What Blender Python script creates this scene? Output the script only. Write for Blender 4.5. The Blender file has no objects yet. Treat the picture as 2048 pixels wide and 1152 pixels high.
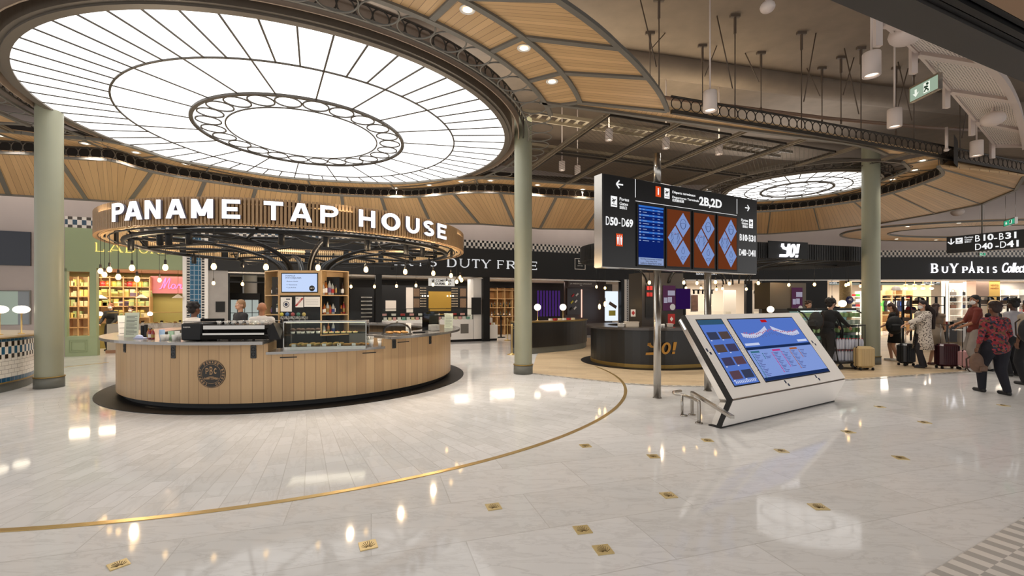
import bpy, bmesh, math, random
from mathutils import Vector, Matrix
random.seed(7)
C = bpy.context.scene.collection
SC = bpy.context.scene
PI = math.pi
# ------------------------------------------------------------------ camera, world, exposure
F, CX, HY, CH = 910.0, 1024.0, 605.0, 1.65          # focal length in px, centre column, horizon row, eye height
cam_d = bpy.data.cameras.new('camera'); cam = bpy.data.objects.new('camera', cam_d); C.objects.link(cam)
cam.location = (0, 0, CH); cam.rotation_euler = (PI/2, 0, 0)
cam_d.sensor_width = 36; cam_d.lens = 36*F/2048; cam_d.shift_y = (HY-576)/2048
cam_d.clip_start = .05; cam_d.clip_end = 200
SC.camera = cam
SC.cycles.use_light_tree = False
SC.view_settings.view_transform = 'Standard'; SC.view_settings.look = 'None'
SC.view_settings.gamma = 1; SC.view_settings.use_curve_mapping = False
SC.view_settings.exposure = 0.04
w = bpy.data.worlds.new('world'); SC.world = w; w.use_nodes = True
w.node_tree.nodes['Background'].inputs[0].default_value = (1.0, .985, .97, 1)
w.node_tree.nodes['Background'].inputs[1].default_value = 1.25

def area(loc, size, power, col=(1, .9, .79), rot=(0, 0, 0), sy=None, name='area_light'):
    d = bpy.data.lights.new(name, 'AREA'); d.energy = power; d.color = col; d.size = size
    if sy: d.shape = 'RECTANGLE'; d.size_y = sy
    o = bpy.data.objects.new(name, d); o.location = loc; o.rotation_euler = rot; C.objects.link(o); return o
def spot(loc, power, ang=80, col=(1, .93, .84), blend=.6, rot=(0, 0, 0), r=.025):
    d = bpy.data.lights.new('spot_light', 'SPOT'); d.energy = power; d.color = col
    d.spot_size = math.radians(ang); d.spot_blend = blend; d.shadow_soft_size = r
    o = bpy.data.objects.new('spot_light', d); o.location = loc; o.rotation_euler = rot; C.objects.link(o); return o

# ------------------------------------------------------------------ photo geometry -> plan
def P(x, y, z=0.0):                      # point at height z seen at pixel (x, y)
    Y = F*(CH-z)/(y-HY); return Vector(((x-CX)/F*Y, Y, z))
def D(x, y, Y):                          # point at depth Y seen at pixel
    return Vector(((x-CX)/F*Y, Y, CH+(HY-y)/F*Y))
class Frame:                             # a vertical plane: local x along it, local y away from the camera
    def __init__(s, o, ang): s.o = Vector((o[0], o[1])); s.a = ang; s.u = Vector((math.cos(ang), math.sin(ang))); s.n = Vector((-math.sin(ang), math.cos(ang)))
    def M(s): return Matrix.Translation((s.o.x, s.o.y, 0)) @ Matrix.Rotation(s.a, 4, 'Z')
    def L(s, px, py, d=0):
        r = Vector(((px-CX)/F, 1.0)); o = s.o+s.n*d
        t = o.dot(s.n)/r.dot(s.n); p = r*t
        return (p-s.o).dot(s.u), CH+(HY-py)/F*t
    def W(s, sx, y, z): p = s.o+s.u*sx+s.n*y; return Vector((p.x, p.y, z))
WA = Frame((-13.25, 14.03), math.atan2(5.22, 11.685))      # the shop row on the left, running away to the right
WB = Frame((0, 23.0), 0.0)                                  # the shop row at the back right
KC = Vector((-4.6, 10.15))                                  # centre of the round kiosk and the big luminous ceiling
ZC = 5.34                                                   # height of the suspended ceiling

# ------------------------------------------------------------------ materials
def lin(c):
    return tuple((v/255/12.92 if v/255 <= .04045 else ((v/255+.055)/1.055)**2.4) for v in c)+(1,)
MATS = {}
def nn(t, typ, **kw):
    n = t.nodes.new(typ)
    for k, v in kw.items():
        if k in n.inputs: n.inputs[k].default_value = v
        else: setattr(n, k, v)
    return n
def mat(name, c, rough=.5, metal=0, spec=.5, em=None, es=0, coat=0, trans=0, alpha=1, noise=0, nscale=20, bump=0):
    if name in MATS: return MATS[name]
    m = bpy.data.materials.new(name); m.use_nodes = True; t = m.node_tree; b = t.nodes['Principled BSDF']
    b.inputs['Base Color'].default_value = lin(c); b.inputs['Roughness'].default_value = rough
    b.inputs['Metallic'].default_value = metal; b.inputs['Specular IOR Level'].default_value = spec
    b.inputs['Coat Weight'].default_value = coat; b.inputs['Transmission Weight'].default_value = trans
    b.inputs['Alpha'].default_value = alpha
    if em is not None: b.inputs['Emission Color'].default_value = lin(em); b.inputs['Emission Strength'].default_value = es
    if noise or bump:
        tc = nn(t, 'ShaderNodeTexCoord'); nz = nn(t, 'ShaderNodeTexNoise'); nz.inputs['Scale'].default_value = nscale; nz.inputs['Detail'].default_value = 4
        t.links.new(tc.outputs['Object'], nz.inputs['Vector'])
        if noise:
            mx = nn(t, 'ShaderNodeMix', data_type='RGBA'); c2 = [v*(1-noise) for v in c]
            mx.inputs['A'].default_value = lin(c); mx.inputs['B'].default_value = lin(c2)
            t.links.new(nz.outputs['Fac'], mx.inputs['Factor']); t.links.new(mx.outputs['Result'], b.inputs['Base Color'])
        if bump:
            bp = nn(t, 'ShaderNodeBump'); bp.inputs['Strength'].default_value = bump; bp.inputs['Distance'].default_value = .02
            t.links.new(nz.outputs['Fac'], bp.inputs['Height']); t.links.new(bp.outputs['Normal'], b.inputs['Normal'])
    MATS[name] = m; return m
def glow(name, c, s):
    if name in MATS: return MATS[name]
    m = bpy.data.materials.new(name); m.use_nodes = True; t = m.node_tree
    for n in list(t.nodes):
        if n.type != 'OUTPUT_MATERIAL': t.nodes.remove(n)
    e = nn(t, 'ShaderNodeEmission'); e.inputs[0].default_value = lin(c); e.inputs[1].default_value = s
    t.links.new(e.outputs[0], [n for n in t.nodes if n.type == 'OUTPUT_MATERIAL'][0].inputs[0]); MATS[name] = m
    if s < 1.5: m.cycles.emission_sampling = 'NONE'
    return m
def glassmat(name, tint=(250, 252, 251), a=.12):
    if name in MATS: return MATS[name]
    m = bpy.data.materials.new(name); m.use_nodes = True; t = m.node_tree
    t.nodes.remove(t.nodes['Principled BSDF']); out = [n for n in t.nodes if n.type == 'OUTPUT_MATERIAL'][0]
    tr = nn(t, 'ShaderNodeBsdfTransparent'); tr.inputs[0].default_value = lin(tint); gl = nn(t, 'ShaderNodeBsdfGlossy'); gl.inputs['Roughness'].default_value = .03
    lw = nn(t, 'ShaderNodeLayerWeight'); lw.inputs[0].default_value = a; ms = nn(t, 'ShaderNodeMixShader')
    t.links.new(lw.outputs['Fresnel'], ms.inputs[0]); t.links.new(tr.outputs[0], ms.inputs[1]); t.links.new(gl.outputs[0], ms.inputs[2]); t.links.new(ms.outputs[0], out.inputs[0])
    MATS[name] = m; return m
def math_(t, op, a, b=None):
    n = nn(t, 'ShaderNodeMath', operation=op)
    for i, v in enumerate((a, b)):
        if v is None: continue
        if hasattr(v, 'links'): t.links.new(v, n.inputs[i])
        else: n.inputs[i].default_value = v
    return n.outputs[0]
def plankmat(name, ca, cb, w=.12, gap=.03, gapc=(60, 42, 26), rough=.45, rows=0):
    """boards: UV u runs across the boards in metres, v along them"""
    m = bpy.data.materials.new(name); m.use_nodes = True; t = m.node_tree; b = t.nodes['Principled BSDF']
    uv = nn(t, 'ShaderNodeUVMap'); uv.uv_map = 'UVMap'; sp = nn(t, 'ShaderNodeSeparateXYZ'); t.links.new(uv.outputs[0], sp.inputs[0])
    q = math_(t, 'DIVIDE', sp.outputs[0], w); idx = math_(t, 'FLOOR', q); fr = math_(t, 'FRACT', q)
    wn = nn(t, 'ShaderNodeTexWhiteNoise', noise_dimensions='1D'); t.links.new(idx, wn.inputs['W'])
    cb_ = nn(t, 'ShaderNodeCombineXYZ'); t.links.new(math_(t, 'MULTIPLY', sp.outputs[0], 38), cb_.inputs[0]); t.links.new(math_(t, 'MULTIPLY', sp.outputs[1], 1.6), cb_.inputs[1]); t.links.new(math_(t, 'MULTIPLY', idx, 3.7), cb_.inputs[2])
    nz = nn(t, 'ShaderNodeTexNoise'); nz.inputs['Scale'].default_value = 1; nz.inputs['Detail'].default_value = 5; t.links.new(cb_.outputs[0], nz.inputs['Vector'])
    f = math_(t, 'ADD', math_(t, 'MULTIPLY', wn.outputs['Value'], .55), math_(t, 'MULTIPLY', nz.outputs['Fac'], .5))
    mx = nn(t, 'ShaderNodeMix', data_type='RGBA'); mx.inputs['A'].default_value = lin(ca); mx.inputs['B'].default_value = lin(cb); t.links.new(f, mx.inputs['Factor'])
    g = math_(t, 'LESS_THAN', fr, gap); mg = nn(t, 'ShaderNodeMix', data_type='RGBA'); t.links.new(g, mg.inputs['Factor']); t.links.new(mx.outputs['Result'], mg.inputs['A']); mg.inputs['B'].default_value = lin(gapc)
    t.links.new(mg.outputs['Result'], b.inputs['Base Color']); b.inputs['Roughness'].default_value = rough
    MATS[name] = m; return m
def tilemat(name, ca, cb, mortar, bw, bh, msz=.004, rough=.1, vein=.5, rot=0, off=.5, polar=False, spec=.5, veinc=(150, 146, 142), uv=False, vs=1.0, coat=0):
    """stone tiles laid in metres (object space or UV), veined by stretched noise"""
    m = bpy.data.materials.new(name); m.use_nodes = True; t = m.node_tree; b = t.nodes['Principled BSDF']
    src = nn(t, 'ShaderNodeUVMap').outputs[0] if uv else nn(t, 'ShaderNodeTexCoord').outputs['Object']
    mp = nn(t, 'ShaderNodeMapping'); mp.inputs['Rotation'].default_value = (0, 0, rot); t.links.new(src, mp.inputs[0])
    br = nn(t, 'ShaderNodeTexBrick'); br.offset = off; br.inputs['Scale'].default_value = 1
    br.inputs['Brick Width'].default_value = bw; br.inputs['Row Height'].default_value = bh; br.inputs['Mortar Size'].default_value = msz; br.inputs['Mortar Smooth'].default_value = .1; br.inputs['Bias'].default_value = 0
    br.inputs['Color1'].default_value = lin(ca); br.inputs['Color2'].default_value = lin(cb); br.inputs['Mortar'].default_value = lin(mortar); t.links.new(mp.outputs[0], br.inputs['Vector'])
    # veins
    mp2 = nn(t, 'ShaderNodeMapping'); mp2.inputs['Rotation'].default_value = (0, 0, rot+.5); mp2.inputs['Scale'].default_value = (1.0*vs, 3.5*vs, 1); t.links.new(src, mp2.inputs[0])
    ad = nn(t, 'ShaderNodeMix', data_type='RGBA', blend_type='ADD'); ad.inputs['Factor'].default_value = 3.0
    ad.clamp_factor = False
    t.links.new(mp2.outputs[0], ad.inputs['A']); t.links.new(br.outputs['Color'], ad.inputs['B'])
    nz = nn(t, 'ShaderNodeTexNoise'); nz.inputs['Scale'].default_value = 1.3; nz.inputs['Detail'].default_value = 8; nz.inputs['Roughness'].default_value = .62; nz.inputs['Distortion'].default_value = .6
    t.links.new(ad.outputs['Result'], nz.inputs['Vector'])
    v = math_(t, 'ABSOLUTE', math_(t, 'SUBTRACT', nz.outputs['Fac'], .5))
    v = math_(t, 'SUBTRACT', 1.0, math_(t, 'MINIMUM', math_(t, 'MULTIPLY', v, 22), 1.0))
    nz2 = nn(t, 'ShaderNodeTexNoise'); nz2.inputs['Scale'].default_value = 1.1; nz2.inputs['Detail'].default_value = 3; t.links.new(mp2.outputs[0], nz2.inputs['Vector'])
    k = math_(t, 'MULTIPLY', math_(t, 'MULTIPLY', v, nz2.outputs['Fac']), vein)
    cl = math_(t, 'MULTIPLY', nz2.outputs['Fac'], vein*.35)
    mx = nn(t, 'ShaderNodeMix', data_type='RGBA'); t.links.new(math_(t, 'ADD', k, cl), mx.inputs['Factor']); t.links.new(br.outputs['Color'], mx.inputs['A']); mx.inputs['B'].default_value = lin(veinc)
    t.links.new(mx.outputs['Result'], b.inputs['Base Color']); b.inputs['Roughness'].default_value = rough; b.inputs['Specular IOR Level'].default_value = spec
    b.inputs['Coat Weight'].default_value = coat; b.inputs['Coat Roughness'].default_value = .04
    MATS[name] = m; return m
def checkmat(name, dark, white, cw, ch, rough=.25, dark2=None):
    """three rows of staggered ceramic tiles with UV in metres: u along, v up (0..3*ch)"""
    m = bpy.data.materials.new(name); m.use_nodes = True; t = m.node_tree; b = t.nodes['Principled BSDF']
    uv = nn(t, 'ShaderNodeUVMap'); sp = nn(t, 'ShaderNodeSeparateXYZ'); t.links.new(uv.outputs[0], sp.inputs[0])
    v = sp.outputs[1]; h = 3*ch  # rows: short, tall, short
    r1 = math_(t, 'GREATER_THAN', v, h*.27); r2 = math_(t, 'GREATER_THAN', v, h*.73)
    row = math_(t, 'ADD', r1, r2); q = math_(t, 'ADD', math_(t, 'DIVIDE', sp.outputs[0], cw), row)
    k = math_(t, 'GREATER_THAN', math_(t, 'FRACT', math_(t, 'MULTIPLY', q, .5)), .5)
    mid = math_(t, 'SUBTRACT', r1, r2)
    cm = nn(t, 'ShaderNodeMix', data_type='RGBA'); t.links.new(mid, cm.inputs['Factor']); cm.inputs['A'].default_value = lin(dark); cm.inputs['B'].default_value = lin(dark2 or dark)
    mx = nn(t, 'ShaderNodeMix', data_type='RGBA'); t.links.new(k, mx.inputs['Factor']); mx.inputs['A'].default_value = lin(white); t.links.new(cm.outputs['Result'], mx.inputs['B'])
    t.links.new(mx.outputs['Result'], b.inputs['Base Color']); b.inputs['Roughness'].default_value = rough
    MATS[name] = m; return m
# ------------------------------------------------------------------ mesh builder
WM = {}
class MB:
    def __init__(s): s.v = []; s.f = []; s.uv = []; s.sm = []; s.M = None
    def add(s, vs, fs, uvs=None, smooth=False, M=None):
        n = len(s.v); M = M or s.M
        for p in vs:
            p = Vector(p)
            if len(p) == 2: p = Vector((p.x, p.y, 0))
            s.v.append(M @ p if M else p)
        for i, f in enumerate(fs):
            s.f.append([a+n for a in f]); s.sm.append(smooth)
            if uvs: s.uv.append([uvs[a] for a in f])
            else: s.uv.append(None)
        return s
    def box(s, a, b, M=None):
        x0, y0, z0 = a; x1, y1, z1 = b
        vs = [(x0, y0, z0), (x1, y0, z0), (x1, y1, z0), (x0, y1, z0), (x0, y0, z1), (x1, y0, z1), (x1, y1, z1), (x0, y1, z1)]
        return s.add(vs, [(0, 3, 2, 1), (4, 5, 6, 7), (0, 1, 5, 4), (1, 2, 6, 5), (2, 3, 7, 6), (3, 0, 4, 7)], M=M)
    def rbox(s, a, b, r=.01, M=None):            # box with its vertical and horizontal edges chamfered
        x0, y0, z0 = a; x1, y1, z1 = b; r = min(r, (x1-x0)/2.1, (y1-y0)/2.1, (z1-z0)/2.1)
        lay = []
        for z, k in ((z0, r), (z0+r, 0), (z1-r, 0), (z1, r)):
            xa, xb, ya, yb = x0+k, x1-k, y0+k, y1-k
            lay.append([(xa+r, ya, z), (xb-r, ya, z), (xb, ya+r, z), (xb, yb-r, z), (xb-r, yb, z), (xa+r, yb, z), (xa, yb-r, z), (xa, ya+r, z)])
        vs = sum(lay, []); fs = [tuple(range(7, -1, -1)), tuple(range(24, 32))]
        for l in range(3):
            for i in range(8): j = (i+1) % 8; fs.append((l*8+i, l*8+j, l*8+8+j, l*8+8+i))
        return s.add(vs, fs, M=M)
    def tube(s, pts, r, n=8, closed=False, M=None, smooth=True):
        pts = [Vector(p) for p in pts]; k = len(pts); rs = r if isinstance(r, (list, tuple)) else [r]*k
        vs = []; up0 = None
        for i, p in enumerate(pts):
            a = pts[i-1] if (i or closed) else p; b = pts[(i+1) % k] if (i < k-1 or closed) else p
            d = (b-a).normalized()
            if up0 is None: up0 = Vector((0, 0, 1)) if abs(d.z) < .9 else Vector((1, 0, 0))
            x = d.cross(up0)
            if x.length < 1e-4: x = d.cross(Vector((1, 0, 0)))
            x.normalize(); y = d.cross(x).normalized(); up0 = -y if y.dot(up0) < 0 else y
            for j in range(n): t = 2*PI*j/n; vs.append(p+(x*math.cos(t)+y*math.sin(t))*rs[i])
        fs = []
        for i in range(k if closed else k-1):
            for j in range(n):
                a, b = i*n+j, i*n+(j+1) % n; c, d_ = ((i+1) % k)*n+(j+1) % n, ((i+1) % k)*n+j; fs.append((a, b, c, d_))
        s.add(vs, fs, smooth=smooth, M=M)
        if not closed: s._cap(len(s.v)-k*n, n, k)
        return s
    def _cap(s, base, n, k):
        s.f.append([base+i for i in range(n)][::-1]); s.sm.append(False); s.uv.append(None)
        s.f.append([base+(k-1)*n+i for i in range(n)]); s.sm.append(False); s.uv.append(None)
    def cyl(s, a, b, r, r2=None, n=16, M=None): return s.tube([a, b], [r, r if r2 is None else r2], n, M=M)
    def lathe(s, prof, c=(0, 0, 0), n=24, M=None, smooth=True, a0=0, a1=2*PI):
        full = abs(a1-a0-2*PI) < 1e-6; m = n if full else n+1; vs = []; fs = []
        for r, z in prof:
            for j in range(m): t = a0+(a1-a0)*j/n; vs.append((c[0]+r*math.cos(t), c[1]+r*math.sin(t), c[2]+z))
        for i in range(len(prof)-1):
            for j in range(n): a, b = i*m+j, i*m+(j+1) % m; fs.append((a, b, b+m, a+m))
        return s.add(vs, fs, smooth=smooth, M=M)
    def ball(s, c, r, n=14, M=None, sx=1, sy=1, sz=1):
        prof = [(max(1e-4, math.sin(PI*i/8))*r*1.0, -math.cos(PI*i/8)*r*sz) for i in range(9)]
        vs = []; fs = []
        for rr, z in prof:
            for j in range(n): t = 2*PI*j/n; vs.append((c[0]+rr*math.cos(t)*sx, c[1]+rr*math.sin(t)*sy, c[2]+z))
        for i in range(8):
            for j in range(n): a, b = i*n+j, i*n+(j+1) % n; fs.append((a, b, b+n, a+n))
        return s.add(vs, fs, smooth=True, M=M)
    def prism(s, poly, z0, z1, M=None):
        n = len(poly); vs = [(p[0], p[1], z0) for p in poly]+[(p[0], p[1], z1) for p in poly]
        return s.add(vs, [tuple(range(n-1, -1, -1)), tuple(range(n, 2*n))]+[(i, (i+1) % n, n+(i+1) % n, n+i) for i in range(n)], M=M)
    def torus(s, c, R, r, ax='z', n=20, m=6, M=None, sx=1):
        pts = []
        for i in range(n):
            t = 2*PI*i/n; a, b = R*math.cos(t), R*math.sin(t)
            pts.append((c[0]+a, c[1]+b, c[2]) if ax == 'z' else (c[0]+a, c[1], c[2]+b) if ax == 'y' else (c[0], c[1]+a, c[2]+b))
        return s.tube(pts, r, m, True, M=M)
    def annulus(s, c, r0, r1, z0, z1, n=96, a0=0, a1=2*PI, uvm=False):
        """solid ring sector between radii and heights"""
        full = abs(a1-a0-2*PI) < 1e-6; vs = []; uv = []
        for j in range(n+1):
            t = a0+(a1-a0)*j/n; cs, sn = math.cos(t), math.sin(t)
            for r, z in ((r0, z0), (r1, z0), (r1, z1), (r0, z1)): vs.append((c[0]+r*cs, c[1]+r*sn, z)); uv.append((t*r1, z+r))
        fs = []
        for j in range(n):
            for k in range(4): a, b = j*4+k, j*4+(k+1) % 4; fs.append((a, a+4, b+4, b))
        if not full: fs += [(0, 1, 2, 3), tuple(n*4+k for k in (3, 2, 1, 0))]
        return s.add(vs, fs, uvs=uv)
    def strip(s, A, B, uvs=None, th=0, smooth=False):
        """surface lofted between two equal-length point lists; th > 0 gives it a thickness upwards"""
        n = len(A); A = [Vector(p) for p in A]; B = [Vector(p) for p in B]
        if uvs is None:
            u = 0; uvs = []
            for i in range(n):
                if i: u += ((A[i]-A[i-1]).length+(B[i]-B[i-1]).length)/2
                uvs.append(((u, 0), (u, (A[i]-B[i]).length)))
        vs = []; uv = []
        for i in range(n): vs += [A[i], B[i]]; uv += [uvs[i][0], uvs[i][1]]
        s.add(vs, [(2*i, 2*i+1, 2*i+3, 2*i+2) for i in range(n-1)], uvs=uv, smooth=smooth)
        if th:
            up = Vector((0, 0, th)); A2 = [a+up for a in A]; B2 = [b+up for b in B]
            vs = []
            for i in range(n): vs += [A[i], B[i], B2[i], A2[i]]
            fs = []
            for i in range(n-1):
                for k in (1, 2, 3): fs.append((4*i+k, 4*i+(k+1) % 4, 4*i+4+(k+1) % 4, 4*i+4+k))
            s.add(vs, fs+[(0, 1, 2, 3), tuple(4*(n-1)+k for k in (3, 2, 1, 0))])
        return s
    def ebox(s, fr, x0, y0, x1, y1, d, th, M=None):     # box whose front shows at a pixel rectangle on plane d of a frame
        s0, zt = fr.L(x0, y0, d); s1, zb = fr.L(x1, y1, d)
        z0, z1 = min(zt, zb), max(zt, zb)
        return s.box((min(s0, s1), min(d, d+th), z0), (max(s0, s1), max(d, d+th), z1), M=fr.M())
    def build(s, name, m, parent=None, local=False):
        me = bpy.data.meshes.new(name); vs = s.v
        if parent is not None and not local:
            inv = WM[parent.name].inverted(); vs = [inv @ p for p in vs]
        me.from_pydata([tuple(p) for p in vs], [], s.f)
        if any(u is not None for u in s.uv):
            l = me.uv_layers.new(name='UVMap'); k = 0
            for f, u in zip(s.f, s.uv):
                for i in range(len(f)):
                    if u is not None: l.data[k].uv = u[i][:2]
                    k += 1
        if len(me.polygons) == len(s.sm): me.polygons.foreach_set('use_smooth', s.sm)
        me.materials.append(m)
        o = bpy.data.objects.new(name, me); C.objects.link(o)
        if parent is not None: o.parent = parent; WM[o.name] = WM[parent.name]
        else: WM[o.name] = Matrix.Identity(4)
        fixnormals(me); return o
    def center(s):
        xs = [p.x for p in s.v]; ys = [p.y for p in s.v]; zs = [p.z for p in s.v]
        return Vector(((min(xs)+max(xs))/2, (min(ys)+max(ys))/2, min(zs)))
def fixnormals(me):
    bm = bmesh.new(); bm.from_mesh(me); bmesh.ops.recalc_face_normals(bm, faces=bm.faces); bm.to_mesh(me); bm.free()
def tag(o, label, cat, group=None, kind=None):
    if label: o['label'] = label
    if cat: o['category'] = cat
    if group: o['group'] = group
    if kind: o['kind'] = kind
    return o
def thing(name, label, cat, loc=(0, 0, 0), rz=0, group=None):
    o = bpy.data.objects.new(name, None); C.objects.link(o); o.empty_display_size = .1
    o.location = loc; o.rotation_euler = (0, 0, rz); WM[o.name] = Matrix.Translation(loc) @ Matrix.Rotation(rz, 4, 'Z')
    return tag(o, label, cat, group)
def solo(name, label, cat, mb, m, group=None, kind=None):
    c = mb.center(); mb.v = [p-c for p in mb.v]; o = mb.build(name, m); o.location = c; WM[o.name] = Matrix.Translation(c)
    return tag(o, label, cat, group, kind)
def struct(name, mb, m):
    o = mb.build(name, m); o['kind'] = 'structure'; return o
def dup(r, loc, rz=None, label=None, group=None, scale=None):
    def cp(o, par):
        c = o.copy(); C.objects.link(c); c.parent = par
        for ch in list(o.children): cp(ch, c)
        return c
    n = cp(r, None); n.location = loc
    if rz is not None: n.rotation_euler = (0, 0, rz)
    if label: n['label'] = label
    if group: n['group'] = group
    if scale: n.scale = (scale,)*3 if not isinstance(scale, tuple) else scale
    WM[n.name] = Matrix.Translation(loc) @ Matrix.Rotation(n.rotation_euler.z, 4, 'Z')
    return n
ORD = ['first', 'second', 'third', 'fourth', 'fifth', 'sixth', 'seventh', 'eighth', 'ninth', 'tenth', 'eleventh', 'twelfth', 'thirteenth', 'fourteenth', 'fifteenth', 'sixteenth', 'seventeenth', 'eighteenth', 'nineteenth', 'twentieth', 'twenty-first', 'twenty-second', 'twenty-third', 'twenty-fourth', 'twenty-fifth', 'twenty-sixth', 'twenty-seventh', 'twenty-eighth', 'twenty-ninth', 'thirtieth', 'thirty-first', 'thirty-second', 'thirty-third', 'thirty-fourth', 'thirty-fifth', 'thirty-sixth', 'thirty-seventh', 'thirty-eighth', 'thirty-ninth', 'fortieth']
def catmull(pts, n=8):
    pts = [Vector(p) for p in pts]; out = []
    for i in range(len(pts)-1):
        p0 = pts[max(i-1, 0)]; p1 = pts[i]; p2 = pts[i+1]; p3 = pts[min(i+2, len(pts)-1)]
        for k in range(n):
            t = k/n; out.append(.5*((2*p1)+(p2-p0)*t+(2*p0-5*p1+4*p2-p3)*t*t+(3*p1-p0-3*p2+p3)*t**3))
    return out+[pts[-1]]
def lerp(tab, x):
    if x <= tab[0][0]:
        a, b = tab[0], tab[1]
    elif x >= tab[-1][0]:
        a, b = tab[-2], tab[-1]
    else:
        for a, b in zip(tab, tab[1:]):
            if a[0] <= x <= b[0]: break
    return a[1]+(b[1]-a[1])*(x-a[0])/(b[0]-a[0])
# ------------------------------------------------------------------ writing
def text(body, size, m, M, parent, name='lettering', th=.004, off=0.0, shear=0.0, ax='CENTER', ay='CENTER', sp=1.0, w=None, h=None, local=False):
    """real letters as thin solid mesh; M places the text plane (x along the line, y up, z out of the face); w/h squeeze it to a size"""
    cu = bpy.data.curves.new(name, 'FONT'); cu.body = body; cu.size = size; cu.extrude = th; cu.offset = off; cu.shear = shear
    cu.align_x = ax; cu.align_y = ay; cu.space_character = sp; cu.resolution_u = 3
    o = bpy.data.objects.new('tmp', cu); C.objects.link(o)
    dg = bpy.context.evaluated_depsgraph_get(); me = bpy.data.meshes.new_from_object(o.evaluated_get(dg)); me.name = name
    C.objects.unlink(o); bpy.data.objects.remove(o)
    if not me.vertices: return None
    xs = [v.co.x for v in me.vertices]; ys = [v.co.y for v in me.vertices]
    kx = w/(max(xs)-min(xs)) if w else 1; ky = h/(max(ys)-min(ys)) if h else 1
    if w and not h: ky = kx
    if h and not w: kx = ky
    me.transform(Matrix.Diagonal((kx, ky, 1, 1)))
    T = M if local or parent is None else WM[parent.name].inverted() @ M
    me.transform(T); me.materials.clear(); me.materials.append(m)
    r = bpy.data.objects.new(name, me); C.objects.link(r)
    if parent is not None: r.parent = parent; WM[r.name] = WM[parent.name]
    return r
def face(fr, sx, d, z): # text plane on a frame, looking back at the camera side
    return fr.M() @ Matrix.Translation((sx, d, z)) @ Matrix.Rotation(PI/2, 4, 'X')
def q(x0, y0, x1, y1, w): return [(x0-w/2, y0), (x0+w/2, y0), (x1+w/2, y1), (x1-w/2, y1)]
def r_(x0, y0, x1, y1): return [(x0, y0), (x1, y0), (x1, y1), (x0, y1)]
def arc(cx, cy, rx, ry, a0, a1, tx, ty, n=10):
    out = []
    for i in range(n):
        a = math.radians(a0+(a1-a0)*i/n); b = math.radians(a0+(a1-a0)*(i+1)/n)
        out.append([(cx+rx*math.cos(a), cy+ry*math.sin(a)), (cx+(rx-tx)*math.cos(a), cy+(ry-ty)*math.sin(a)), (cx+(rx-tx)*math.cos(b), cy+(ry-ty)*math.sin(b)), (cx+rx*math.cos(b), cy+ry*math.sin(b))])
    return out
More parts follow.
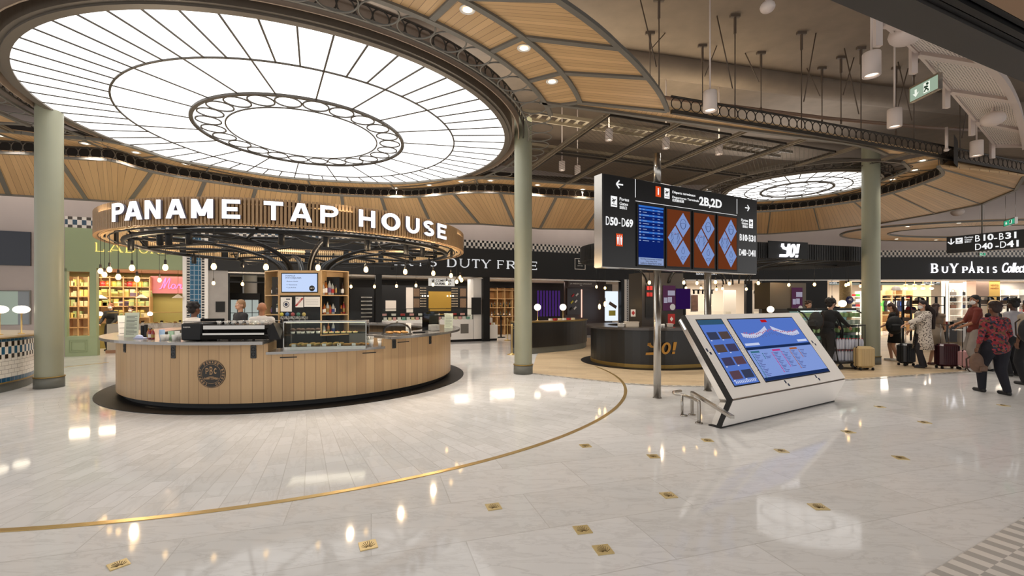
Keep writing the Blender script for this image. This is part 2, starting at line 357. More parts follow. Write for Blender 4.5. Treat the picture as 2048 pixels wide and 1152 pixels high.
def glyph(c, t=.2, serif=0):
    """capital letters in a 1x1 cell, as convex pieces; t stroke weight, serif > 0 adds feet"""
    s = t; h = t*.85 if not serif else t*.5; tn = t if not serif else t*.5; g = []
    if c == 'P': g = [q(s/2, 0, s/2, 1, s), r_(s/2, 1-h, .55, 1), r_(s/2, .38, .55, .38+h)]+arc(.55, .69, .43, .31, -90, 90, s, h)
    elif c == 'A': g = [q(tn/2, 0, .5-tn*.2, 1, tn), q(1-s/2, 0, .5+s*.2, 1, s), r_(.22, .2, .78, .2+h)]
    elif c == 'N': g = [q(tn/2, 0, tn/2, 1, tn), q(1-tn/2, 0, 1-tn/2, 1, tn), q(1-s*.6, 0, s*.6, 1, s*1.15)]
    elif c == 'M': g = [q(tn/2, 0, tn/2, 1, tn), q(1-s/2, 0, 1-s/2, 1, s), q(.5, .12, s*.55, 1, s), q(.5, .12, 1-s*.55, 1, tn)]
    elif c == 'E': g = [q(s/2, 0, s/2, 1, s), r_(0, 0, 1, h), r_(0, 1-h, 1, 1), r_(0, .5-h/2, .85, .5+h/2)]
    elif c == 'F': g = [q(s/2, 0, s/2, 1, s), r_(0, 1-h, 1, 1), r_(0, .5-h/2, .8, .5+h/2)]
    elif c == 'T': g = [q(.5, 0, .5, 1, s), r_(0, 1-h, 1, 1)]
    elif c == 'H': g = [q(s/2, 0, s/2, 1, s), q(1-s/2, 0, 1-s/2, 1, s), r_(s/2, .5-h/2, 1-s/2, .5+h/2)]
    elif c == 'I': g = [q(.5, 0, .5, 1, s)]
    elif c == 'L': g = [q(s/2, 0, s/2, 1, s), r_(0, 0, 1, h)]
    elif c == 'Y': g = [q(.5, 0, .5, .5, s), q(.5, .42, s/2, 1, s), q(.5, .42, 1-tn/2, 1, tn)]
    elif c == 'O': g = arc(.5, .5, .52, .53, 0, 360, s, h*1.05, 24)
    elif c == 'U': g = [q(s/2, .4, s/2, 1, s), q(1-tn/2, .4, 1-tn/2, 1, tn)]+arc(.5, .42, .5, .44, 180, 360, s if not serif else (s+tn)/2, h, 14)
    elif c == 'D': g = [q(s/2, 0, s/2, 1, s), r_(0, 0, .5, h), r_(0, 1-h, .5, 1)]+arc(.5, .5, .5, .5, -90, 90, s, h, 14)
    elif c == 'R': g = [q(s/2, 0, s/2, 1, s), r_(s/2, 1-h, .5, 1), r_(s/2, .45, .5, .45+h), q(1-s/2, 0, .45, .5, s)]+arc(.5, .725, .38, .275, -90, 90, s, h)
    elif c == 'B': g = [q(s/2, 0, s/2, 1, s), r_(s/2, 1-h, .5, 1), r_(s/2, .5-h/2, .55, .5+h/2), r_(s/2, 0, .55, h)]+arc(.5, .74, .4, .26, -90, 90, s, h)+arc(.52, .265, .46, .265, -90, 90, s, h)
    elif c == 'S': g = arc(.5, .735, .44, .275, 25, 270, s, h, 14)+arc(.5, .275, .46, .285, -155, 90, s, h, 14)
    elif c == 'C': g = arc(.52, .5, .52, .52, 40, 320, s, h, 18)
    elif c == '-': g = [r_(.1, .42, .9, .42+h)]
    if serif:
        e = serif; k = .07
        def ft(x, w=.16): return [r_(x-w, 0, x+w, k)]
        def hd(x, w=.16): return [r_(x-w, 1-k, x+w, 1)]
        if c in 'PFTYR' : g += ft(s/2) if c in 'PFR' else ft(.5)
        if c in 'IHNM': g += (ft(.5)+hd(.5)) if c == 'I' else ft(tn/2, .12)+ft(1-tn/2, .12)+hd(tn/2, .12)+hd(1-tn/2, .12)
        if c in 'AR': g += ft(.98, .1)
        if c == 'A': g += ft(.05, .12)
        if c in 'YU': g += hd(s/2, .15)+hd(1-tn/2, .13)
        if c in 'TE': g += [r_(0, 1-.22, .05, 1), r_(.95, 1-.22, 1, 1)] if c == 'T' else [r_(.95, 0, 1, .22), r_(.95, .78, 1, 1), r_(.8, .38, .85, .62)]
        if c in 'FDPBRLE': g += [r_(-.08, 1-k, .05, 1), r_(-.08, 0, .05, k)]
        if c == 'L': g += [r_(.95, 0, 1, .24)]
        if c == 'F': g += [r_(.95, .78, 1, 1)]
    return g
def letters(mb, word_spec, mapf, th):
    """word_spec: list of polygons with mapping; mapf(u, v, d) -> world"""
    for poly in word_spec:
        n = len(poly); vs = [mapf(u, v, th) for u, v in poly]+[mapf(u, v, 0) for u, v in poly]
        mb.add(vs, [tuple(range(n)), tuple(range(2*n-1, n-1, -1))]+[(i, (i+1) % n, n+(i+1) % n, n+i) for i in range(n)])
# ------------------------------------------------------------------ shared materials
OAK = plankmat('oak_boards', (218, 182, 132), (188, 152, 108), w=.115, gap=.05, gapc=(96, 72, 48))
OAKC = plankmat('oak_cladding', (200, 166, 122), (174, 140, 100), w=.16, gap=.03, gapc=(90, 66, 42), rough=.4)
GREY = mat('grey_trim', (118, 114, 106), .5, noise=.1)
TAUPE = mat('taupe_frame', (104, 96, 86), .45, .3)
DARKT = mat('dark_truss', (60, 54, 47), .5, .2)
OLIVE = mat('olive_column', (148, 149, 128), .42, noise=.04, nscale=3)
BLACK = mat('black_metal', (18, 18, 19), .45, spec=.3)
BLK2 = mat('black_matt', (12, 12, 13), .55)
BRASS = mat('brass', (206, 176, 116), .28, .75)
BRASSD = mat('dull_brass', (150, 124, 70), .4, .8)
CHROME = mat('brushed_steel', (176, 172, 166), .25, 1)
STEELW = mat('worktop_steel', (150, 146, 142), .22, .7)
WHITE = mat('white_paint', (232, 228, 222), .4)
WHT2 = mat('white_paper', (236, 232, 226), .7)
LIT = glow('lit_white', (255, 253, 250), 2.3)
LITW = glow('lit_sign_letter', (250, 248, 255), 1.7)
BULB = glow('filament_bulb', (255, 205, 130), 9)
GLOBE = glow('opal_globe', (255, 240, 214), 3.2)
DOWN = glow('downlight_lens', (255, 240, 215), 4)
GLASS = glassmat('clear_glass')
PLASTER = mat('plaster_wall', (178, 166, 160), .8, noise=.05, nscale=2)
CONC = mat('vault_concrete', (136, 120, 104), .9, noise=.18, nscale=2.5, bump=.5)
# ------------------------------------------------------------------ floor
MARBLE = tilemat('marble_slabs', (230, 229, 228), (218, 217, 215), (204, 202, 199), 1.25, .62, .004, rough=.06, spec=.16, vein=.3, rot=-.3, vs=2.1, veinc=(140, 134, 128))
MARBS = tilemat('marble_small_tiles', (232, 231, 230), (221, 220, 218), (204, 202, 199), .34, .16, .003, rough=.06, spec=.16, vein=.24, uv=True, vs=1.2, veinc=(150, 145, 138))
b = MB(); b.box((-26, -6, -.3), (40, 34, 0)); struct('floor', b, MARBLE)
b = MB(); n = 120; A = []; B = []; uv = []
for i in range(n+1):
    t = math.radians(-198+i*205/n); A.append((KC.x+3.3*math.cos(t), KC.y+3.3*math.sin(t), .0035)); B.append((KC.x+6.9*math.cos(t), KC.y+6.9*math.sin(t), .0035))
    uv.append(((3.3, t*5.3), (6.9, t*5.3)))
b.strip(A, B, uv); struct('floor_ring', b, MARBS)
b = MB(); b.annulus(KC, 6.895, 6.95, .001, .007, 160, math.radians(-200), math.radians(13))
solo('brass_floor_strip', 'long curved brass strip set in the marble floor around the oak bar', 'floor inlay', b, BRASS)
# beige wood-look floor round the far bar
WOODF = tilemat('wood_look_tiles', (208, 186, 152), (186, 164, 132), (170, 148, 118), .9, .12, .002, rough=.4, vein=.35, rot=.12, veinc=(140, 116, 86))
edge = [P(x, y, 0) for x, y in ((1062, 746), (1150, 756), (1262, 767), (1400, 772), (1560, 768), (1686, 759), (1880, 746), (2048, 734))]
ec = [p.xy for p in catmull(edge, 6)]
b = MB(); poly = [(p.x, p.y) for p in ec]+[(20, 15), (22, 22.7), (6.9, 22.7), (1.6, 20.3), (.75, 14)]
b.add([(x, y, .004) for x, y in poly], [tuple(range(len(poly)))]); struct('floor_wood', b, WOODF)
def stripmat(name, a, bcol, sx, sy):
    m = bpy.data.materials.new(name); m.use_nodes = True; t = m.node_tree; bs = t.nodes['Principled BSDF']
    uv = nn(t, 'ShaderNodeUVMap'); mp = nn(t, 'ShaderNodeMapping'); mp.inputs['Scale'].default_value = (1/sx, 1/sy, 1); t.links.new(uv.outputs[0], mp.inputs[0])
    ck = nn(t, 'ShaderNodeTexChecker'); ck.inputs['Scale'].default_value = 1; ck.inputs['Color1'].default_value = lin(a); ck.inputs['Color2'].default_value = lin(bcol); t.links.new(mp.outputs[0], ck.inputs['Vector'])
    t.links.new(ck.outputs['Color'], bs.inputs['Base Color']); bs.inputs['Roughness'].default_value = .12; return m
CK1 = stripmat('grey_white_mosaic', (186, 182, 177), (230, 225, 218), .075, .15)
CK2 = stripmat('edge_mosaic', (170, 166, 160), (214, 208, 198), .09, .09)
b = MB(); A = []; B = []
for i, p in enumerate(ec):
    d = (ec[min(i+1, len(ec)-1)]-ec[max(i-1, 0)]).normalized(); nrm = Vector((d.y, -d.x)); A.append((p.x, p.y, .005)); B.append((p.x+nrm.x*.13, p.y+nrm.y*.13, .005))
b.strip(A, B); struct('floor_mosaic_edge', b, CK2)
p0 = P(1850, 1152); p1 = P(2048, 1035); d = (p1-p0).normalized(); nr = Vector((d.y, -d.x, 0)); a0 = p0-d*3; a1 = p1+d*6
b = MB(); up = Vector((0, 0, .004)); b.strip([a0+up, a1+up], [a0+nr*2.4+up, a1+nr*2.4+up]); struct('floor_mosaic', b, CK1)
# brass inserts in the slabs
GOLD = mat('brass_insert', (204, 182, 128), .35, .3); GOLDD = mat('engraved_lines', (92, 70, 34), .5, .4)
ins = [(237, 1130, .62), (736, 1091, .15), (987, 1014, .0), (1165, 1060, -.1), (1206, 1100, -.1), (1337, 991, -.12), (1637, 1014, -.3), (1171, 892, -.1), (1307, 913, -.25), (1415, 881, -.35), (1563, 902, -.35), (1801, 916, -.5), (1697, 864, -.2), (1849, 845, -.5), (1760, 814, -.4), (2007, 811, -.5)]
place = ['at the lower left below the curved strip', 'nearest the bottom centre, left of the next pair', 'just below the curved strip near the middle', 'upper one of the close pair at bottom centre', 'lower one of the close pair at bottom centre', 'below the sign posts in the open floor', 'in the open floor at the lower right', 'close to where the curved strip bends', 'in front of the two sign posts', 'in front of the left corner of the map kiosk', 'in front of the middle of the map kiosk', 'alone to the right of the map kiosk', 'beside the right corner of the map kiosk', 'between the map kiosk and the walking people', 'behind the right end of the map kiosk', 'beneath the feet of the woman in the floral blouse']
i0 = None
for k, (x, y, a) in enumerate(ins):
    p = P(x, y, 0)
    if i0 is None:
        i0 = thing('brass_floor_plate', '', 'floor inlay', p, 0, 'engraved brass plates in the marble floor')
        b = MB(); b.box((-.05, -.05, .0), (.05, .05, .006)); b.build('plate', GOLD, i0, True)
        b = MB()
        for j in range(9): t = math.radians(20+j*17.5); b.tube([(.0+.012*math.cos(t), -.035+.012*math.sin(t), .0065), (.055*math.cos(t)*.75, -.035+.075*math.sin(t), .0065)], .0016, 4)
        b.build('engraved_fan', GOLDD, i0, True); o = i0; o.rotation_euler.z = a+.3
    else: o = dup(i0, p, a+.3)
    if k != 0: o.scale = (1.15, 1.15, 1)
    o['label'] = 'square brass plate in the floor, '+place[k]
# ------------------------------------------------------------------ walls and slab above
SW0, SW1 = -7.0, 21.96
def wallbox(b, fr, s0, s1, z0, z1, d0=0, d1=.25): return b.box((s0, d0, z0), (s1, d1, z1), M=fr.M())
b = MB(); wallbox(b, WA, SW0, SW1, 4.28, 8.2); s130 = WA.L(131, 500)[0]
wallbox(b, WA, SW0, s130, 0, 4.28); struct('wall_left', b, PLASTER)
b = MB(); wallbox(b, WB, 6.8, 34, 4.28, 8.2); struct('wall_back', b, PLASTER)
b = MB(); b.box((-26, -1.5, 7.6), (40, 30, 7.9)); struct('ceiling', b, CONC)
b = MB()
for (y, r, z) in ((11.5, .28, 7.45), (15.8, .4, 7.4)):
    b.tube([(-24, y-5, z), (-4, y-2.2, z), (10, y+1.2, z), (34, y+6, z)], r, 12)
struct('trim_1', b, CONC)
# checker frieze and shop headers
CKW = checkmat('frieze_tiles', (26, 24, 24), (206, 198, 188), .10, .113, dark2=(22, 24, 28))
CKB = checkmat('frieze_tiles_blue', (58, 46, 34), (214, 206, 196), .11, .113, dark2=(32, 62, 84))
def frieze(fr, s0, s1, z0, z1, name, m, d=-.03):
    M = fr.M(); b = MB(); b.box((s0, d, z0), (s1, .0, z1), M=M); o = b
    vs = [M @ Vector(p) for p in ((s0, d-.002, z0), (s1, d-.002, z0), (s1, d-.002, z1), (s0, d-.002, z1))]
    b.v = []; b.f = []; b.uv = []; b.sm = []
    b.box((s0, d, z0), (s1, .0, z1), M=M)
    b.uv[2] = [(s0, 0), (s1, 0), (s1, z1-z0), (s0, z1-z0)]
    return b.build(name, m)
sL1 = WA.L(366, 520)[0]; sL2 = WA.L(412, 520)[0]
o = frieze(WA, s130, WA.L(640, 480)[0], 3.94, 4.28, 'trim_2', CKB); o['kind'] = 'structure'
o = frieze(WA, WA.L(640, 480)[0], SW1, 3.94, 4.28, 'trim_3', CKW); o['kind'] = 'structure'
o = frieze(WB, 6.8, 34, 3.94, 4.28, 'trim_4', CKW); o['kind'] = 'structure'
GREEN = mat('sage_green_paint', (148, 160, 122), .5); GREEND = mat('sage_moulding', (136, 148, 110), .5)
b = MB(); wallbox(b, WA, s130, sL1, 2.72, 3.94, -.05, .25); struct('wall_shop_green', b, GREEN)
b = MB(); wallbox(b, WA, sL2, SW1, 2.74, 3.94, -.06, .3); struct('wall_shop_black', b, BLK2)
b = MB(); wallbox(b, WB, 6.8, 34, 2.82, 3.94, -.06, .3); struct('wall_shop_back', b, BLK2)
# ------------------------------------------------------------------ columns
def column(x, y, lab, top=5.9):
    t = thing('column', lab, 'column', (x, y, 0), 0, 'round olive green columns')
    b = MB(); b.lathe([(.205, .2), (.205, top)], n=40); b.build('shaft', OLIVE, t, True)
    b = MB(); b.lathe([(.0, 0), (.222, 0), (.222, .2), (.205, .2)], n=40); b.build('plinth', mat('plinth_grey', (98, 99, 92), .5), t, True)
    b = MB(); b.torus((0, 0, .215), .222, .012, n=40, m=8); b.build('collar', BRASSD, t, True)
    return t
column(-8.98, 8.83, 'olive green round column between the tiled counter and the oak bar')
column(.26, 10.57, 'olive green round column behind the end of the brass floor strip')
column(9.67, 12.26, 'olive green round column beside the beige suitcase and the queue')
# ------------------------------------------------------------------ luminous ceilings
def luminous(c, R, mid, inn, core, nc, nlong, sub, phase, lab):
    t = thing('luminous_ceiling', lab, 'ceiling light', (c.x, c.y, ZC), 0)
    b = MB(); b.lathe([(.001, .02), (R, .02), (R, .06), (.001, .06)], n=96, smooth=False); b.build('diffuser', LIT, t, True)
    b = MB(); b.annulus((0, 0), R-.005, R+.1, -.01, .1, 128); b.annulus((0, 0), R+.1, R+.16, .02, .34, 128); b.build('outer_rim', TAUPE, t, True)
    b = MB()
    for k in range(nlong*sub):
        a = math.radians(phase+360/(nlong*sub)*k); r0 = inn if k % sub == 0 else mid
        x, y = math.cos(a), math.sin(a); w = .013
        b.add([(x*r0-y*w, y*r0+x*w, .005), (x*r0+y*w, y*r0-x*w, .005), (x*R+y*w, y*R-x*w, .005), (x*R-y*w, y*R+x*w, .005), (x*r0-y*w, y*r0+x*w, .02), (x*r0+y*w, y*r0-x*w, .02), (x*R+y*w, y*R-x*w, .02), (x*R-y*w, y*R+x*w, .02)], [(0, 1, 2, 3), (0, 4, 5, 1), (1, 5, 6, 2), (2, 6, 7, 3), (3, 7, 4, 0)])
    b.build('glazing_bars', DARKT, t, True)
    b = MB(); b.annulus((0, 0), mid-.016, mid+.016, .0, .02, 96); b.annulus((0, 0), inn-.035, inn+.035, -.02, .02, 96)
    if core: b.annulus((0, 0), core-.014, core+.014, .0, .02, 72)
    b.build('ring_bars', DARKT, t, True)
    b = MB()
    if nc:
        rc = (inn+core)/2; rr = PI*rc/nc*.97
        for k in range(nc):
            a = 2*PI*k/nc; cx, cy = rc*math.cos(a), rc*math.sin(a); b.annulus((cx, cy), rr-.018, rr+.008, .0, .02, 24)
    else:
        for k in range(6):
            a = 2*PI*k/6; b.annulus((.62*math.cos(a), .62*math.sin(a)), .30, .315, .0, .02, 24)
        b.annulus((0, 0), .3, .315, 0, .02, 32)
    b.build('ring_ornament', DARKT, t, True)
    return t
L1 = luminous(KC, 4.44, 3.28, 2.1, 1.52, 24, 20, 3, 11, 'huge round luminous ceiling with radial bars above the oak bar')
C2 = Vector((9.3, 14.9))
L2 = luminous(C2, 2.08, 1.5, 1.02, .0, 0, 16, 2, 5, 'smaller round luminous ceiling beside the right column')
# ring of upright circles round the big ceiling
def ringtruss(c, R, z0, h, n, name, lab, m=DARKT, wall=True):
    t = thing(name, lab, 'ceiling truss', (c.x, c.y, z0), 0)
    b = MB(); b.torus((0, 0, 0), R, .016, n=96); b.torus((0, 0, h), R, .016, n=96); b.build('rail', m, t, True)
    b = MB()
    for k in range(n):
        a = 2*PI*k/n; M = Matrix.Rotation(a, 4, 'Z') @ Matrix.Translation((R, 0, h/2)); b.torus((0, 0, 0), min(h/2, PI*R/n), .011, 'x', 14, 5, M=M)
    b.build('circles', m, t, True)
    if wall:
        b = MB(); b.annulus((0, 0), R-.12, R-.1, -.02, h+.1, 96); b.build('backing', mat('taupe_drum', (150, 132, 116), .7), t, True)
    return t
ringtruss(KC, 4.86, ZC+.06, .23, 132, 'ring_truss', 'upright row of small metal circles around the huge luminous ceiling')
ringtruss(C2, 2.45, ZC-.02, .23, 66, 'ring_truss', 'upright row of small metal circles around the smaller luminous ceiling', wall=False)
t = thing('circle_grille', 'flat ring of large metal circles between the huge luminous ceiling and the oak band', 'ceiling grille', (KC.x, KC.y, ZC))
b = MB()
for k in range(64):
    a = 2*PI*k/64; b.torus((5.23*math.cos(a), 5.23*math.sin(a), .0), .252, .012, n=28, m=6)
b.build('circles', GREY, t, True)
b = MB(); b.annulus((0, 0), 4.96, 4.99, -.01, .03, 128); b.build('inner_hoop', GREY, t, True)
t = thing('circle_grille', 'flat ring of metal circles around the smaller luminous ceiling', 'ceiling grille', (C2.x, C2.y, ZC))
b = MB()
for k in range(36):
    a = 2*PI*k/36; b.torus((2.78*math.cos(a), 2.78*math.sin(a), .0), .235, .012, n=22, m=6)
b.build('circles', DARKT, t, True)
b = MB(); b.annulus((0, 0), 3.02, 3.08, -.02, .05, 96, math.radians(60), math.radians(290)); b.build('outer_hoop', TAUPE, t, True)
# ------------------------------------------------------------------ oak ceiling islands
def rib(b, p, q_, w=.045, dz=.03):
    p = Vector(p); q_ = Vector(q_); d = (q_-p).normalized(); s = d.cross(Vector((0, 0, 1))).normalized()*w; u = Vector((0, 0, 1))
    vs = [p-s-u*dz, p+s-u*dz, q_+s-u*dz, q_-s-u*dz, p-s+u*.02, p+s+u*.02, q_+s+u*.02, q_-s+u*.02]
    b.add(vs, [(0, 1, 2, 3), (7, 6, 5, 4), (0, 4, 5, 1), (1, 5, 6, 2), (2, 6, 7, 3), (3, 7, 4, 0)])
def edgeribs(b, pts, w=.04, dz=.035):
    for p, q_ in zip(pts, pts[1:]): rib(b, p, q_, w, dz)
def pol(r, a, z=ZC): return Vector((KC.x+r*math.cos(math.radians(a)), KC.y+r*math.sin(math.radians(a)), z))
near = thing('oak_ceiling_canopy', 'near oak ceiling band curving over the front of the huge luminous ceiling', 'ceiling canopy', (KC.x, KC.y, ZC))
cuts = [-17, -28, -39, -50, -61, -74, -88, -102, -116, -130, -144, -158, -172]
for a, c_ in zip(cuts, cuts[1:]):
    b = MB(); n = 8; A = [pol(5.52, a+(c_-a)*i/n) for i in range(n+1)]; B = [pol(6.1, a+(c_-a)*i/n) for i in range(n+1)]
    b.strip(A, B, th=.05); b.build('wood_panel', OAK, near)
outer = [(-10.4, 7.72), (-22, 7.33), (-30, 7.12), (-42, 6.92), (-55, 6.85), (-70, 6.9), (-85, 7.0), (-100, 6.9), (-115, 6.95), (-130, 7.0), (-145, 7.0), (-160, 7.0), (-175, 7.0)]
def orr(a): return lerp(sorted(outer), a)
oc = [-10.4, -21.5, -30, -42, -55, -68, -82, -96, -110, -124, -138, -152, -166]
for k in range(len(cuts)-1):
    n = 6; b = MB()
    A = [pol(6.13, cuts[k]+(cuts[k+1]-cuts[k])*i/n) for i in range(n+1)]
    B = [pol(orr(oc[k]+(oc[k+1]-oc[k])*i/n), oc[k]+(oc[k+1]-oc[k])*i/n) for i in range(n+1)]
    b.strip(A, B, th=.05); b.build('wood_panel', OAK, near)
for i in range(len(cuts)):
    b = MB(); rib(b, pol(5.52, cuts[i]), pol(6.1, cuts[i])); rib(b, pol(6.1, cuts[i]), pol(orr(oc[i]), oc[i])); b.build('rib', GREY, near)
b = MB(); edgeribs(b, [pol(5.5, -13-2.5*i) for i in range(65)]); b.build('edge_trim', GREY, near)
b = MB(); edgeribs(b, [pol(6.12, -17-2.5*i) for i in range(63)]); b.build('edge_trim', GREY, near)
b = MB(); edgeribs(b, [pol(orr(-10.4-2.5*i), -10.4-2.5*i) for i in range(63)]); b.build('edge_trim', GREY, near)
# plan curve followed by the far band, its truss and the sloping skirt
AP = [(-14.5, 9.3), (-12.8, 9.95), (-11.7, 10.35), (-11.05, 10.45), (-10.6, 10.72), (-9.9, 10.85), (-9.6, 11.0), (-9.4, 11.9), (-8.6, 12.8), (-7.0, 14.0), (-4.91, 14.6), (-3.19, 14.7), (-1.05, 14.1), (.88, 14.55), (2.96, 15.12), (6, 16.5), (7.8, 17.1), (9.2, 17.15), (10.6, 16.5), (11.65, 15.25), (11.85, 13.99), (11.75, 12.9), (11.47, 12.12), (10.7, 11.42)]
AC = catmull([Vector((x, y, 0)) for x, y in AP], 6)
def off_curve(cv, d):
    out = []
    for i, p in enumerate(cv):
        t = (cv[min(i+1, len(cv)-1)]-cv[max(i-1, 0)]).normalized(); out.append(Vector((p.x+t.y*d, p.y-t.x*d, 0)))
    return out
AI = off_curve(AC, .68)
def at(cv, z): return [Vector((p.x, p.y, z)) for p in cv]
far = thing('oak_ceiling_canopy', 'far oak ceiling with flat band and sloping scalloped skirt in front of the shops', 'ceiling canopy', (0, 14, ZC))
k = 0; step = 8
while k < len(AC)-1:
    e = min(k+step, len(AC)-1); b = MB(); b.strip(at(AI[k:e+1], ZC), at(AC[k:e+1], ZC), th=.05); b.build('wood_panel', OAK, far)
    b = MB(); rib(b, at(AI, ZC)[k], at(AC, ZC)[k], .02); b.build('rib', GREY, far); k = e
b = MB(); edgeribs(b, at(AI, ZC)); b.build('edge_trim', GREY, far)
ZT = 5.07
b = MB(); edgeribs(b, at(AC, ZC), .03); b.build('edge_trim', DARKT, far)
b = MB(); edgeribs(b, at(AC, ZT), .035); b.build('edge_trim', GREY, far)
def circles_along(b, cv, z, r, tr=.01, n=14):
    acc = 0; nxt = r
    for p, q_ in zip(cv, cv[1:]):
        L = (q_-p).length
        while nxt < acc+L:
            c = p+(q_-p)*((nxt-acc)/L); d = (q_-p).normalized()
            pts = [Vector((c.x+d.x*r*math.cos(t), c.y+d.y*r*math.cos(t), z+r*math.sin(t))) for t in [2*PI*i/n for i in range(n)]]
            b.tube(pts, tr, 5, True); nxt += 2*r
        acc += L
AB = off_curve(AC, -.28); b = MB(); b.strip(at(AB, ZT+.02), at(AB, 5.8)); b.build('void_shade_sheet', mat('void_shade_brown', (44, 37, 31), .8), far)  # dark sheet added behind the truss, stands in for the unlit void above the skirt
b = MB(); circles_along(b, AC, (ZC+ZT)/2, .125); b.build('circle_frieze', TAUPE, far)
# skirt: (px of the rib's top, px and row of its foot, height of the foot)
SK = [(-75, -40, 386, 4.55), (-20, 17, 389, 4.58), (115, 173, 399, 4.6), (303, 258, 404, 4.6), (410, 388, 414, 4.6), (512, 497, 424, 4.6), (599, 597, 432, 4.6), (683, 690, 438, 4.6), (762, 778, 443, 4.6), (837, 862, 447, 4.6), (907, 958, 447.5, 4.6), (1000, 1030, 452, 4.6), (1113, 1080, 457, 4.6), (1207, 1170, 458, 4.6), (1290, 1270, 462, 4.6), (1370, 1360, 466, 4.62), (1450, 1450, 468, 4.64), (1541, 1535, 467.5, 4.66), (1627, 1639, 460, 4.72), (1707, 1760, 446.5, 4.8)]
SK2 = [(1783, 387, 1870, 427, 4.86), (1848, 367, 1962, 408, 4.93), (1883, 337, 2031, 379, 5.03), (1892, 322, 2048, 352, 5.1)]
def curve_at_px(x, i0):
    for i in range(i0, len(AC)-1):
        a, c_ = AC[i], AC[i+1]; xa, xb = a.x/a.y*F+CX, c_.x/c_.y*F+CX
        if xa <= x <= xb: return a+(c_-a)*((x-xa)/(xb-xa)), i
    return AC[-1], len(AC)-1
tops = []; i0 = 0
for (xt, xb, yb, zb) in SK: p, i0 = curve_at_px(xt, 0); tops.append((i0, Vector((p.x, p.y, ZT)), P(xb, yb, zb)))
for (xt, yt, xb, yb, zb) in SK2:
    p = P(xt, yt, ZT); j = min(range(len(AC)), key=lambda i: (AC[i]-Vector((p.x, p.y, 0))).length); tops.append((j, Vector((AC[j].x, AC[j].y, ZT)), P(xb, yb, zb)))
feet = [t[2] for t in tops]
for k in range(len(tops)-1):
    (ia, ta, fa), (ib, tb, fb) = tops[k], tops[k+1]
    mids = [ta]+[Vector((AC[i].x, AC[i].y, ZT)) for i in range(ia+1, max(ia+1, ib+(0 if ib == ia else 1))) if (AC[i]-AC[ia]).length > 0][: ]+[tb]
    mids = [m for i, m in enumerate(mids) if i == 0 or (m-mids[i-1]).length > .02]
    n = len(mids)-1
    if n < 1: continue
    bot = [fa+(fb-fa)*(i/n) for i in range(n+1)]; wd = (fb-fa).length*.6+(tb-ta).length*.4
    uv = [((wd*i/n+k*7.3, 0), (wd*i/n+k*7.3, (mids[i]-bot[i]).length)) for i in range(n+1)]
    b = MB(); b.strip(mids, bot, uv, th=.05); b.build('wood_panel', OAK, far)
    b = MB(); rib(b, ta, fa, .05 if k < 16 else .02, .02); b.build('rib', GREY, far)
b = MB(); edgeribs(b, feet, .04); b.build('edge_trim', GREY, far)
# ribbon joining both sides, with the upstand of circles along its near edge
RO = [Vector((1.2, 8.15, 0)), Vector((3.06, 8.74, 0)), Vector((6.2, 9.79, 0)), Vector((8.9, 10.76, 0)), Vector((10.7, 11.42, 0)), Vector((14.5, 12.87, 0)), Vector((20, 15, 0))]
RI = [Vector((.52, 8.35, 0)), Vector((3.1, 9.14, 0)), Vector((4.89, 9.68, 0)), Vector((8.0, 10.6, 0)), Vector((9.3, 11.3, 0)), Vector((10.9, 11.75, 0)), Vector((11, 11.8, 0))]
rib_t = thing('oak_ceiling_ribbon', 'straight narrow oak ceiling ribbon running to the right past the hanging white lamps', 'ceiling canopy', (6, 9.5, ZC))
ra = catmull(RO[:5], 5); rb = catmull(RI[:5], 5)
for k in range(0, len(ra)-1, 5):
    b = MB(); b.strip(at(ra[k:k+6], ZC+.012), at(rb[k:k+6], ZC+.012), th=.05); b.build('wood_panel', OAK, rib_t)
b = MB(); edgeribs(b, at(catmull(RO[1:], 5), ZC-.01), .03, .05); b.build('edge_trim', DARKT, rib_t)
b = MB(); edgeribs(b, at(rb, ZC)); b.build('edge_trim', GREY, rib_t)
rr = catmull(RO[1:], 5); b = MB(); circles_along(b, rr, ZC+.14, .115); b.build('circle_frieze', DARKT, rib_t)
b = MB(); b.tube([p+Vector((0, 0, ZC+.27)) for p in rr], .022, 6); b.build('top_rail', DARKT, rib_t)
# backing skirt beyond the ribbon on the right
rs = thing('oak_ceiling_canopy', 'oak ceiling panels under the hanging exit sign at the far right', 'ceiling canopy', (13, 12.5, ZC))
q0 = Vector((10.85, 11.6, ZC-.03)); 
tl = [Vector((11.3, 11.75, 5.3)), Vector((12.9, 12.35, 5.28)), Vector((14.5, 12.97, 5.26)), Vector((18.5, 14.5, 5.2))]
bl = [tops[-2][1], feet[-2]*.45+tops[-2][1]*.55, feet[-1], feet[-1]+Vector((3.2, 2.0, 0))]
b = MB(); b.strip(tl, bl, th=.04); b.build('wood_panel', OAK, rs)
# ------------------------------------------------------------------ downlights
def downlight(p, lab, g='recessed ceiling downlights', r=.085, power=24):
    global DL0
    if DL0 is None:
        t = thing('downlight', lab, 'ceiling light', p, 0, g)
        b = MB(); b.lathe([(r*.72, .012), (r, -.004), (r*1.18, -.006), (r*1.2, .0)], n=24); b.build('trim_ring', WHITE, t, True)
        b = MB(); b.lathe([(.001, -.003), (r*.72, -.003)], n=24); b.build('lens', DOWN, t, True); DL0 = t
    else: t = dup(DL0, p, label=lab)
    if power: spot((p[0], p[1], p[2]-.03), power*4.6, 125)
    return t
DL0 = None
dlp = [(935, 19), (1048, 96), (1104, 163), (0, 271), (170, 287), (272, 305), (372, 328), (790, 376), (858, 370), (922, 363), (981, 361), (1075, 370), (1165, 379), (1845, 321), (1830, 340), (1785, 359)]
ZLOW = [(1815, 453), (1793, 478), (1853, 488), (1918, 446), (1872, 480)]
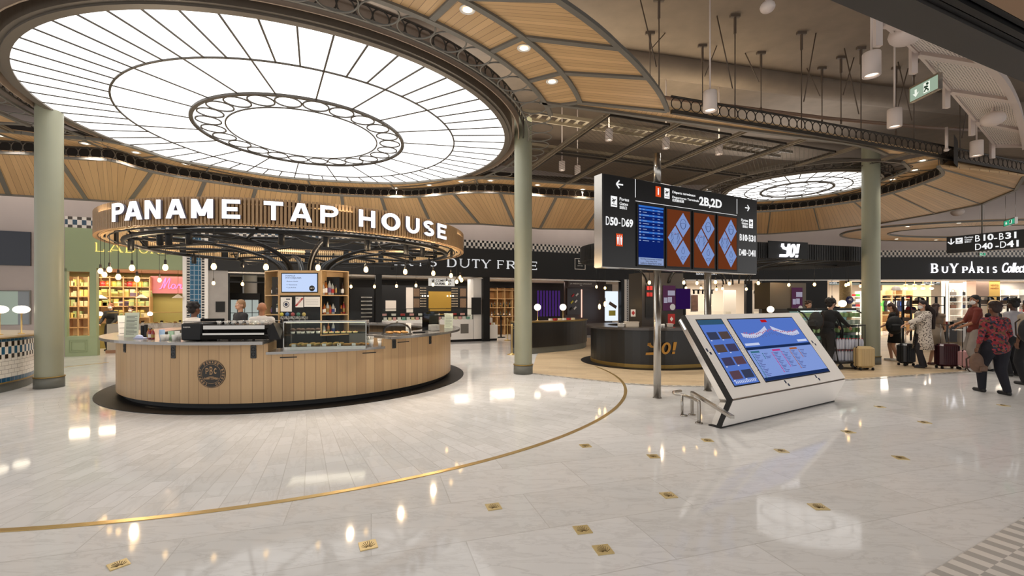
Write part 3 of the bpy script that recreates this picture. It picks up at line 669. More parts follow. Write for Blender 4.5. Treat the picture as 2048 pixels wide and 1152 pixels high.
wh = ['over the top of the picture, first along the near oak band', 'second along the near oak band', 'third along the near oak band, nearest the white drum lamps', 'at the left edge in the far oak band', 'right of the left column in the far oak band', 'second right of the left column in the far oak band', 'third right of the left column in the far oak band', 'below the huge luminous ceiling, leftmost of a run of four', 'below the huge luminous ceiling, second of a run of four', 'below the huge luminous ceiling, third of a run of four', 'in the far oak band just left of the middle column', 'in the far oak band just right of the middle column', 'in the far oak band left of the black direction sign', 'right of the right column, farthest right of three', 'right of the right column, middle of three', 'right of the right column, nearest to it of three']
for (x, y), s_ in zip(dlp, wh): downlight(P(x, y, ZC-.006), 'round recessed downlight '+s_)
for k_, (x, y) in enumerate(ZLOW): downlight(P(x, y, 4.64), 'round downlight in the distant oval oak ring, %s of five' % ORD[k_], power=0)
# ------------------------------------------------------------------ wire mesh field
def inside(poly, x, y):
    c = False; n = len(poly)
    for i in range(n):
        a, b_ = poly[i], poly[(i+1) % n]
        if (a.y > y) != (b_.y > y) and x < (b_.x-a.x)*(y-a.y)/(b_.y-a.y)+a.x: c = not c
    return c
region = [p for p in AI]+[Vector((10.2, 11.2, 0)), Vector((8, 10.6, 0)), Vector((4.89, 9.68, 0)), Vector((.52, 8.35, 0)), Vector((-.2, 7, 0)), Vector((-4, 4.4, 0)), Vector((-9, 6, 0)), Vector((-14, 8, 0))]
g0 = Vector((.52, 8.35, 0)); gu = Vector((.94, .342, 0)); gw = Vector((-.342, .94, 0))
WIRE = mat('mesh_wire', (84, 76, 62), .5, .4)
px_ = 1.65; py_ = 2.47; mw, mh = 1.45, 2.3
pm = None; cnt = 0; labs = []
for j in range(-2, 4):
    for i in range(-9, 7):
        c = g0+gu*(1.42+px_*(i+.5))+gw*(py_*(j+.5))
        if (Vector((c.x, c.y))-KC).length < 5.75 or (Vector((c.x, c.y))-C2).length < 3.0: continue
        if not all(inside(region, (c+gu*a*.55+gw*e*.8).x, (c+gu*a*.55+gw*e*.8).y) for a in (-1, 1) for e in (-1, 1)): continue
        loc = Vector((c.x, c.y, ZC)); a = math.atan2(gu.y, gu.x)
        if pm is None:
            t = thing('wire_mesh_panel', '', 'ceiling panel', loc, a, 'framed wire mesh ceiling panels')
            b = MB(); hw, hh = mw/2, mh/2; s = .03
            for x0, y0, x1, y1 in ((-hw, -hh, hw, -hh+s), (-hw, hh-s, hw, hh), (-hw, -hh, -hw+s, hh), (hw-s, -hh, hw, hh)): b.box((x0, y0, -.02), (x1, y1, .03))
            b.build('frame', DARKT, t, True)
            b = MB(); sp = .085; W_, H_ = mw/2-.03, mh/2-.03
            for sg in (1, -1):
                k = -W_-H_*.6
                k = -3.0
                while k < 3.0:
                    # line x = k + sg*y*1.3
                    pts = []
                    ya, yb = -H_, H_
                    xa, xb = k+sg*ya*1.3, k+sg*yb*1.3
                    lo, hi = 0.0, 1.0
                    for bound, sgn in ((-W_, 1), (W_, -1)):
                        fa, fb = sgn*(xa-bound), sgn*(xb-bound)
                        if fa < 0 and fb < 0: lo = 2; break
                        if fa < 0: lo = max(lo, fa/(fa-fb))
                        elif fb < 0: hi = min(hi, fa/(fa-fb))
                    if lo < hi:
                        p = Vector((xa+(xb-xa)*lo, ya+(yb-ya)*lo, 0)); q_ = Vector((xa+(xb-xa)*hi, ya+(yb-ya)*hi, 0)); d = (q_-p).normalized(); s_ = Vector((d.y, -d.x, 0))*.0045
                        b.add([p-s_, p+s_, q_+s_, q_-s_, (p+q_)/2+Vector((0, 0, .006))], [(0, 1, 2, 3), (0, 1, 4), (2, 3, 4)])
                    k += sp*1.8
            b.build('wire_mesh', WIRE, t, True); pm = t
        else: t = dup(pm, loc, a)
        labs.append((t, loc))
labs.sort(key=lambda q_: q_[1].x/q_[1].y)
for k, (t, loc) in enumerate(labs):
    xx = loc.x/loc.y*F+CX; yy = HY-(loc.z-CH)*F/loc.y
    side = 'left of the oak bar' if xx < 600 else 'between the middle column and the sign' if xx < 1200 else 'above the black direction sign' if xx < 1450 else 'beside the smaller luminous ceiling'
    t['label'] = 'framed wire mesh ceiling panel %s, %s from the left' % (side, ORD[min(k, 39)])
# beams of the grid
GB = mat('grid_beam', (128, 116, 98), .5, .2)
b0 = 0
for i in range(-8, 8):
    p = g0+gu*(1.42+px_*i)
    # find runs inside region
    run = []; k = -30
    segs = []
    for k in range(-60, 110):
        c = p+gw*(k*.1); ok = inside(region, c.x, c.y) and (Vector((c.x, c.y))-KC).length > 5.55 and (Vector((c.x, c.y))-C2).length > 3.1
        if ok: run.append(c)
        elif run: segs.append((run[0], run[-1])); run = []
    if run: segs.append((run[0], run[-1]))
    for (s0, s1) in segs:
        if (s1-s0).length < .6: continue
        b = MB(); u = Vector((0, 0, ZC)); rib(b, s0+u-gu*.05, s1+u-gu*.05, .014, .03); rib(b, s0+u+gu*.05, s1+u+gu*.05, .014, .03)
        k = s0
        xx = (s0+s1)/2; xx = xx.x/xx.y*F+CX; b0 += 1
        for e in range(int((s1-s0).length/.8)): c = s0+(s1-s0).normalized()*(e*.8+.2)+u; rib(b, c-gu*.05, c+gu*.05, .02, .0)
        solo('ceiling_beam', 'slim double metal beam of the mesh ceiling, %s of those %s' % (ORD[min(b0, 39)], 'left of the middle column' if xx < 1046 else 'right of the middle column'), 'ceiling beam', b, GB, 'double beams of the mesh ceiling')
for (x_, y_, p_) in ((1.5, 11, 70), (4.6, 12.2, 60), (-8.5, 9.8, 45)): area((x_, y_, 5.8), 2.6, p_, (1, .86, .62), (PI, 0, 0))
for sx_ in (-1, 4, 8.5, 13, 17.5): q_ = WA.W(sx_, -1.0, 5.5); area(q_, 4.0, 24, (1, .92, .84), (PI/2-.5, 0, WA.a), .3)
for sx_ in (10, 15, 20, 25): area((sx_, 21.8, 5.6), 4.5, 9, (1, .92, .84), (PI/2-.5, 0, 0), .3)
ec_ = Vector((20.3, 19.3)); el_ = lambda rx, ry, z: [Vector((ec_.x+rx*math.cos(i*PI/30), ec_.y+ry*math.sin(i*PI/30), z)) for i in range(61)]
fo = thing('oak_ceiling_canopy', 'distant oval oak ceiling ring with downlights above the souvenir shop', 'ceiling canopy', (20.3, 19.3, 4.65))
b = MB(); b.strip(el_(6, 2.9, 4.65), el_(4.1, 1.7, 4.65), th=.06); b.build('oak_ring', OAK, fo); b = MB(); edgeribs(b, el_(6, 2.9, 4.66), .05); edgeribs(b, el_(4.1, 1.7, 4.66), .05); b.build('edge_trim', GREY, fo)
# cable trays above the mesh
TRAY = mat('galvanised_tray', (104, 94, 80), .5, .4)
for k, (w_, ln, lab) in enumerate(((2.1, 12, 'perforated cable tray seen above the wire mesh, nearer one'), (4.1, 10, 'perforated cable tray seen above the wire mesh, farther one'))):
    b = MB(); p = g0+gw*w_-gu*3; u = Vector((0, 0, 6.1))
    for e in range(int(ln/.25)):
        c = p+gu*(e*.25)+u; rib(b, c, c+gw*.4, .04, .0)
    rib(b, p+u, p+gu*ln+u, .015, .06); rib(b, p+gw*.4+u, p+gw*.4+gu*ln+u, .015, .06)
    solo('cable_tray', lab, 'cable tray', b, TRAY)
# ================================================================== the round oak bar
def ang(px, r, far=False, c=KC):
    d = Vector(((px-CX)/F, 1.0)).normalized(); bb = d.dot(c); cc = c.dot(c)-r*r; t = bb-math.sqrt(max(bb*bb-cc, 0)) if not far else bb+math.sqrt(max(bb*bb-cc, 0))
    p = d*t-c; return math.atan2(p.y, p.x)
def KP(r, a, z): return Vector((KC.x+r*math.cos(a), KC.y+r*math.sin(a), z))
bar = thing('bar_counter', 'round oak clad bar counter with steel worktop under the slatted ring sign', 'counter', (KC.x, KC.y, 0))
aL = ang(533, 3.2); aR = ang(768, 3.2)
HI, LO = 1.06, .885
def sector(b, r0, r1, z0, z1, a0, a1, n=None):
    n = n or max(8, int(abs(a1-a0)*18)); return b.annulus((0, 0), r0, r1, z0, z1, n, a0, a1)
b = MB(); sector(b, 3.14, 3.2, .1, HI-.05, aR, aL+2*PI, 120); b.build('oak_cladding', OAKC, bar, True)
b = MB(); sector(b, 3.14, 3.2, .1, LO-.04, aL, aR, 40); b.build('oak_cladding', OAKC, bar, True)
b = MB(); sector(b, 2.6, 3.42, HI-.045, HI, aR, aL+2*PI, 120); b.build('worktop', STEELW, bar, True)
b = MB(); sector(b, 2.6, 3.24, LO-.04, LO, aL, aR, 40); b.build('worktop', STEELW, bar, True)
b = MB()
for a in (aL, aR): b = MB(); sector(b, 2.65, 3.2, LO-.03, HI-.045, a-.006, a+.006, 2); b.build('end_panel', OAKC, bar, True)
b = MB(); sector(b, 3.06, 3.11, 0.012, .1, 0, 2*PI, 120); b.build('kick_base', BLK2, bar, True)
b = MB(); b.annulus((0, 0), 2.5, 2.6, .0, LO-.05, 120); b.build('inner_panel', mat('inner_panel_grey', (92, 88, 84), .4), bar, True)
b = MB(); b.annulus((KC.x, KC.y), 2.9, 3.5, .002, .012, 160)
solo('floor_ring_mat', 'black ring laid in the floor around the foot of the oak bar', 'floor inlay', b, mat('black_stone', (20, 19, 19), .5, spec=.25))
SOCK = mat('socket_black', (30, 29, 28), .35)
for px, z0, z1 in ((250, .83, .98), (347, .79, .99), (507, .79, .99), (788, .83, .99), (860, .83, .99), (901, .85, .99)):
    a = ang(px, 3.2); M = Matrix.Rotation(a, 4, 'Z') @ Matrix.Translation((3.2, 0, 0)); b = MB(); b.rbox((-.005, -.042, z0), (.012, .042, z1), .006, M=M); s = b.build('socket_plate', SOCK, bar, True)
    b = MB()
    for zz in (.3, .7): b.torus((.013, 0, z0+(z1-z0)*zz), .026, .004, 'x', 12, 4, M=M)
    b.build('socket_ring', BLACK, s, True)
for x0, x1, z in ((560, 594, .79), (725, 752, .79), (795, 818, .93)):
    a0, a1 = ang(x0, 3.2), ang(x1, 3.2); b = MB(); b.annulus((0, 0), 3.195, 3.206, z-.008, z+.008, 6, a0, a1); b.build('slot', BLK2, bar, True)
# round emblem
a = ang(423, 3.2); E0 = Matrix.Translation((3.2, 0, .56)) @ Matrix.Rotation(PI/2, 4, 'Z') @ Matrix.Rotation(PI/2, 4, 'X'); EM = Matrix.Rotation(a, 4, 'Z') @ E0
TAN = mat('emblem_oak', (186, 148, 104), .5)
def curvy(b):           # bend flat emblem geometry onto the cylinder
    return b
b = MB(); R_ = .215
def emb(x, y, d=.006):
    th = a+x/3.2; return Vector((( 3.2+d)*math.cos(th), (3.2+d)*math.sin(th), .56+y))
def embpoly(b, polys, d=.006): 
    for pl in polys: b.add([emb(x, y, d) for x, y in pl], [tuple(range(len(pl)))])
embpoly(b, [[(0, 0), (R_*math.cos(i*PI/32), R_*math.sin(i*PI/32)), (R_*math.cos((i+1)*PI/32), R_*math.sin((i+1)*PI/32))] for i in range(64)]); badge = b.build('emblem', mat('emblem_dark', (38, 34, 30), .5), bar, True)
b = MB(); embpoly(b, arc(0, 0, .207, .207, 0, 360, .005, .005, 48)+arc(0, 0, .15, .15, 0, 360, .004, .004, 48), .008)
def place(gl, cx, cy, w, h, rot=0):
    out = []
    for pl in gl: out.append([(cx+((u-.5)*w)*math.cos(rot)-((v-.5)*h)*math.sin(rot), cy+((u-.5)*w)*math.sin(rot)+((v-.5)*h)*math.cos(rot)) for u, v in pl])
    return out
for ch, x in (('P', -.062), ('B', 0), ('C', .062)): embpoly(b, place(glyph(ch, .24, .1 if ch != 'C' else 0), x, .045 if ch != 'B' else .05, .045, .085 if ch != 'B' else .12), .008)
def W2(ch):
    if ch == 'W': return [q(.25, 0, .08, 1, .18), q(.28, 0, .5, .8, .16), q(.72, 0, .5, .8, .16), q(.75, 0, .92, 1, .18)]
    if ch == 'G': return glyph('C', .2)+[r_(.55, .35, .98, .52), r_(.8, .1, .98, .5)]
    return glyph(ch, .22)
for wd, mid in (('PANAME', 90), ('BREWING', -22), ('COMPANY', 202)):
    n = len(wd)
    for i, ch in enumerate(wd):
        t = math.radians(mid-(i-(n-1)/2)*14.0); embpoly(b, place(W2(ch), .179*math.cos(t), .179*math.sin(t), .026, .034, t-PI/2), .008)
embpoly(b, arc(0, -.10, .10, .06, 20, 160, .006, .006, 12)+arc(0, -.10, .085, .045, 20, 160, .005, .005, 12)+[r_(-.12, -.075, .12, -.07)]+[q(x*.02, -.09, x*.02, -.05, .004) for x in range(-5, 6)], .008)
b.build('emblem_lettering', TAN, badge, True)
# ------------------------------------------------------------------ slatted ring sign
can = thing('slatted_ring_sign', 'large round oak slatted ring with glowing white letters above the oak bar', 'sign', (KC.x, KC.y, 2.8))
SLAT = mat('slat_oak', (172, 136, 94), .5, noise=.15, nscale=30); SLATLIT = mat('slat_oak_lit', (232, 196, 144), .5, noise=.15, nscale=30)  # second oak is lightened in colour for the lamplight on the inner slats
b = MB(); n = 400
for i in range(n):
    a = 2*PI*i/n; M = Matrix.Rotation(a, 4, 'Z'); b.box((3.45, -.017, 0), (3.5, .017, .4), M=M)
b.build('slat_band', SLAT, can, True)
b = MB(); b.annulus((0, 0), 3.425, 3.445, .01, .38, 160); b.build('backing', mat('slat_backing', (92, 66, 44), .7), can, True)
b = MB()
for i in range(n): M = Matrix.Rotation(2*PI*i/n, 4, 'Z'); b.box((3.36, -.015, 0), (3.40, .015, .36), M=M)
b.build('slat_band', SLATLIT, can, True)
b = MB(); b.annulus((0, 0), 3.36, 3.46, .015, .03, 160); b.annulus((0, 0), 3.36, 3.46, .3, .32, 160); b.build('frame_hoop', SLATLIT, can, True)
b = MB()
for i in range(20): M = Matrix.Rotation(2*PI*(i+.3)/20, 4, 'Z'); b.box((3.33, -.07, -.01), (3.36, .07, .37), M=M)
b.build('joint_plates', BLACK, can, True)
# illuminated letters, set round the ring
LP = [('P', 222, 245), ('A', 247, 281), ('N', 288, 318), ('A', 330, 369), ('M', 381, 424), ('E', 443, 479), ('T', 527, 566), ('A', 580, 624), ('P', 641, 678), ('H', 719, 751), ('O', 765, 801), ('U', 814, 840), ('S', 848, 870), ('E', 877, 894)]
LSIDE = mat('letter_side', (120, 116, 128), .4)
for ch, x0, x1 in LP:
    a0, a1 = ang(x0, 3.57), ang(x1, 3.57)
    def mp(u, v, d, a0=a0, a1=a1): t = a0+(a1-a0)*u; return Vector(((3.51+d)*math.cos(t), (3.51+d)*math.sin(t), .075+.275*v))
    b = MB(); letters(b, glyph(ch, .235), lambda u, v, d: mp(u, v, .036+d), .014); lt = b.build('letter', LITW, can, True)
    b = MB(); letters(b, glyph(ch, .235), mp, .035)
    b.build('letter_side', LSIDE, lt, True)
for i in range(6): t_ = i*PI/3; area((KC.x+2.9*math.cos(t_), KC.y+2.9*math.sin(t_), 3.1), 1.2, 26, (1, .88, .72), (PI, 0, 0))
# black steel frame under the ring
b = MB(); b.torus((0, 0, -.03), 3.1, .04, n=96, m=8); b.torus((0, 0, .0), 3.3, .012, n=96, m=6); b.torus((0, 0, .05), 1.7, .025, n=64, m=8)
for i in range(8):
    t0 = 2*PI*i/8+.2; t1 = t0+2*PI/8
    b.tube([(3.1*math.cos(t0), 3.1*math.sin(t0), 0), (1.7*math.cos((t0+t1)/2), 1.7*math.sin((t0+t1)/2), .05), (3.1*math.cos(t1), 3.1*math.sin(t1), 0)], .032, 6)
    if i % 2: b.tube([(3.36*math.cos(t0), 3.36*math.sin(t0), .12), (2.2*math.cos(t0), 2.2*math.sin(t0), .1), (.6*math.cos(t0), .6*math.sin(t0), .12)], .022, 6)
    b.tube([(3.36*math.cos(t0), 3.36*math.sin(t0), .3), (3.1*math.cos(t0), 3.1*math.sin(t0), -.03)], .018, 6)
b.build('steel_frame', BLACK, can, True)
for i in range(8):
    t0 = 2*PI*i/8+.2+PI/8; cs, sn = math.cos(t0), math.sin(t0); b = MB()
    for off in (-.035, .035):
        b.tube([((.5+1.75*(1-math.cos(s)))*cs-off*sn, (.5+1.75*(1-math.cos(s)))*sn+off*cs, -.5+.55*math.sin(s)) for s in [PI/2*k/12 for k in range(13)]]+[(3.1*cs-off*sn, 3.1*sn+off*cs, .04)], .028, 6)
    ar = b.build('curved_arm', BLACK, can, True)
    if i % 2 == 0:
        b = MB(); A = []; B = []
        for k in range(11): s = PI/2*k/12; r = .5+1.75*(1-math.cos(s)); z = -.5+.55*math.sin(s)-.026; A.append((r*cs-.012*sn, r*sn+.012*cs, z)); B.append((r*cs+.012*sn, r*sn-.012*cs, z))
        b.strip(A, B, th=.004); b.build('light_strip', mat('strip_white', (200, 198, 192), .4), ar, True)
b = MB()
for i in range(14):
    t0 = i*.449+.1; t1 = t0+.5; p, q_ = Vector((3.2*math.cos(t0), 3.2*math.sin(t0), -.02)), Vector((2.2*math.cos(t1), 2.2*math.sin(t1), .02)); m_ = (p+q_)/2-Vector((0, 0, .16))
    b.tube(catmull([p, (p+m_)/2-Vector((0, 0, .06)), m_, (q_+m_)/2-Vector((0, 0, .06)), q_], 3), .005, 4)
b.build('cables', BLK2, can, True)
# bulbs and spots hanging in the ring
def bulbproto(loc, drop, lab, g, key):
    t = thing('hanging_bulb', lab, 'hanging bulb', loc, 0, g)
    b = MB(); b.tube([(0, 0, .1), (0, 0, drop)], .004, 5); b.build('cord', BLK2, t, True)
    b = MB(); b.lathe([(.001, .12), (.016, .115), (.019, .06), (.015, .045)], n=12); b.build('socket', mat('bulb_socket', (60, 52, 44), .4, .5), t, True)
    b = MB(); b.lathe([(.001, -.05), (.02, -.046), (.034, -.025), (.037, 0), (.03, .025), (.017, .045)], n=14); b.build('bulb', BULB, t, True)
    return t
TB = [(201, 542), (209, 549), (219, 539), (236.6, 553.7), (264, 535.6), (274, 558), (319, 560), (330.6, 534.7), (427.6, 533), (427, 566), (485, 568), (532, 534), (579, 563), (636, 535), (702, 573), (732, 539), (749, 573), (793, 572), (810.5, 543.5), (832, 571), (866.6, 546.4), (866, 569), (893.5, 566), (902, 551), (913.4, 563.4), (920.5, 555), (923, 560)]
ZB = 2.17; bp = None
for k, (x, y) in enumerate(TB):
    lab = 'glowing filament bulb hanging below the oak slatted ring, %s from the left' % ORD[k]
    p = P(x, y, ZB); p = D(x, y, KP(3.3, ang(x, 3.3, p.y > KC.y), 0).y)
    if bp is None: bp = bulbproto(p, 2.78-ZB, lab, 'filament bulbs under the oak slatted ring', 0)
    else: dup(bp, p, label=lab)
for k in range(0, 27, 5):
    x, y = TB[k]; p = P(x, y, ZB); v = (p.xy-KC).normalized()*3.0+KC
    d = bpy.data.lights.new('bulb_light', 'POINT'); d.energy = 34; d.color = (1, .74, .46); d.shadow_soft_size = .035; o = bpy.data.objects.new('bulb_light', d); o.location = (v.x, v.y, 2.3); C.objects.link(o)
def canspot(loc, rz, lab, g, tilt=.0):
    t = thing('track_spotlight', lab, 'spotlight', loc, rz, g); M = Matrix.Rotation(tilt, 4, 'Y')
    b = MB(); b.lathe([(.001, .0), (.045, 0), (.048, -.01), (.048, -.19), (.04, -.19), (.038, -.17)], n=16, M=M); b.build('can', BLACK, t, True)
    b = MB(); b.lathe([(.001, -.165), (.038, -.165)], n=14, M=M); b.build('lens', glow('spot_lens', (255, 236, 205), 1.5), t, True)
    b = MB(); b.box((-.012, -.012, -.01), (.012, .012, .06)); b.build('bracket', BLACK, t, True); return t
cp0 = None
for k, (px, far_) in enumerate([(262, 0), (320, 0), (338, 0), (378, 0), (388, 1), (484, 1), (563, 0), (605, 1), (652, 0), (735, 0), (785, 1), (812, 0), (845, 0), (858, 1)]):
    r = 3.0; a = ang(px, r, bool(far_)); p = KP(r, a, 2.76)
    lab = 'black cylindrical spotlight on the steel frame inside the oak ring, %s from the left' % ORD[k]
    if cp0 is None: cp0 = canspot(p, a, lab, 'black spotlights inside the oak slatted ring')
    else: dup(cp0, p, a, lab)
    if k % 3 == 0: spot((p.x, p.y, 2.5), 26, 100)
# ------------------------------------------------------------------ back bar tower
tw = thing('back_bar_tower', 'oak and black shelving tower with menu screen in the middle of the oak bar', 'shelving', (KC.x, 9.9, 0))
OAKP = plankmat('oak_plain', (204, 166, 118), (186, 148, 100), w=.5, gap=.0, rough=.45)
OAKS = mat('oak_board_solid', (198, 162, 114), .5, noise=.12, nscale=14)
FS = Frame((-4.87, 9.5), 0); FL_ = Frame((-5.36, 9.86), math.atan2(-.36, .49)); FR_ = Frame((-3.99, 9.5), math.atan2(.42, .44))
def case(fr, w, z0, z1, dep, shelves, name='shelf_unit'):
    M = fr.M(); t = .022; b = MB()
    b.box((0, 0, z0), (t, dep, z1), M=M); b.box((w-t, 0, z0), (w, dep, z1), M=M)
    for z in [z0, z1-t]+shelves: b.box((t, .0, z), (w-t, dep, z+t), M=M)
    b.box((t, dep-.01, z0), (w-t, dep, z1), M=M); return b.build(name, OAKS, tw)
case(FL_, .6, .95, 2.33, .26, [1.38, 1.79]); case(FR_, .6, .95, 2.33, .26, [1.38, 1.79])
b = MB(); b.box((0, .0, 1.8), (.88, .3, 2.32), M=FS.M()); so = b.build('screen_housing', OAKS, tw)
b = MB(); b.box((0.0, .03, .1), (.88, .3, 1.8), M=FS.M()); b.box((-.3, .3, .1), (1.15, .9, 2.2), M=FS.M()); b.build('core', BLACK, tw)
b = MB(); b.rbox((.055, -.012, 1.855), (.825, .0, 2.27), .005, M=FS.M()); bz = b.build('screen_bezel', BLK2, so)
SCRW = glow('menu_screen', (196, 214, 248), 1.0)
b = MB(); b.box((.075, -.014, 1.875), (.805, -.012, 2.25), M=FS.M()); b.build('screen', SCRW, bz) if False else b.build('screen', SCRW, so)
INK = mat('ink_dark', (30, 40, 70), .6)
for s, x, z, sz in (('FORMULE', .15, 2.205, .045), ('PETIT DÉJEUNER', .15, 2.16, .045), ('• Boisson chaude', .16, 2.09, .036), ('• 1 Viennoiserie', .16, 2.02, .036), ('• 1 Jus de fruit', .16, 1.96, .036)):
    text(s, sz, INK, face(FS, x, -.016, z), so, 'screen_text', th=.001, ax='LEFT')
M_ = face(FS, .70, -.0165, 1.945); b = MB(); b.lathe([(.001, .001), (.06, .001), (.06, 0)], n=28, M=M_); b.build('price_disc', BLK2, so)
text('5,80 €', .034, WHT2, face(FS, .70, -.019, 1.945), so, 'screen_text', th=.001)
RED = mat('poster_red', (176, 44, 40), .6)
for x0, x1, z0, z1, kind in ((.03, .26, 1.46, 1.76, 0), (.34, .50, 1.55, 1.77, 1), (.52, .85, 1.56, 1.77, 2)):
    b = MB(); b.box((x0, .02, z0), (x1, .029, z1), M=FS.M()); p = b.build('notice', WHT2, tw)
    cx = (x0+x1)/2
    if kind == 0:
        b = MB(); b.lathe([(.001, .001), (.035, .001)], n=16, M=face(FS, cx, .017, (z0+z1)/2)); b.torus((0, 0, 0), .06, .006, n=20, m=4, M=face(FS, cx, .018, (z0+z1)/2)); b.box((cx-.0, .015, z1-.05), (x1-.03, .019, z1-.03), M=FS.M()); b.build('notice_print', INK, p)
    elif kind == 1:
        b = MB(); Mx = face(FS, cx, .018, 1.66) @ Matrix.Rotation(.85, 4, 'Z'); b.box((-.11, -.018, 0), (.11, .018, .001), M=Mx); b.build('notice_band', RED, p)
        text('LICENCE', .03, WHT2, Mx @ Matrix.Translation((0, 0, .002)), p, 'notice_text', th=.0005); text('IV', .05, INK, face(FS, x0+.04, .018, z1-.035), p, 'notice_text', th=.0005)
    else:
        for k in range(4): text('................................', .03, INK, face(FS, cx, .018, z1-.05-.035*k), p, 'notice_text', th=.0005, w=.26)
b = MB(); b.box((.05, -.02, 1.30), (.62, .03, 1.36), M=FS.M()); b.build('tap_rail', CHROME, tw)
for k in range(5):
    x = .1+.115*k; b = MB(); b.tube([(x, .0, 1.2), (x, -.03, 1.33), (x, -.09, 1.36), (x, -.11, 1.3)], .013, 8, M=FS.M()); b.tube([(x, -.07, 1.36), (x, -.07, 1.44)], .009, 8, M=FS.M()); tp = b.build('beer_tap', CHROME, tw)
    b = MB(); b.lathe([(.001, .006), (.04, .004), (.04, 0)], n=18, M=face(FS, x, -.075, 1.405)); b.build('tap_badge', mat('badge%d' % k, [(190, 180, 60), (70, 110, 160), (150, 60, 60), (60, 110, 90), (180, 160, 90)][k], .3), tp)
# bottles: shape kinds
BOT = {}
BGL = {'brown': mat('bottle_brown', (44, 24, 14), .12, spec=.7), 'green': mat('bottle_green', (24, 44, 26), .12, spec=.7), 'clear': mat('bottle_clear', (196, 200, 196), .08, spec=.8, alpha=.6), 'amber': mat('bottle_amber', (150, 84, 26), .1, spec=.7), 'red': mat('bottle_red', (120, 20, 24), .1, spec=.7)}
LBL = {'white': WHT2, 'red': RED, 'black': BLACK, 'gold': BRASSD, 'violet': mat('label_violet', (110, 76, 120), .6), 'blue': mat('label_blue', (40, 60, 120), .6)}
def bottle(loc, col, lb, h=.26, r=.035, lab='', g=None):
    key = (col, lb)
    s = (r/.035, r/.035, h/.26)
    if key not in BOT:
        t = thing('bottle', lab, 'bottle', loc, 0, g)
        b = MB(); b.lathe([(.001, 0), (.033, 0), (.035, .01), (.035, .15), (.028, .18), (.013, .21), (.012, .25), (.0135, .25)], n=12); b.build('glass', BGL[col], t, True)
        b = MB(); b.lathe([(.0356, .04), (.0356, .12)], n=12); b.build('label', LBL[lb], t, True)
        b = MB(); b.lathe([(.014, .235), (.014, .26), (.001, .261)], n=10); b.build('cap', BLACK if lb != 'gold' else BRASSD, t, True); BOT[key] = t; t.scale = s
    else: t = dup(BOT[key], loc, 0, lab, g, s)
    if g: t['group'] = g
    return t
def row(fr, s0, s1, y, z, n, kinds, where, g, h=.26, r=.035):
    for i in range(n):
        c_, l_ = kinds[i % len(kinds)]; p = fr.W(s0+(s1-s0)*i/max(1, n-1), y+.02*(i % 2), z)
        bottle(p, c_, l_, h*(.9+.1*((i*7) % 3)), r, '%s bottle, %s label, %s, %s from left' % (c_, l_, where, ORD[i]), g)
row(FL_, .12, .45, .12, 1.814, 3, [('brown', 'white'), ('brown', 'black'), ('brown', 'violet')], 'upper shelf left of the menu screen', 'beer bottles left of the menu screen')
row(FL_, .1, .45, .12, 1.404, 4, [('brown', 'violet'), ('brown', 'white'), ('green', 'white'), ('brown', 'gold')], 'lower shelf left of the menu screen', 'beer bottles left of the menu screen')
row(FR_, .08, .5, .1, 1.814, 7, [('clear', 'white'), ('amber', 'white'), ('clear', 'violet'), ('clear', 'red'), ('brown', 'gold'), ('green', 'black'), ('brown', 'white')], 'upper shelf right of the menu screen', 'spirits right of the menu screen', .3)
row(FR_, .06, .53, .1, 1.404, 9, [('red', 'white'), ('amber', 'white'), ('clear', 'gold'), ('amber', 'red'), ('clear', 'blue'), ('brown', 'white'), ('green', 'gold'), ('amber', 'black'), ('red', 'gold')], 'middle shelf right of the menu screen', 'spirits right of the menu screen', .24)
row(FR_, .1, .4, .1, .975, 4, [('clear', 'white'), ('amber', 'gold'), ('clear', 'blue'), ('green', 'white')], 'lowest shelf right of the menu screen', 'spirits right of the menu screen', .24)
# ------------------------------------------------------------------ coffee machine
FC = Frame((-4.6-.0, 6.95), .10)
sA, zA = FC.L(361, 684, 0); sB, _ = FC.L(546, 684, 0)
cm = thing('espresso_machine', 'long black and steel espresso machine on the front of the oak bar', 'coffee machine', FC.W((sA+sB)/2, .3, HI), 0)
M = FC.M(); w_ = sB-sA
b = MB(); b.rbox((sA, .0, HI+.01), (sA+.30, .5, HI+.335), .02, M=M); hp = b.build('side_cabinet', BLACK, cm)
text('FAEMA', .05, WHITE, face(FC, sA+.09, -.003, HI+.26), hp, 'maker_plate', th=.001, w=.1)
prof = [(0.0, HI+.03), (-.02, HI+.1), (.05, HI+.16), (.02, HI+.24), (.06, HI+.30), (.5, HI+.30), (.5, HI+.03)]
b = MB(); b.add([(sA+.29, y, z) for y, z in prof]+[(sB-.05, y, z) for y, z in prof], [tuple(range(7)), tuple(range(13, 6, -1))]+[(i, (i+1) % 7, 7+(i+1) % 7, 7+i) for i in range(7)], M=M); b.build('body', mat('machine_dark', (46, 44, 42), .2, .7), cm)
b = MB(); b.box((sA+.33, -.03, HI+.115), (sB-.12, -.005, HI+.15), M=M); b.box((sA+.33, -.012, HI+.22), (sB-.12, .01, HI+.29), M=M); b.build('steel_bands', CHROME, cm)
b = MB()
for x in (sA+.3, sB-.08): b.tube([(x, .02, HI+.3), (x, .02, HI+.36)], .006, 6, M=M)
b.tube([(sA+.02, .02, HI+.36), (sB-.06, .02, HI+.36)], .006, 6, M=M); b.tube([(sA+.3, .45, HI+.36), (sB-.06, .45, HI+.36)], .006, 6, M=M); b.build('cup_rail', CHROME, cm)
b = MB(); b.add([(sB-.05, -.02, HI+.02), (sB+.09, .05, HI+.02), (sB+.05, .3, HI+.3), (sB-.02, .05, HI+.34), (sB-.08, -.03, HI+.2), (sB-.05, .5, HI+.02), (sB-.05, .5, HI+.3)], [(0, 1, 3, 4), (1, 2, 3), (0, 1, 5), (1, 5, 6, 2), (2, 6, 3)], M=M); b.build('end_fin', BLACK, cm)
b = MB()
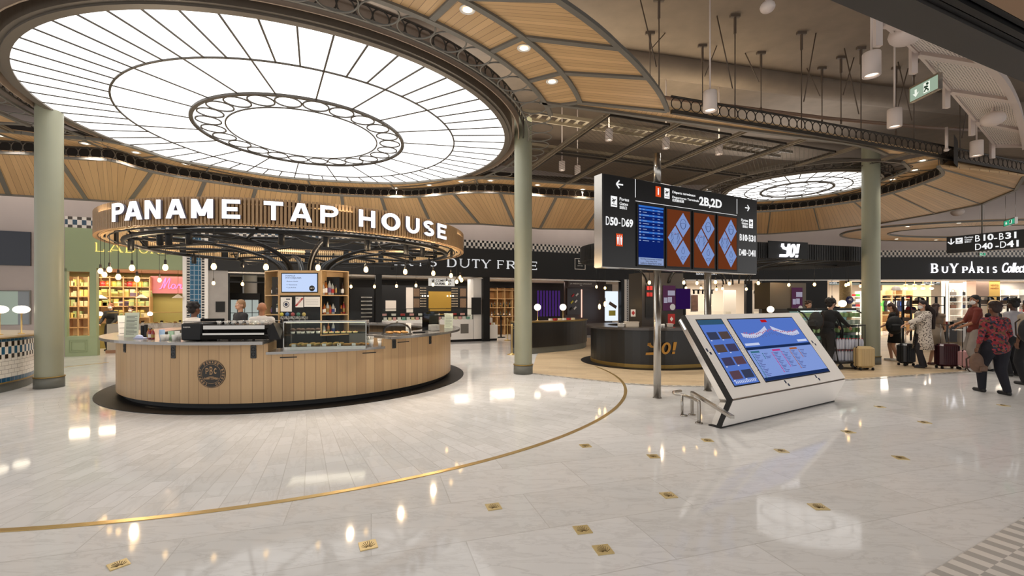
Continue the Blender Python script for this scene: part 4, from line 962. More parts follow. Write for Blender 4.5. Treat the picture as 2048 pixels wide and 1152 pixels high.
for x in (sA+.2, sA+.5, (sA+sB)/2+.2, sB-.15): b.cyl((x, .08, HI), (x, .08, HI+.03), .02, n=10, M=M); b.cyl((x, .42, HI), (x, .42, HI+.03), .02, n=10, M=M)
b.build('feet', CHROME, cm); cm.scale.z = .82
for k, x in enumerate([sA+.42+.11*i for i in range(7)]):
    t = thing('espresso_cup', 'small white cup on top of the espresso machine, %s from the left' % ORD[k], 'cup', FC.W(x, .25, HI+.2475), 0, 'cups on the espresso machine') if k == 0 else dup(cup0, FC.W(x, .25, HI+.2475), label='small white cup on top of the espresso machine, %s from the left' % ORD[k])
    if k == 0:
        cup0 = t; b = MB(); b.lathe([(.001, 0), (.02, 0), (.032, .05), (.029, .05), (.018, .006), (.001, .006)], n=14); b.build('bowl', WHITE, t, True); b = MB(); b.torus((.038, 0, .028), .013, .004, 'y', 10, 5); b.build('handle', WHITE, t, True)
# ------------------------------------------------------------------ pastry case on the low worktop
FP = Frame((-3.4, 7.32), .22)
s0, _ = FP.L(566, 690, 0); s1, _ = FP.L(733, 690, 0); M = FP.M(); pc = thing('pastry_display_case', 'lit glass display case of pastries on the lowered steel worktop', 'display case', FP.W((s0+s1)/2, .2, LO)); z0 = LO; z1 = LO+.46
b = MB(); b.box((s0, 0, z0), (s1, .5, z0+.05), M=M); b.box((s0, 0, z1-.02), (s1, .5, z1), M=M)
for x in (s0, s1-.015):
    for y in (0, .485): b.box((x, y, z0), (x+.015, y+.015, z1), M=M)
b.build('steel_frame', CHROME, pc)
b = MB(); b.box((s0, .0, z0+.05), (s1, .004, z1-.02), M=M); b.box((s0+.002, 0, z0+.05), (s0+.006, .5, z1-.02), M=M); b.box((s1-.006, 0, z0+.05), (s1-.002, .5, z1-.02), M=M); b.build('glass_panes', GLASS, pc)
b = MB(); b.box((s0+.02, .08, z0+.25), (s1-.02, .48, z0+.256), M=M); b.build('glass_shelf', glassmat('shelf_glass', (238, 246, 242), .2), pc)
b = MB(); b.box((s0+.03, .06, z1-.026), (s1-.03, .1, z1-.02), M=M); b.build('light_tube', glow('case_light', (255, 232, 196), 3), pc)
b = MB(); b.box((s0+.02, .488, z0+.05), (s1-.02, .495, z1-.02), M=M); b.build('back_glass', GLASS, pc)
c_ = FP.W((s0+s1)/2, .25, z1-.05); area(c_, s1-s0-.1, 3.5, (1, .85, .65), (0, 0, .22), .3)
FOOD = {'croissant': mat('pastry_golden', (206, 148, 76), .6, noise=.3, nscale=40), 'muffin': mat('chocolate_brown', (66, 36, 20), .7, noise=.3, nscale=60), 'tart': mat('tart_cream', (236, 214, 150), .6), 'sandwich': mat('bread_crust', (212, 166, 98), .7, noise=.25, nscale=50)}
fd = {}
def food(kind, loc, lab, g, rz=0, sc=1):
    if kind in fd: t = dup(fd[kind], loc, rz, lab, g, sc); return t
    t = thing(kind, lab, 'pastry', loc, rz, g); b = MB()
    if kind == 'croissant':
        pts = [(.05*math.sin(a_*1.3), .035*math.cos(a_*1.3)-.03, .02) for a_ in [-1.1+.22*i for i in range(11)]]; b.tube([(x*1.2, y, z) for x, y, z in pts], [.006, .013, .016, .021, .02, .025, .02, .021, .016, .013, .006], 10)
    elif kind == 'muffin': b.lathe([(.001, 0), (.025, 0), (.033, .04), (.043, .045), (.04, .065), (.02, .08), (.001, .084)], n=16)
    elif kind == 'tart': b.lathe([(.001, 0), (.04, 0), (.048, .02), (.044, .02), (.04, .015), (.02, .022), (.001, .024)], n=18)
    else: b.tube([(-.11, 0, .026), (-.09, 0, .028), (0, 0, .032), (.09, 0, .028), (.11, 0, .026)], [.008, .024, .028, .024, .008], 10)
    b.build('crust', FOOD[kind], t, True)
    b = MB()
    if kind == 'muffin': b.lathe([(.034, .03), (.0255, 0)], n=16); b.build('paper_case', WHT2, t, True)
    elif kind == 'sandwich': b.box((-.09, -.027, .027), (.09, .03, .036)); b.build('filling', mat('salad_green', (120, 140, 60), .7), t, True)
    elif kind == 'tart': b.ball((0, 0, .026), .014, 8); b.build('topping', mat('berry_red', (150, 30, 30), .4), t, True)
    fd[kind] = t; t.scale = (sc,)*3; return t
for i in range(9): food('sandwich', FP.W(s0+.12+i*.092, .12+.09*(i % 2), z0+.052), 'filled baguette on the bottom tray of the pastry case, %s from the left' % ORD[i], 'baguettes in the pastry case', 1.3+.22, .9)
for i in range(5): food('croissant', FP.W(s0+.95+i*.075, .12+.07*(i % 2), z0+.052), 'golden croissant at the right of the bottom tray, %s from the left' % ORD[i], 'croissants in the pastry case', .2*i, .9)
for i in range(6): food('muffin', FP.W(s0+.1+i*.075, .2+.06*(i % 2), z0+.258), 'chocolate muffin on the glass shelf of the pastry case, %s from the left' % ORD[i], 'muffins in the pastry case')
for i in range(6): food('tart', FP.W(s0+.6+i*.095, .2, z0+.258), 'pale round tart on the glass shelf of the pastry case, %s from the left' % ORD[i], 'tarts in the pastry case', 0, .85)
for i in range(5):
    lab = 'white price card along the front of the pastry case, %s from the left' % ORD[i]; p = FP.W(s0+.15+i*.23, .03, z0+.052)
    if i == 0: b = MB(); b.box((-.03, -.002, 0), (.03, .002, .04), M=Matrix.Rotation(.22, 4, 'Z')); pcard = b.build('price_card', WHT2); pcard.location = p; WM[pcard.name] = Matrix.Translation(p); tag(pcard, lab, 'price card', 'price cards in the pastry case')
    else: dup(pcard, p, label=lab)
b = MB(); sg0, _ = FP.L(574, 650, -.09); sg1, _ = FP.L(731, 650, -.09); b.box((sg0, -.09, LO), (sg1, -.084, LO+.62), M=M)
solo('sneeze_guard', 'tall clear glass screen standing in front of the pastry case', 'glass screen', b, GLASS)
# small things on the worktops
def onbar(px, r, z, far_=False): a = ang(px, r, far_); return KP(r, a, z), a
def cup(px, r, col, n, lab, h=.09, rr=.04):
    p, a = onbar(px, r, HI); b = MB()
    for k in range(n): b.lathe([(.001, 0), (rr*.72, 0), (rr, h), (rr*.95, h), (rr*.65, .004)], (p.x, p.y, HI+k*.022), 16)
    return solo('paper_cup_stack' if n > 1 else 'paper_cup', lab, 'cups', b, col)
CB = mat('cup_blue', (150, 176, 206), .6); CG = mat('cup_green', (160, 190, 160), .6); CW = mat('cup_white', (226, 222, 214), .6)
for k, (px, r, c_, n, cn) in enumerate([(324, 3.05, CB, 4, 'pale blue'), (333, 3.15, CW, 1, 'white'), (342, 3.05, CG, 3, 'pale green'), (349, 3.18, CW, 1, 'white'), (354, 2.98, CW, 3, 'off-white'), (326, 3.2, CW, 1, 'white'), (357, 3.1, CW, 2, 'white')]):
    cup(px, r, c_, n, '%s paper cup%s left of the espresso machine, %s of the cluster' % (cn, 's stacked' if n > 1 else '', ORD[k]))
def card(px, r, z, w, h, lab, m, rz=0, lines=0, name='menu_card', th=.006, cat='menu card', far_=False):
    p, a = onbar(px, r, z, far_); t = thing(name, lab, cat, p, rz); Mt = Matrix.Rotation(-.12, 4, 'X')
    b = MB(); b.box((-w/2, 0, 0), (w/2, th, h), M=Mt); b.build('sheet', m, t, True)
    b = MB(); b.box((-w/2, -.0, 0), (w/2, .06, .008)); b.build('foot', m, t, True)
    if lines:
        b = MB()
        for k in range(lines): b.box((-w*.38, -.0015, h*(.1+.8*k/lines)), (w*(.38 if k % 3 else .2), 0, h*(.1+.8*k/lines)+h*.02), M=Mt)
        b.build('print', mat('print_grey', (96, 100, 96), .7), t, True)
    return t
card(262, 3.05, HI, .2, .42, 'tall pale green menu card standing at the left end of the oak bar', mat('card_green', (196, 204, 186), .6), .35, 14)
card(243, 3.1, HI, .12, .36, 'white leaflet leaning beside the tall menu card at the left end of the bar', WHT2, 1.1, 3)
card(817, 3.0, HI, .1, .2, 'small tilted white notice on the worktop behind the glass pastry dome', WHT2, .3, 3)
card(898, 3.15, HI, .2, .34, 'pale menu card in a holder at the right end of the oak bar', mat('card_green', (196, 204, 186), .6), -.2, 10)
p, a = onbar(281, 3.1, HI); b = MB(); b.rbox((-.09, -.05, 0), (.09, .05, .02), .01); b.ball((-.02, 0, .03), .05, 12, sx=1.2, sy=.8, sz=.7); b.v = [q_+p for q_ in b.v]; solo('card_terminal', 'white and blue card terminal on the left of the oak bar', 'terminal', b, mat('terminal_blue', (186, 194, 224), .4))
for k, (px, hh) in enumerate(((285, .2), (292, .22))):
    p, a = onbar(px, 2.95, HI); b = MB(); b.rbox((-.02, -.02, 0), (.02, .02, hh), .005); b.v = [q_+p for q_ in b.v]; solo('pepper_mill', 'slim black mill on the bar left of the sauce bottles, %s of two' % ORD[k], 'mill', b, BLACK)
for k, (px, c1, l1) in enumerate(((297, 'amber', 'gold'), (300, 'red', 'white'), (303, 'amber', 'white'), (306, 'red', 'gold'))):
    p, a = onbar(px, 3.0+.08*(k % 2), HI); bottle(p, c1, l1, .17, .025, 'small %s sauce bottle on the left of the bar, %s of four' % (c1, ORD[k]), 'sauce bottles on the bar')
# till
p, a = onbar(428, 2.75, HI); t = thing('till_screen', 'black touch screen till turned away behind the espresso machine', 'till', p, .3)
b = MB(); b.rbox((-.17, -.0, .08), (.17, .02, .34), .006, M=Matrix.Rotation(.25, 4, 'X')); b.build('screen', BLACK, t, True); b = MB(); b.rbox((-.08, -.06, 0), (.08, .06, .015)); b.cyl((0, .0, .01), (0, .02, .12), .02); b.build('stand', BLACK, t, True)
# pastry dome with croissants, right side
p, a = onbar(794, 3.0, HI); t = thing('cake_dome', 'clear plastic dome over pastries on the right of the oak bar', 'cake dome', p, a)
b = MB(); b.lathe([(.26, .015), (.25, .1), (.2, .17), (.1, .21), (.001, .22)], n=28); b.build('dome', GLASS, t, True); b = MB(); b.lathe([(.001, 0), (.28, 0), (.28, .014), (.001, .014)], n=28); b.build('tray', mat('tray_dark', (60, 56, 54), .3), t, True)
b = MB(); b.ball((0, 0, .235), .018, 10); b.build('knob', CHROME, t, True)
for i in range(6): t_ = i*PI/3; food('croissant', p+Vector((.15*math.cos(t_), .15*math.sin(t_), .016)), 'croissant under the clear dome on the bar, %s around the tray' % ORD[i], 'croissants under the dome', t_, 1)
food('croissant', p+Vector((0, 0, .02)), 'croissant in the middle of the tray under the clear dome', 'croissants under the dome', .7)
b = MB(); p, a = onbar(868, 3.05, HI)
PLW = mat('plate_white', (200, 200, 196), .3)
for k in range(9):
    lab = 'dinner plate in the stack on the right of the oak bar, %s from the bottom' % ORD[k]; pp = p+Vector((0, 0, k*.014))
    if k == 0: b = MB(); b.lathe([(.001, 0), (.06, 0), (.12, .012), (.12, .016), (.06, .006), (.001, .006)], n=24); pl0 = b.build('plate', PLW); pl0.location = pp; WM[pl0.name] = Matrix.Translation(pp); tag(pl0, lab, 'plate', 'plates stacked on the oak bar')
    else: dup(pl0, pp, label=lab)
def napkin(px, r, z, lab, s=1):
    p, a = onbar(px, r, z); t = thing('napkin_box', lab, 'napkin box', p, a)
    b = MB(); b.lathe([(.001, 0), (.045*s, 0), (.055*s, .12*s), (.05*s, .12*s), (.042*s, .005), (.001, .005)], n=4); b.build('box', WHITE, t, True)
    b = MB()
    for k in range(7): t_ = k*.9; Mx = Matrix.Translation((.02*math.cos(t_), .02*math.sin(t_), .09*s)) @ Matrix.Rotation(t_, 4, 'Z') @ Matrix.Rotation(.35, 4, 'X'); b.box((-.02, -.001, 0), (.02, .001, .09*s), M=Mx)
    b.build('napkins', WHT2, t, True)
napkin(742, 3.05, LO, 'white box full of paper napkins right of the pastry case'); napkin(760, 3.12, LO, 'smaller white napkin box at the right end of the low worktop', .75)
b = MB(); g0_, _ = onbar(845, 2.85, HI); g1_, _ = onbar(905, 2.95, HI); fr = Frame((g0_.x, g0_.y), math.atan2(g1_.y-g0_.y, g1_.x-g0_.x)); L_ = (g1_-g0_).length; b.box((0, 0, HI), (L_, .006, HI+.38), M=fr.M()); b.box((0, -.25, HI+.32), (L_, .0, HI+.326), M=fr.M()); solo('sneeze_guard', 'small clear glass screen at the right end of the oak bar', 'glass screen', b, GLASS)
b = MB(); p, a = onbar(838, 3.1, HI); b.rbox((-.12, -.05, 0), (.12, .05, .03), .01, M=Matrix.Translation(p) @ Matrix.Rotation(a+1, 4, 'Z')); solo('tongs_tray', 'dark serving tray between the dome and the plate stack', 'tray', b, BLACK)
# ================================================================== black direction sign on two posts
S0 = Vector((182/F*7.14, 7.14)); S1 = Vector((490/F*9.02, 9.02)); SA = math.atan2(S1.y-S0.y, S1.x-S0.x); FSg = Frame(S0, SA); SL = (S1-S0).length
ZS0, ZS1 = 2.215, 3.68
sg = thing('direction_sign', 'large black airport direction sign with four screens on two steel posts', 'sign', (*FSg.W(SL/2, .1, 0).xy, 0), 0)
SBK = mat('sign_black', (22, 22, 24), .35); M = FSg.M()
b = MB(); b.rbox((0, 0, ZS0), (SL, .22, ZS1), .006, M=M); brd = b.build('board', SBK, sg)
b = MB(); b.box((-.012, .012, ZS0), (-.001, .2, ZS1), M=M); b.build('end_trim', CHROME, brd); b = MB(); b.box((0, .02, ZS0-.012), (SL, .2, ZS0), M=M); b.build('edge_trim', CHROME, brd)
for px in (1314.5, 1415.5):
    s_, _ = FSg.L(px, 700, .11); c_ = FSg.W(s_, .11, 0); b = MB(); b.tube([(c_.x, c_.y, .01), (c_.x, c_.y, ZS0)], .063, 24); b.tube([(c_.x, c_.y, ZS1), (c_.x, c_.y, 4.22 if px < 1350 else 3.75)], .063, 24); b.tube([(c_.x, c_.y, 0), (c_.x, c_.y, .012)], .075, 24); b.build('post', CHROME, sg)
SGW = glow('sign_white', (250, 250, 250), .95); SGO = glow('sign_orange', (226, 84, 40), .9)
def sL(px, py): return FSg.L(px, py, 0)
def sbox(b, x0, y0, x1, y1, th=.003): s_0, z_0 = sL(x0, y0); s_1, z_1 = sL(x1, y1); return b.box((s_0, -th, min(z_0, z_1)), (s_1, 0, max(z_0, z_1)), M=M)
def stxt(s, px, py, h, w=None, m=SGW, ax='LEFT', off=.0, name='sign_text', sz=.1):
    s_, z_ = sL(px, py); return text(s, sz, m, face(FSg, s_, -.005, z_), brd, name, th=.002, off=off, ax=ax, w=w, h=None if w else h) if not (w and h) else text(s, sz, m, face(FSg, s_, -.005, z_), brd, name, th=.002, off=off, ax=ax, w=w, h=h)
def wpx(x0, x1, y): return sL(x1, y)[0]-sL(x0, y)[0]
def arrow(px, py, size, d, fr=None, par=None, m=None):
    fr = fr or FSg; s_, z_ = fr.L(px, py, 0); b = MB(); t_ = size*.16; Mx = face(fr, s_, -.004, z_) @ Matrix.Rotation(d, 4, 'Z')
    b.box((-size*.5, -t_/2, 0), (size*.45, t_/2, .003), M=Mx)
    for sg_ in (1, -1): b.box((-.0, -t_/2, 0), (size*.62, t_/2, .003), M=Mx @ Matrix.Translation((size*.5, 0, 0)) @ Matrix.Rotation(PI-sg_*.78, 4, 'Z'))
    b.build('arrow', m or SGW, par or brd)
def plane_icon(px, py, w, h, fr=None, par=None, flip=1, white=None):
    fr = fr or FSg; s_, z_ = fr.L(px, py, 0); b = MB(); Mx = face(fr, s_, -.004, z_); b.rbox((-w/2, -h/2, 0), (w/2, h/2, .003), .01, M=Mx); ic = b.build('pictogram', white or SGW, par or brd)
    b = MB(); R = Matrix.Rotation(.42*flip, 4, 'Z'); 
    b.add([Mx @ R @ Vector((x*w, y*h+.06*h, .0045)) for x, y in ((-.36, .0), (-.3, .1), (.3, .09), (.38, .03), (.3, -.02), (.1, -.03))], [(0, 1, 2, 3, 4, 5)])
    b.add([Mx @ R @ Vector((x*w, y*h+.06*h, .0047)) for x, y in ((-.05, .03), (.12, .04), (-.08, .3), (-.16, .3))], [(0, 1, 2, 3)])
    b.add([Mx @ R @ Vector((x*w, y*h+.06*h, .0047)) for x, y in ((-.05, .02), (.12, .0), (-.1, -.22), (-.18, -.2))], [(0, 1, 2, 3)])
    b.box((-w*.38, -h*.36, .0035), (w*.38, -h*.3, .0047), M=Mx); b.build('aeroplane', SBK, ic)
def num(x0, x1, y, h, s):
    s_0, s_1 = sL(x0, y)[0], sL(x1, y)[0]; k = s_1-s_0; cut = (0, .155, .43, .5, .655, .93)
    cut = [(0, .13), (.16, .435), (.47, .53), (.57, .70), (.73, 1.0)]; pc = [s[0], s[1:3], '-', s[4], s[5:7]]
    for (a_, b_), c_ in zip(cut, pc): text(c_, .1, SGW, face(FSg, s_0+k*a_, -.005, sL(x0, y)[1] if 1 else 0), brd, 'sign_text', th=.002, off=.0 if c_ in 'DB' else .0035, ax='LEFT', w=k*(b_-a_), h=h if c_ != '-' else h*.13)
arrow(1239, 369, .14, PI); plane_icon(1227.5, 403, .13, .17)
stxt('Portes', 1238.5, 398, .05, wpx(1238.5, 1257, 400)); stxt('Gates', 1238.5, 407, .05, wpx(1238.5, 1255, 407)); stxt('登机口', 1238.5, 415, .05, wpx(1238.5, 1253, 415))
num(1210.5, 1265.5, 442, .135, 'D50-D69')
s_, z_ = sL(1238.5, 480); b = MB(); Mx = face(FSg, s_, -.004, z_); b.rbox((-.07, -.1, 0), (.07, .1, .003), .01, M=Mx); ic = b.build('pictogram', SGO, brd)
b = MB()
for sx in (-.036, .036): b.ball((sx, .062, .004), .011, 8, M=Mx, sz=.3); b.add([Mx @ Vector((sx+x, y, .005)) for x, y in ((-.022, .045), (.022, .045), (.016, -.01), (.01, -.075), (-.01, -.075), (-.016, -.01))], [(0, 1, 2, 3, 4, 5)])
b.box((-.003, -.08, .003), (.003, .08, .005), M=Mx); b.build('figures', SGW, ic)
b = MB(); sbox(b, 1270.3, 358, 1271.2, 395); sbox(b, 1473.4, 398, 1474.2, 428); s_0, _ = sL(1271, 395); s_1, _ = sL(1473.5, 428); b.box((s_0, -.003, 3.315), (s_1, 0, 3.322), M=M); b.build('divider_line', SGW, brd)
s_, z_ = sL(1316, 383.5); Mx = face(FSg, s_, -.004, z_); b = MB(); b.rbox((-.062, -.088, 0), (.062, .088, .003), .01, M=Mx); ic = b.build('pictogram', SGO, brd); text('i', .16, SGW, Mx @ Matrix.Translation((0, 0, .004)), ic, 'letter_i', th=.001, off=.006)
plane_icon(1333.5, 387, .125, .175)
stxt('Départs terminaux', 1344, 384, .055, wpx(1344, 1390, 384)); stxt('Departures Terminals', 1344, 394, .05, wpx(1344, 1397, 394)); stxt('出发航站楼', 1344, 400.5, .05, wpx(1344, 1367, 400))
stxt('2B,2D', 1398, 402.5, .185, wpx(1398, 1443, 403), off=.003)
arrow(1494, 416, .13, 0); stxt('Portes', 1482, 440, .05, wpx(1482, 1495, 440)); stxt('Gates', 1483, 446, .05, wpx(1483, 1495, 446)); stxt('登机口', 1484.5, 453, .05, wpx(1484.5, 1495, 453)); plane_icon(1501.5, 447.5, .12, .17)
num(1478.5, 1510, 475, .125, 'B10-B31'); num(1477.5, 1510.5, 505, .125, 'D40-D41')
# the four screens
SB = glow('flight_screen_blue', (14, 34, 104), .9); SBL = glow('flight_row_blue', (50, 110, 200), .9); SCO = glow('screen_rust', (112, 56, 30), .8); SCD = glow('screen_lilac', (128, 152, 206), .9); SLN = mat('screen_line', (40, 50, 110), .5)
zt, zb = 3.285, 2.245
for k, (xa, xb) in enumerate(((1272.5, 1327.5), (1330, 1380.5), (1384, 1429), (1432.5, 1473))):
    sa, _ = sL(xa, 450); sb, _ = sL(xb, 450); b = MB(); b.box((sa, -.02, zb), (sb, 0, zt), M=M); bz = b.build('screen_bezel', BLK2, sg); ia, ib = sa+.03, sb-.03
    b = MB(); b.box((ia, -.023, zb+.03), (ib, -.02, zt-.03), M=M); sc_ = b.build('screen', SB if k == 0 else SCO, bz)
    W_ = ib-ia
    if k == 0:
        b = MB(); 
        for r in range(12): zz = zt-.08-r*.047; b.box((ia+.01, -.024, zz-.03), (ib-.01, -.0232, zz), M=M) if r % 2 == 0 else None
        b.box((ia, -.0245, zt-.06), (ib, -.023, zt-.03), M=M); b.build('flight_rows', SBL, sc_) if False else None
        br_ = b.build('flight_rows', SBL, bz); b = MB()
        for r in range(12):
            zz = zt-.095-r*.047; b.box((ia+.012, -.0255, zz-.008), (ia+.05, -.0246, zz+.012), M=M)
            b.box((ia+.09, -.0255, zz-.004), (ia+.13+.05*((r*7) % 3), -.0246, zz+.006), M=M); b.box((ia+W_*.55, -.0255, zz-.004), (ia+W_*.62, -.0246, zz+.006), M=M); b.box((ia+W_*.75, -.0255, zz-.004), (ia+W_*.85, -.0246, zz+.006), M=M)
        b.box((ia, -.0255, zb+.03), (ib, -.0246, zb+.15), M=M); b.build('flight_entries', glow('flight_white', (150, 170, 215), .8), bz)
        for r, s in enumerate(('Boarding announcements are limited.', 'Gates closing 20 min', 'before departure time.')): text(s, .03, SBK, face(FSg, (ia+ib)/2, -.027, zb+.127-r*.035), bz, 'screen_text', th=.0005, w=W_*.85 if r != 1 else W_*.45)
    else:
        cz = (zt+zb)/2; hw = W_*.34; hh = .215; b = MB()
        cen = [(ia+W_*.68, cz+.24), (ia+W_*.335, cz), (ia+W_*.68, cz-.24)]
        for cx, cc in cen: b.add([M @ Vector(v) for v in ((cx-hw*.93, -.0245, cc), (cx, -.0245, cc-hh), (cx+min(hw*.93, ib-cx-.003), -.0245, cc), (cx, -.0245, cc+hh))], [(0, 1, 2, 3)])
        b.build('notice_diamonds', SCD, bz); b = MB()
        def crv(pts): b.tube([M @ Vector((x, -.0265, z)) for x, z in pts], .0028, 4)
        cx, cc = cen[0]; crv([(cx+.07*math.cos(t), cc+.02+.085*math.sin(t)) for t in [2*PI*i/16 for i in range(17)]]); crv([(cx-.06, cc+.02), (cx-.03, cc+.03), (cx+.03, cc+.03), (cx+.06, cc+.02), (cx+.045, cc-.05), (cx, cc-.08), (cx-.045, cc-.05), (cx-.06, cc+.02)])
        cx, cc = cen[2]; crv([(cx, cc+.1), (cx+.04, cc+.03), (cx+.03, cc-.01), (cx, cc-.025), (cx-.03, cc-.01), (cx-.04, cc+.03), (cx, cc+.1)]); crv([(cx-.06, cc-.1), (cx-.03, cc-.07), (cx+.02, cc-.08), (cx+.06, cc-.06), (cx+.03, cc-.11), (cx-.02, cc-.12), (cx-.06, cc-.1)])
        cx, cc = cen[1]
        for sx in (-.075, .075):
            crv([(cx+sx+.017*math.cos(t), cc+.075+.017*math.sin(t)) for t in [2*PI*i/8 for i in range(9)]]); crv([(cx+sx-.03, cc-.02), (cx+sx-.012, cc+.05), (cx+sx+.012, cc+.05), (cx+sx+.03, cc-.02)]); crv([(cx+sx-.03, cc-.1), (cx+sx, cc-.02), (cx+sx+.03, cc-.1)])
        crv([(cx-.035, cc+.06), (cx+.035, cc+.06)]); b.build('notice_drawings', SLN, bz); text('1m', .04, RED, face(FSg, cx, -.027, cc+.08), bz, 'screen_text', th=.0005)
# ================================================================== tilted map kiosk
KO = Vector((2.72, 6.02, 0))*(910/920); KO = P(1440, 857, 0); KE = P(1668, 803, 0)
FK = Frame(KO.xy, math.atan2(KE.y-KO.y, KE.x-KO.x)); KL = (KE-KO).length; M = FK.M()
# profile (y away from the viewer, z)
PRF = [(0, .0), (-.163, .40), (.565, 1.465), (.685, 1.385), (.02, .355), (.15, 0)]
km = thing('map_kiosk', 'tilted white and steel information kiosk with two large map screens', 'information kiosk', (*FK.W(KL/2, .1, 0).xy, 0))
CREAM = mat('kiosk_white', (236, 231, 225), .55, spec=.25); MIRR = mat('kiosk_mirror', (222, 216, 208), .12, .85)
def pris(b, x0, x1, pr): n = len(pr); b.add([(x0, y, z) for y, z in pr]+[(x1, y, z) for y, z in pr], [tuple(range(n)), tuple(range(2*n-1, n-1, -1))]+[(i, (i+1) % n, n+(i+1) % n, n+i) for i in range(n)], M=M)
def inset(d): # profile pieces: panel part and base part
    return None
up_, bs_ = [PRF[1], PRF[2], PRF[3], PRF[4]], [PRF[0], PRF[1], PRF[4], PRF[5]]
b = MB(); pris(b, .03, KL-.03, [(PRF[0][0], .02), PRF[1], PRF[4], (PRF[5][0], .02)]); b.build('base', MIRR, km)
b = MB(); pris(b, .03, KL-.03, up_); b.build('housing', MIRR, km)
dv = Vector((PRF[2][0]-PRF[1][0], PRF[2][1]-PRF[1][1])); SLN_ = dv.length; dv.normalize(); nv = Vector((-dv.y, dv.x))  # outward normal (towards viewer, up)
nv = Vector((-dv.y, dv.x))
def kp(s, t, d=0): # point on tilted face: s along, t up slope, d outward
    return M @ Vector((s, PRF[1][0]+dv.x*t+nv.x*d, PRF[1][1]+dv.y*t+nv.y*d))
def kbox(b, s0, t0, s1, t1, d0, d1): vs = [kp(s, t, d) for d in (d0, d1) for s, t in ((s0, t0), (s1, t0), (s1, t1), (s0, t1))]; b.add(vs, [(0, 1, 2, 3), (7, 6, 5, 4), (0, 4, 5, 1), (1, 5, 6, 2), (2, 6, 7, 3), (3, 7, 4, 0)])
b = MB(); kbox(b, .02, .012, KL, SLN_, -.002, .012); b.build('front_panel', CREAM, km)
b = MB(); kk = [(0, .0), (-.163, .4)]; b.add([M @ Vector(v) for v in ((.02, -.008, .02), (KL, -.008, .02), (KL, -.171, .392), (.02, -.171, .392), (.02, 0.01, .02), (KL, .01, .02), (KL, -.15, .392), (.02, -.15, .392))], [(0, 1, 2, 3), (7, 6, 5, 4), (0, 4, 5, 1), (1, 5, 6, 2), (2, 6, 7, 3), (3, 7, 4, 0)]); b.build('base_panel', mat('kiosk_base_white', (248, 244, 239), .12, 0, coat=.6), km)
def ins(pr, t0, t1): # strip of the side following the front edge
    pass
b = MB(); # black band on the left end, behind the front edge
bd = [(0.0, .0), (-.17, .40), (.558, 1.475), (.615, 1.44), (-.095, .385), (.06, 0)]
n = 6; pris(b, -.004, .028, bd); b.build('side_band', BLK2, km)
b = MB(); pris(b, .0, KL, [(-.01, .0), (-.01, .015), (.17, .015), (.17, 0)]); b.build('foot_plate', BLACK, km)
b = MB(); b.add([M @ Vector(v) for v in ((.02, -.172, .392), (KL, -.172, .392), (KL, -.178, .402), (.02, -.178, .402))], [(0, 1, 2, 3)]); b.build('shadow_gap', BLACK, km)
b = MB(); kbox(b, -.012, SLN_*.86, -.004, SLN_*.985, -.09, -.07); b.build('edge_light', LIT, km)
# intersect view rays with the tilted face to place the screens
Np = (FK.M().to_3x3() @ Vector((0, nv.x, nv.y))); P0 = kp(0, 0, .012)
def kuv(px, py):
    r = Vector(((px-CX)/F, 1, (HY-py)/F)); o = Vector((0, 0, CH)); t = (P0-o).dot(Np)/r.dot(Np); p = M.inverted() @ (o+r*t); return p.x, (Vector((p.y, p.z))-Vector(PRF[1])).dot(dv)
def z3(x, y): return (1340+x/4.113, 600+y/4.113)
def krect(q4):
    uv = [kuv(*z3(*p)) for p in q4]; s0 = (uv[0][0]+uv[3][0])/2; s1 = (uv[1][0]+uv[2][0])/2; t1 = (uv[0][1]+uv[1][1])/2; t0 = (uv[2][1]+uv[3][1])/2; return s0, t0, s1, t1
KB = glow('map_screen_blue', (84, 116, 196), .95); KB2 = glow('map_screen_pale', (128, 152, 214), .95); KD = glow('map_screen_dark', (30, 48, 88), .8); KT = glow('map_screen_teal', (56, 92, 120), .8)
def kq(b, s0, t0, s1, t1, d0, d1): b.add([kp(s, t, d1) for s, t in ((s0, t0), (s1, t0), (s1, t1), (s0, t1))], [(0, 1, 2, 3)])
def sbx(s_, t_, w_, h_, m_, par, nm, d=.0195): b = MB(); kq(b, s_, t_, s_+w_, t_+h_, 0, d); return b.build(nm, m_, par)
s0, t0, s1, t1 = krect([(205, 158), (420, 155), (748, 685), (530, 715)])
b = MB(); kbox(b, s0, t0, s1, t1, .012, .014); lb = b.build('screen_bezel', BLK2, km); e = .018; w_ = s1-s0-2*e; h_ = t1-t0-2*e
sc1 = sbx(s0+e, t0+e, w_, h_, KB, lb, 'screen', .0155); X = lambda f: s0+e+w_*f; T = lambda f: t0+e+h_*f
sbx(X(0), T(.92), w_, h_*.08, KT, lb, 'screen_header', .017)
cols = [(60, 66, 92), (88, 74, 72), (70, 66, 96), (96, 72, 84)]
for r in range(4):
    for c_ in range(2): sbx(X(.08+.47*c_), T(.68-.2*r), w_*.4, h_*.12, glow('photo_tile%d' % ((r+c_) % 4), cols[(r+c_) % 4], .8), lb, 'picture_tile', .017); sbx(X(.08+.47*c_), T(.66-.2*r), w_*.06, h_*.015, glow('screen_paper', (200, 210, 240), .9), lb, 'caption', .017)
b = MB()
for i in range(12): kq(b, X(.1+.07*i), T(.02), X(.14+.07*i), T(.05), .0156, .0172)
kq(b, X(.02), T(.055), X(.98), T(.06), .0156, .0172); b.build('key_row', glow('screen_paper', (200, 210, 240), .9), lb)
s0, t0, s1, t1 = krect([(458, 152), (1000, 142), (1325, 595), (790, 675)])
b = MB(); kbox(b, s0, t0, s1, t1, .012, .014); mb_ = b.build('screen_bezel', BLK2, km); w_ = s1-s0-2*e; h_ = t1-t0-2*e
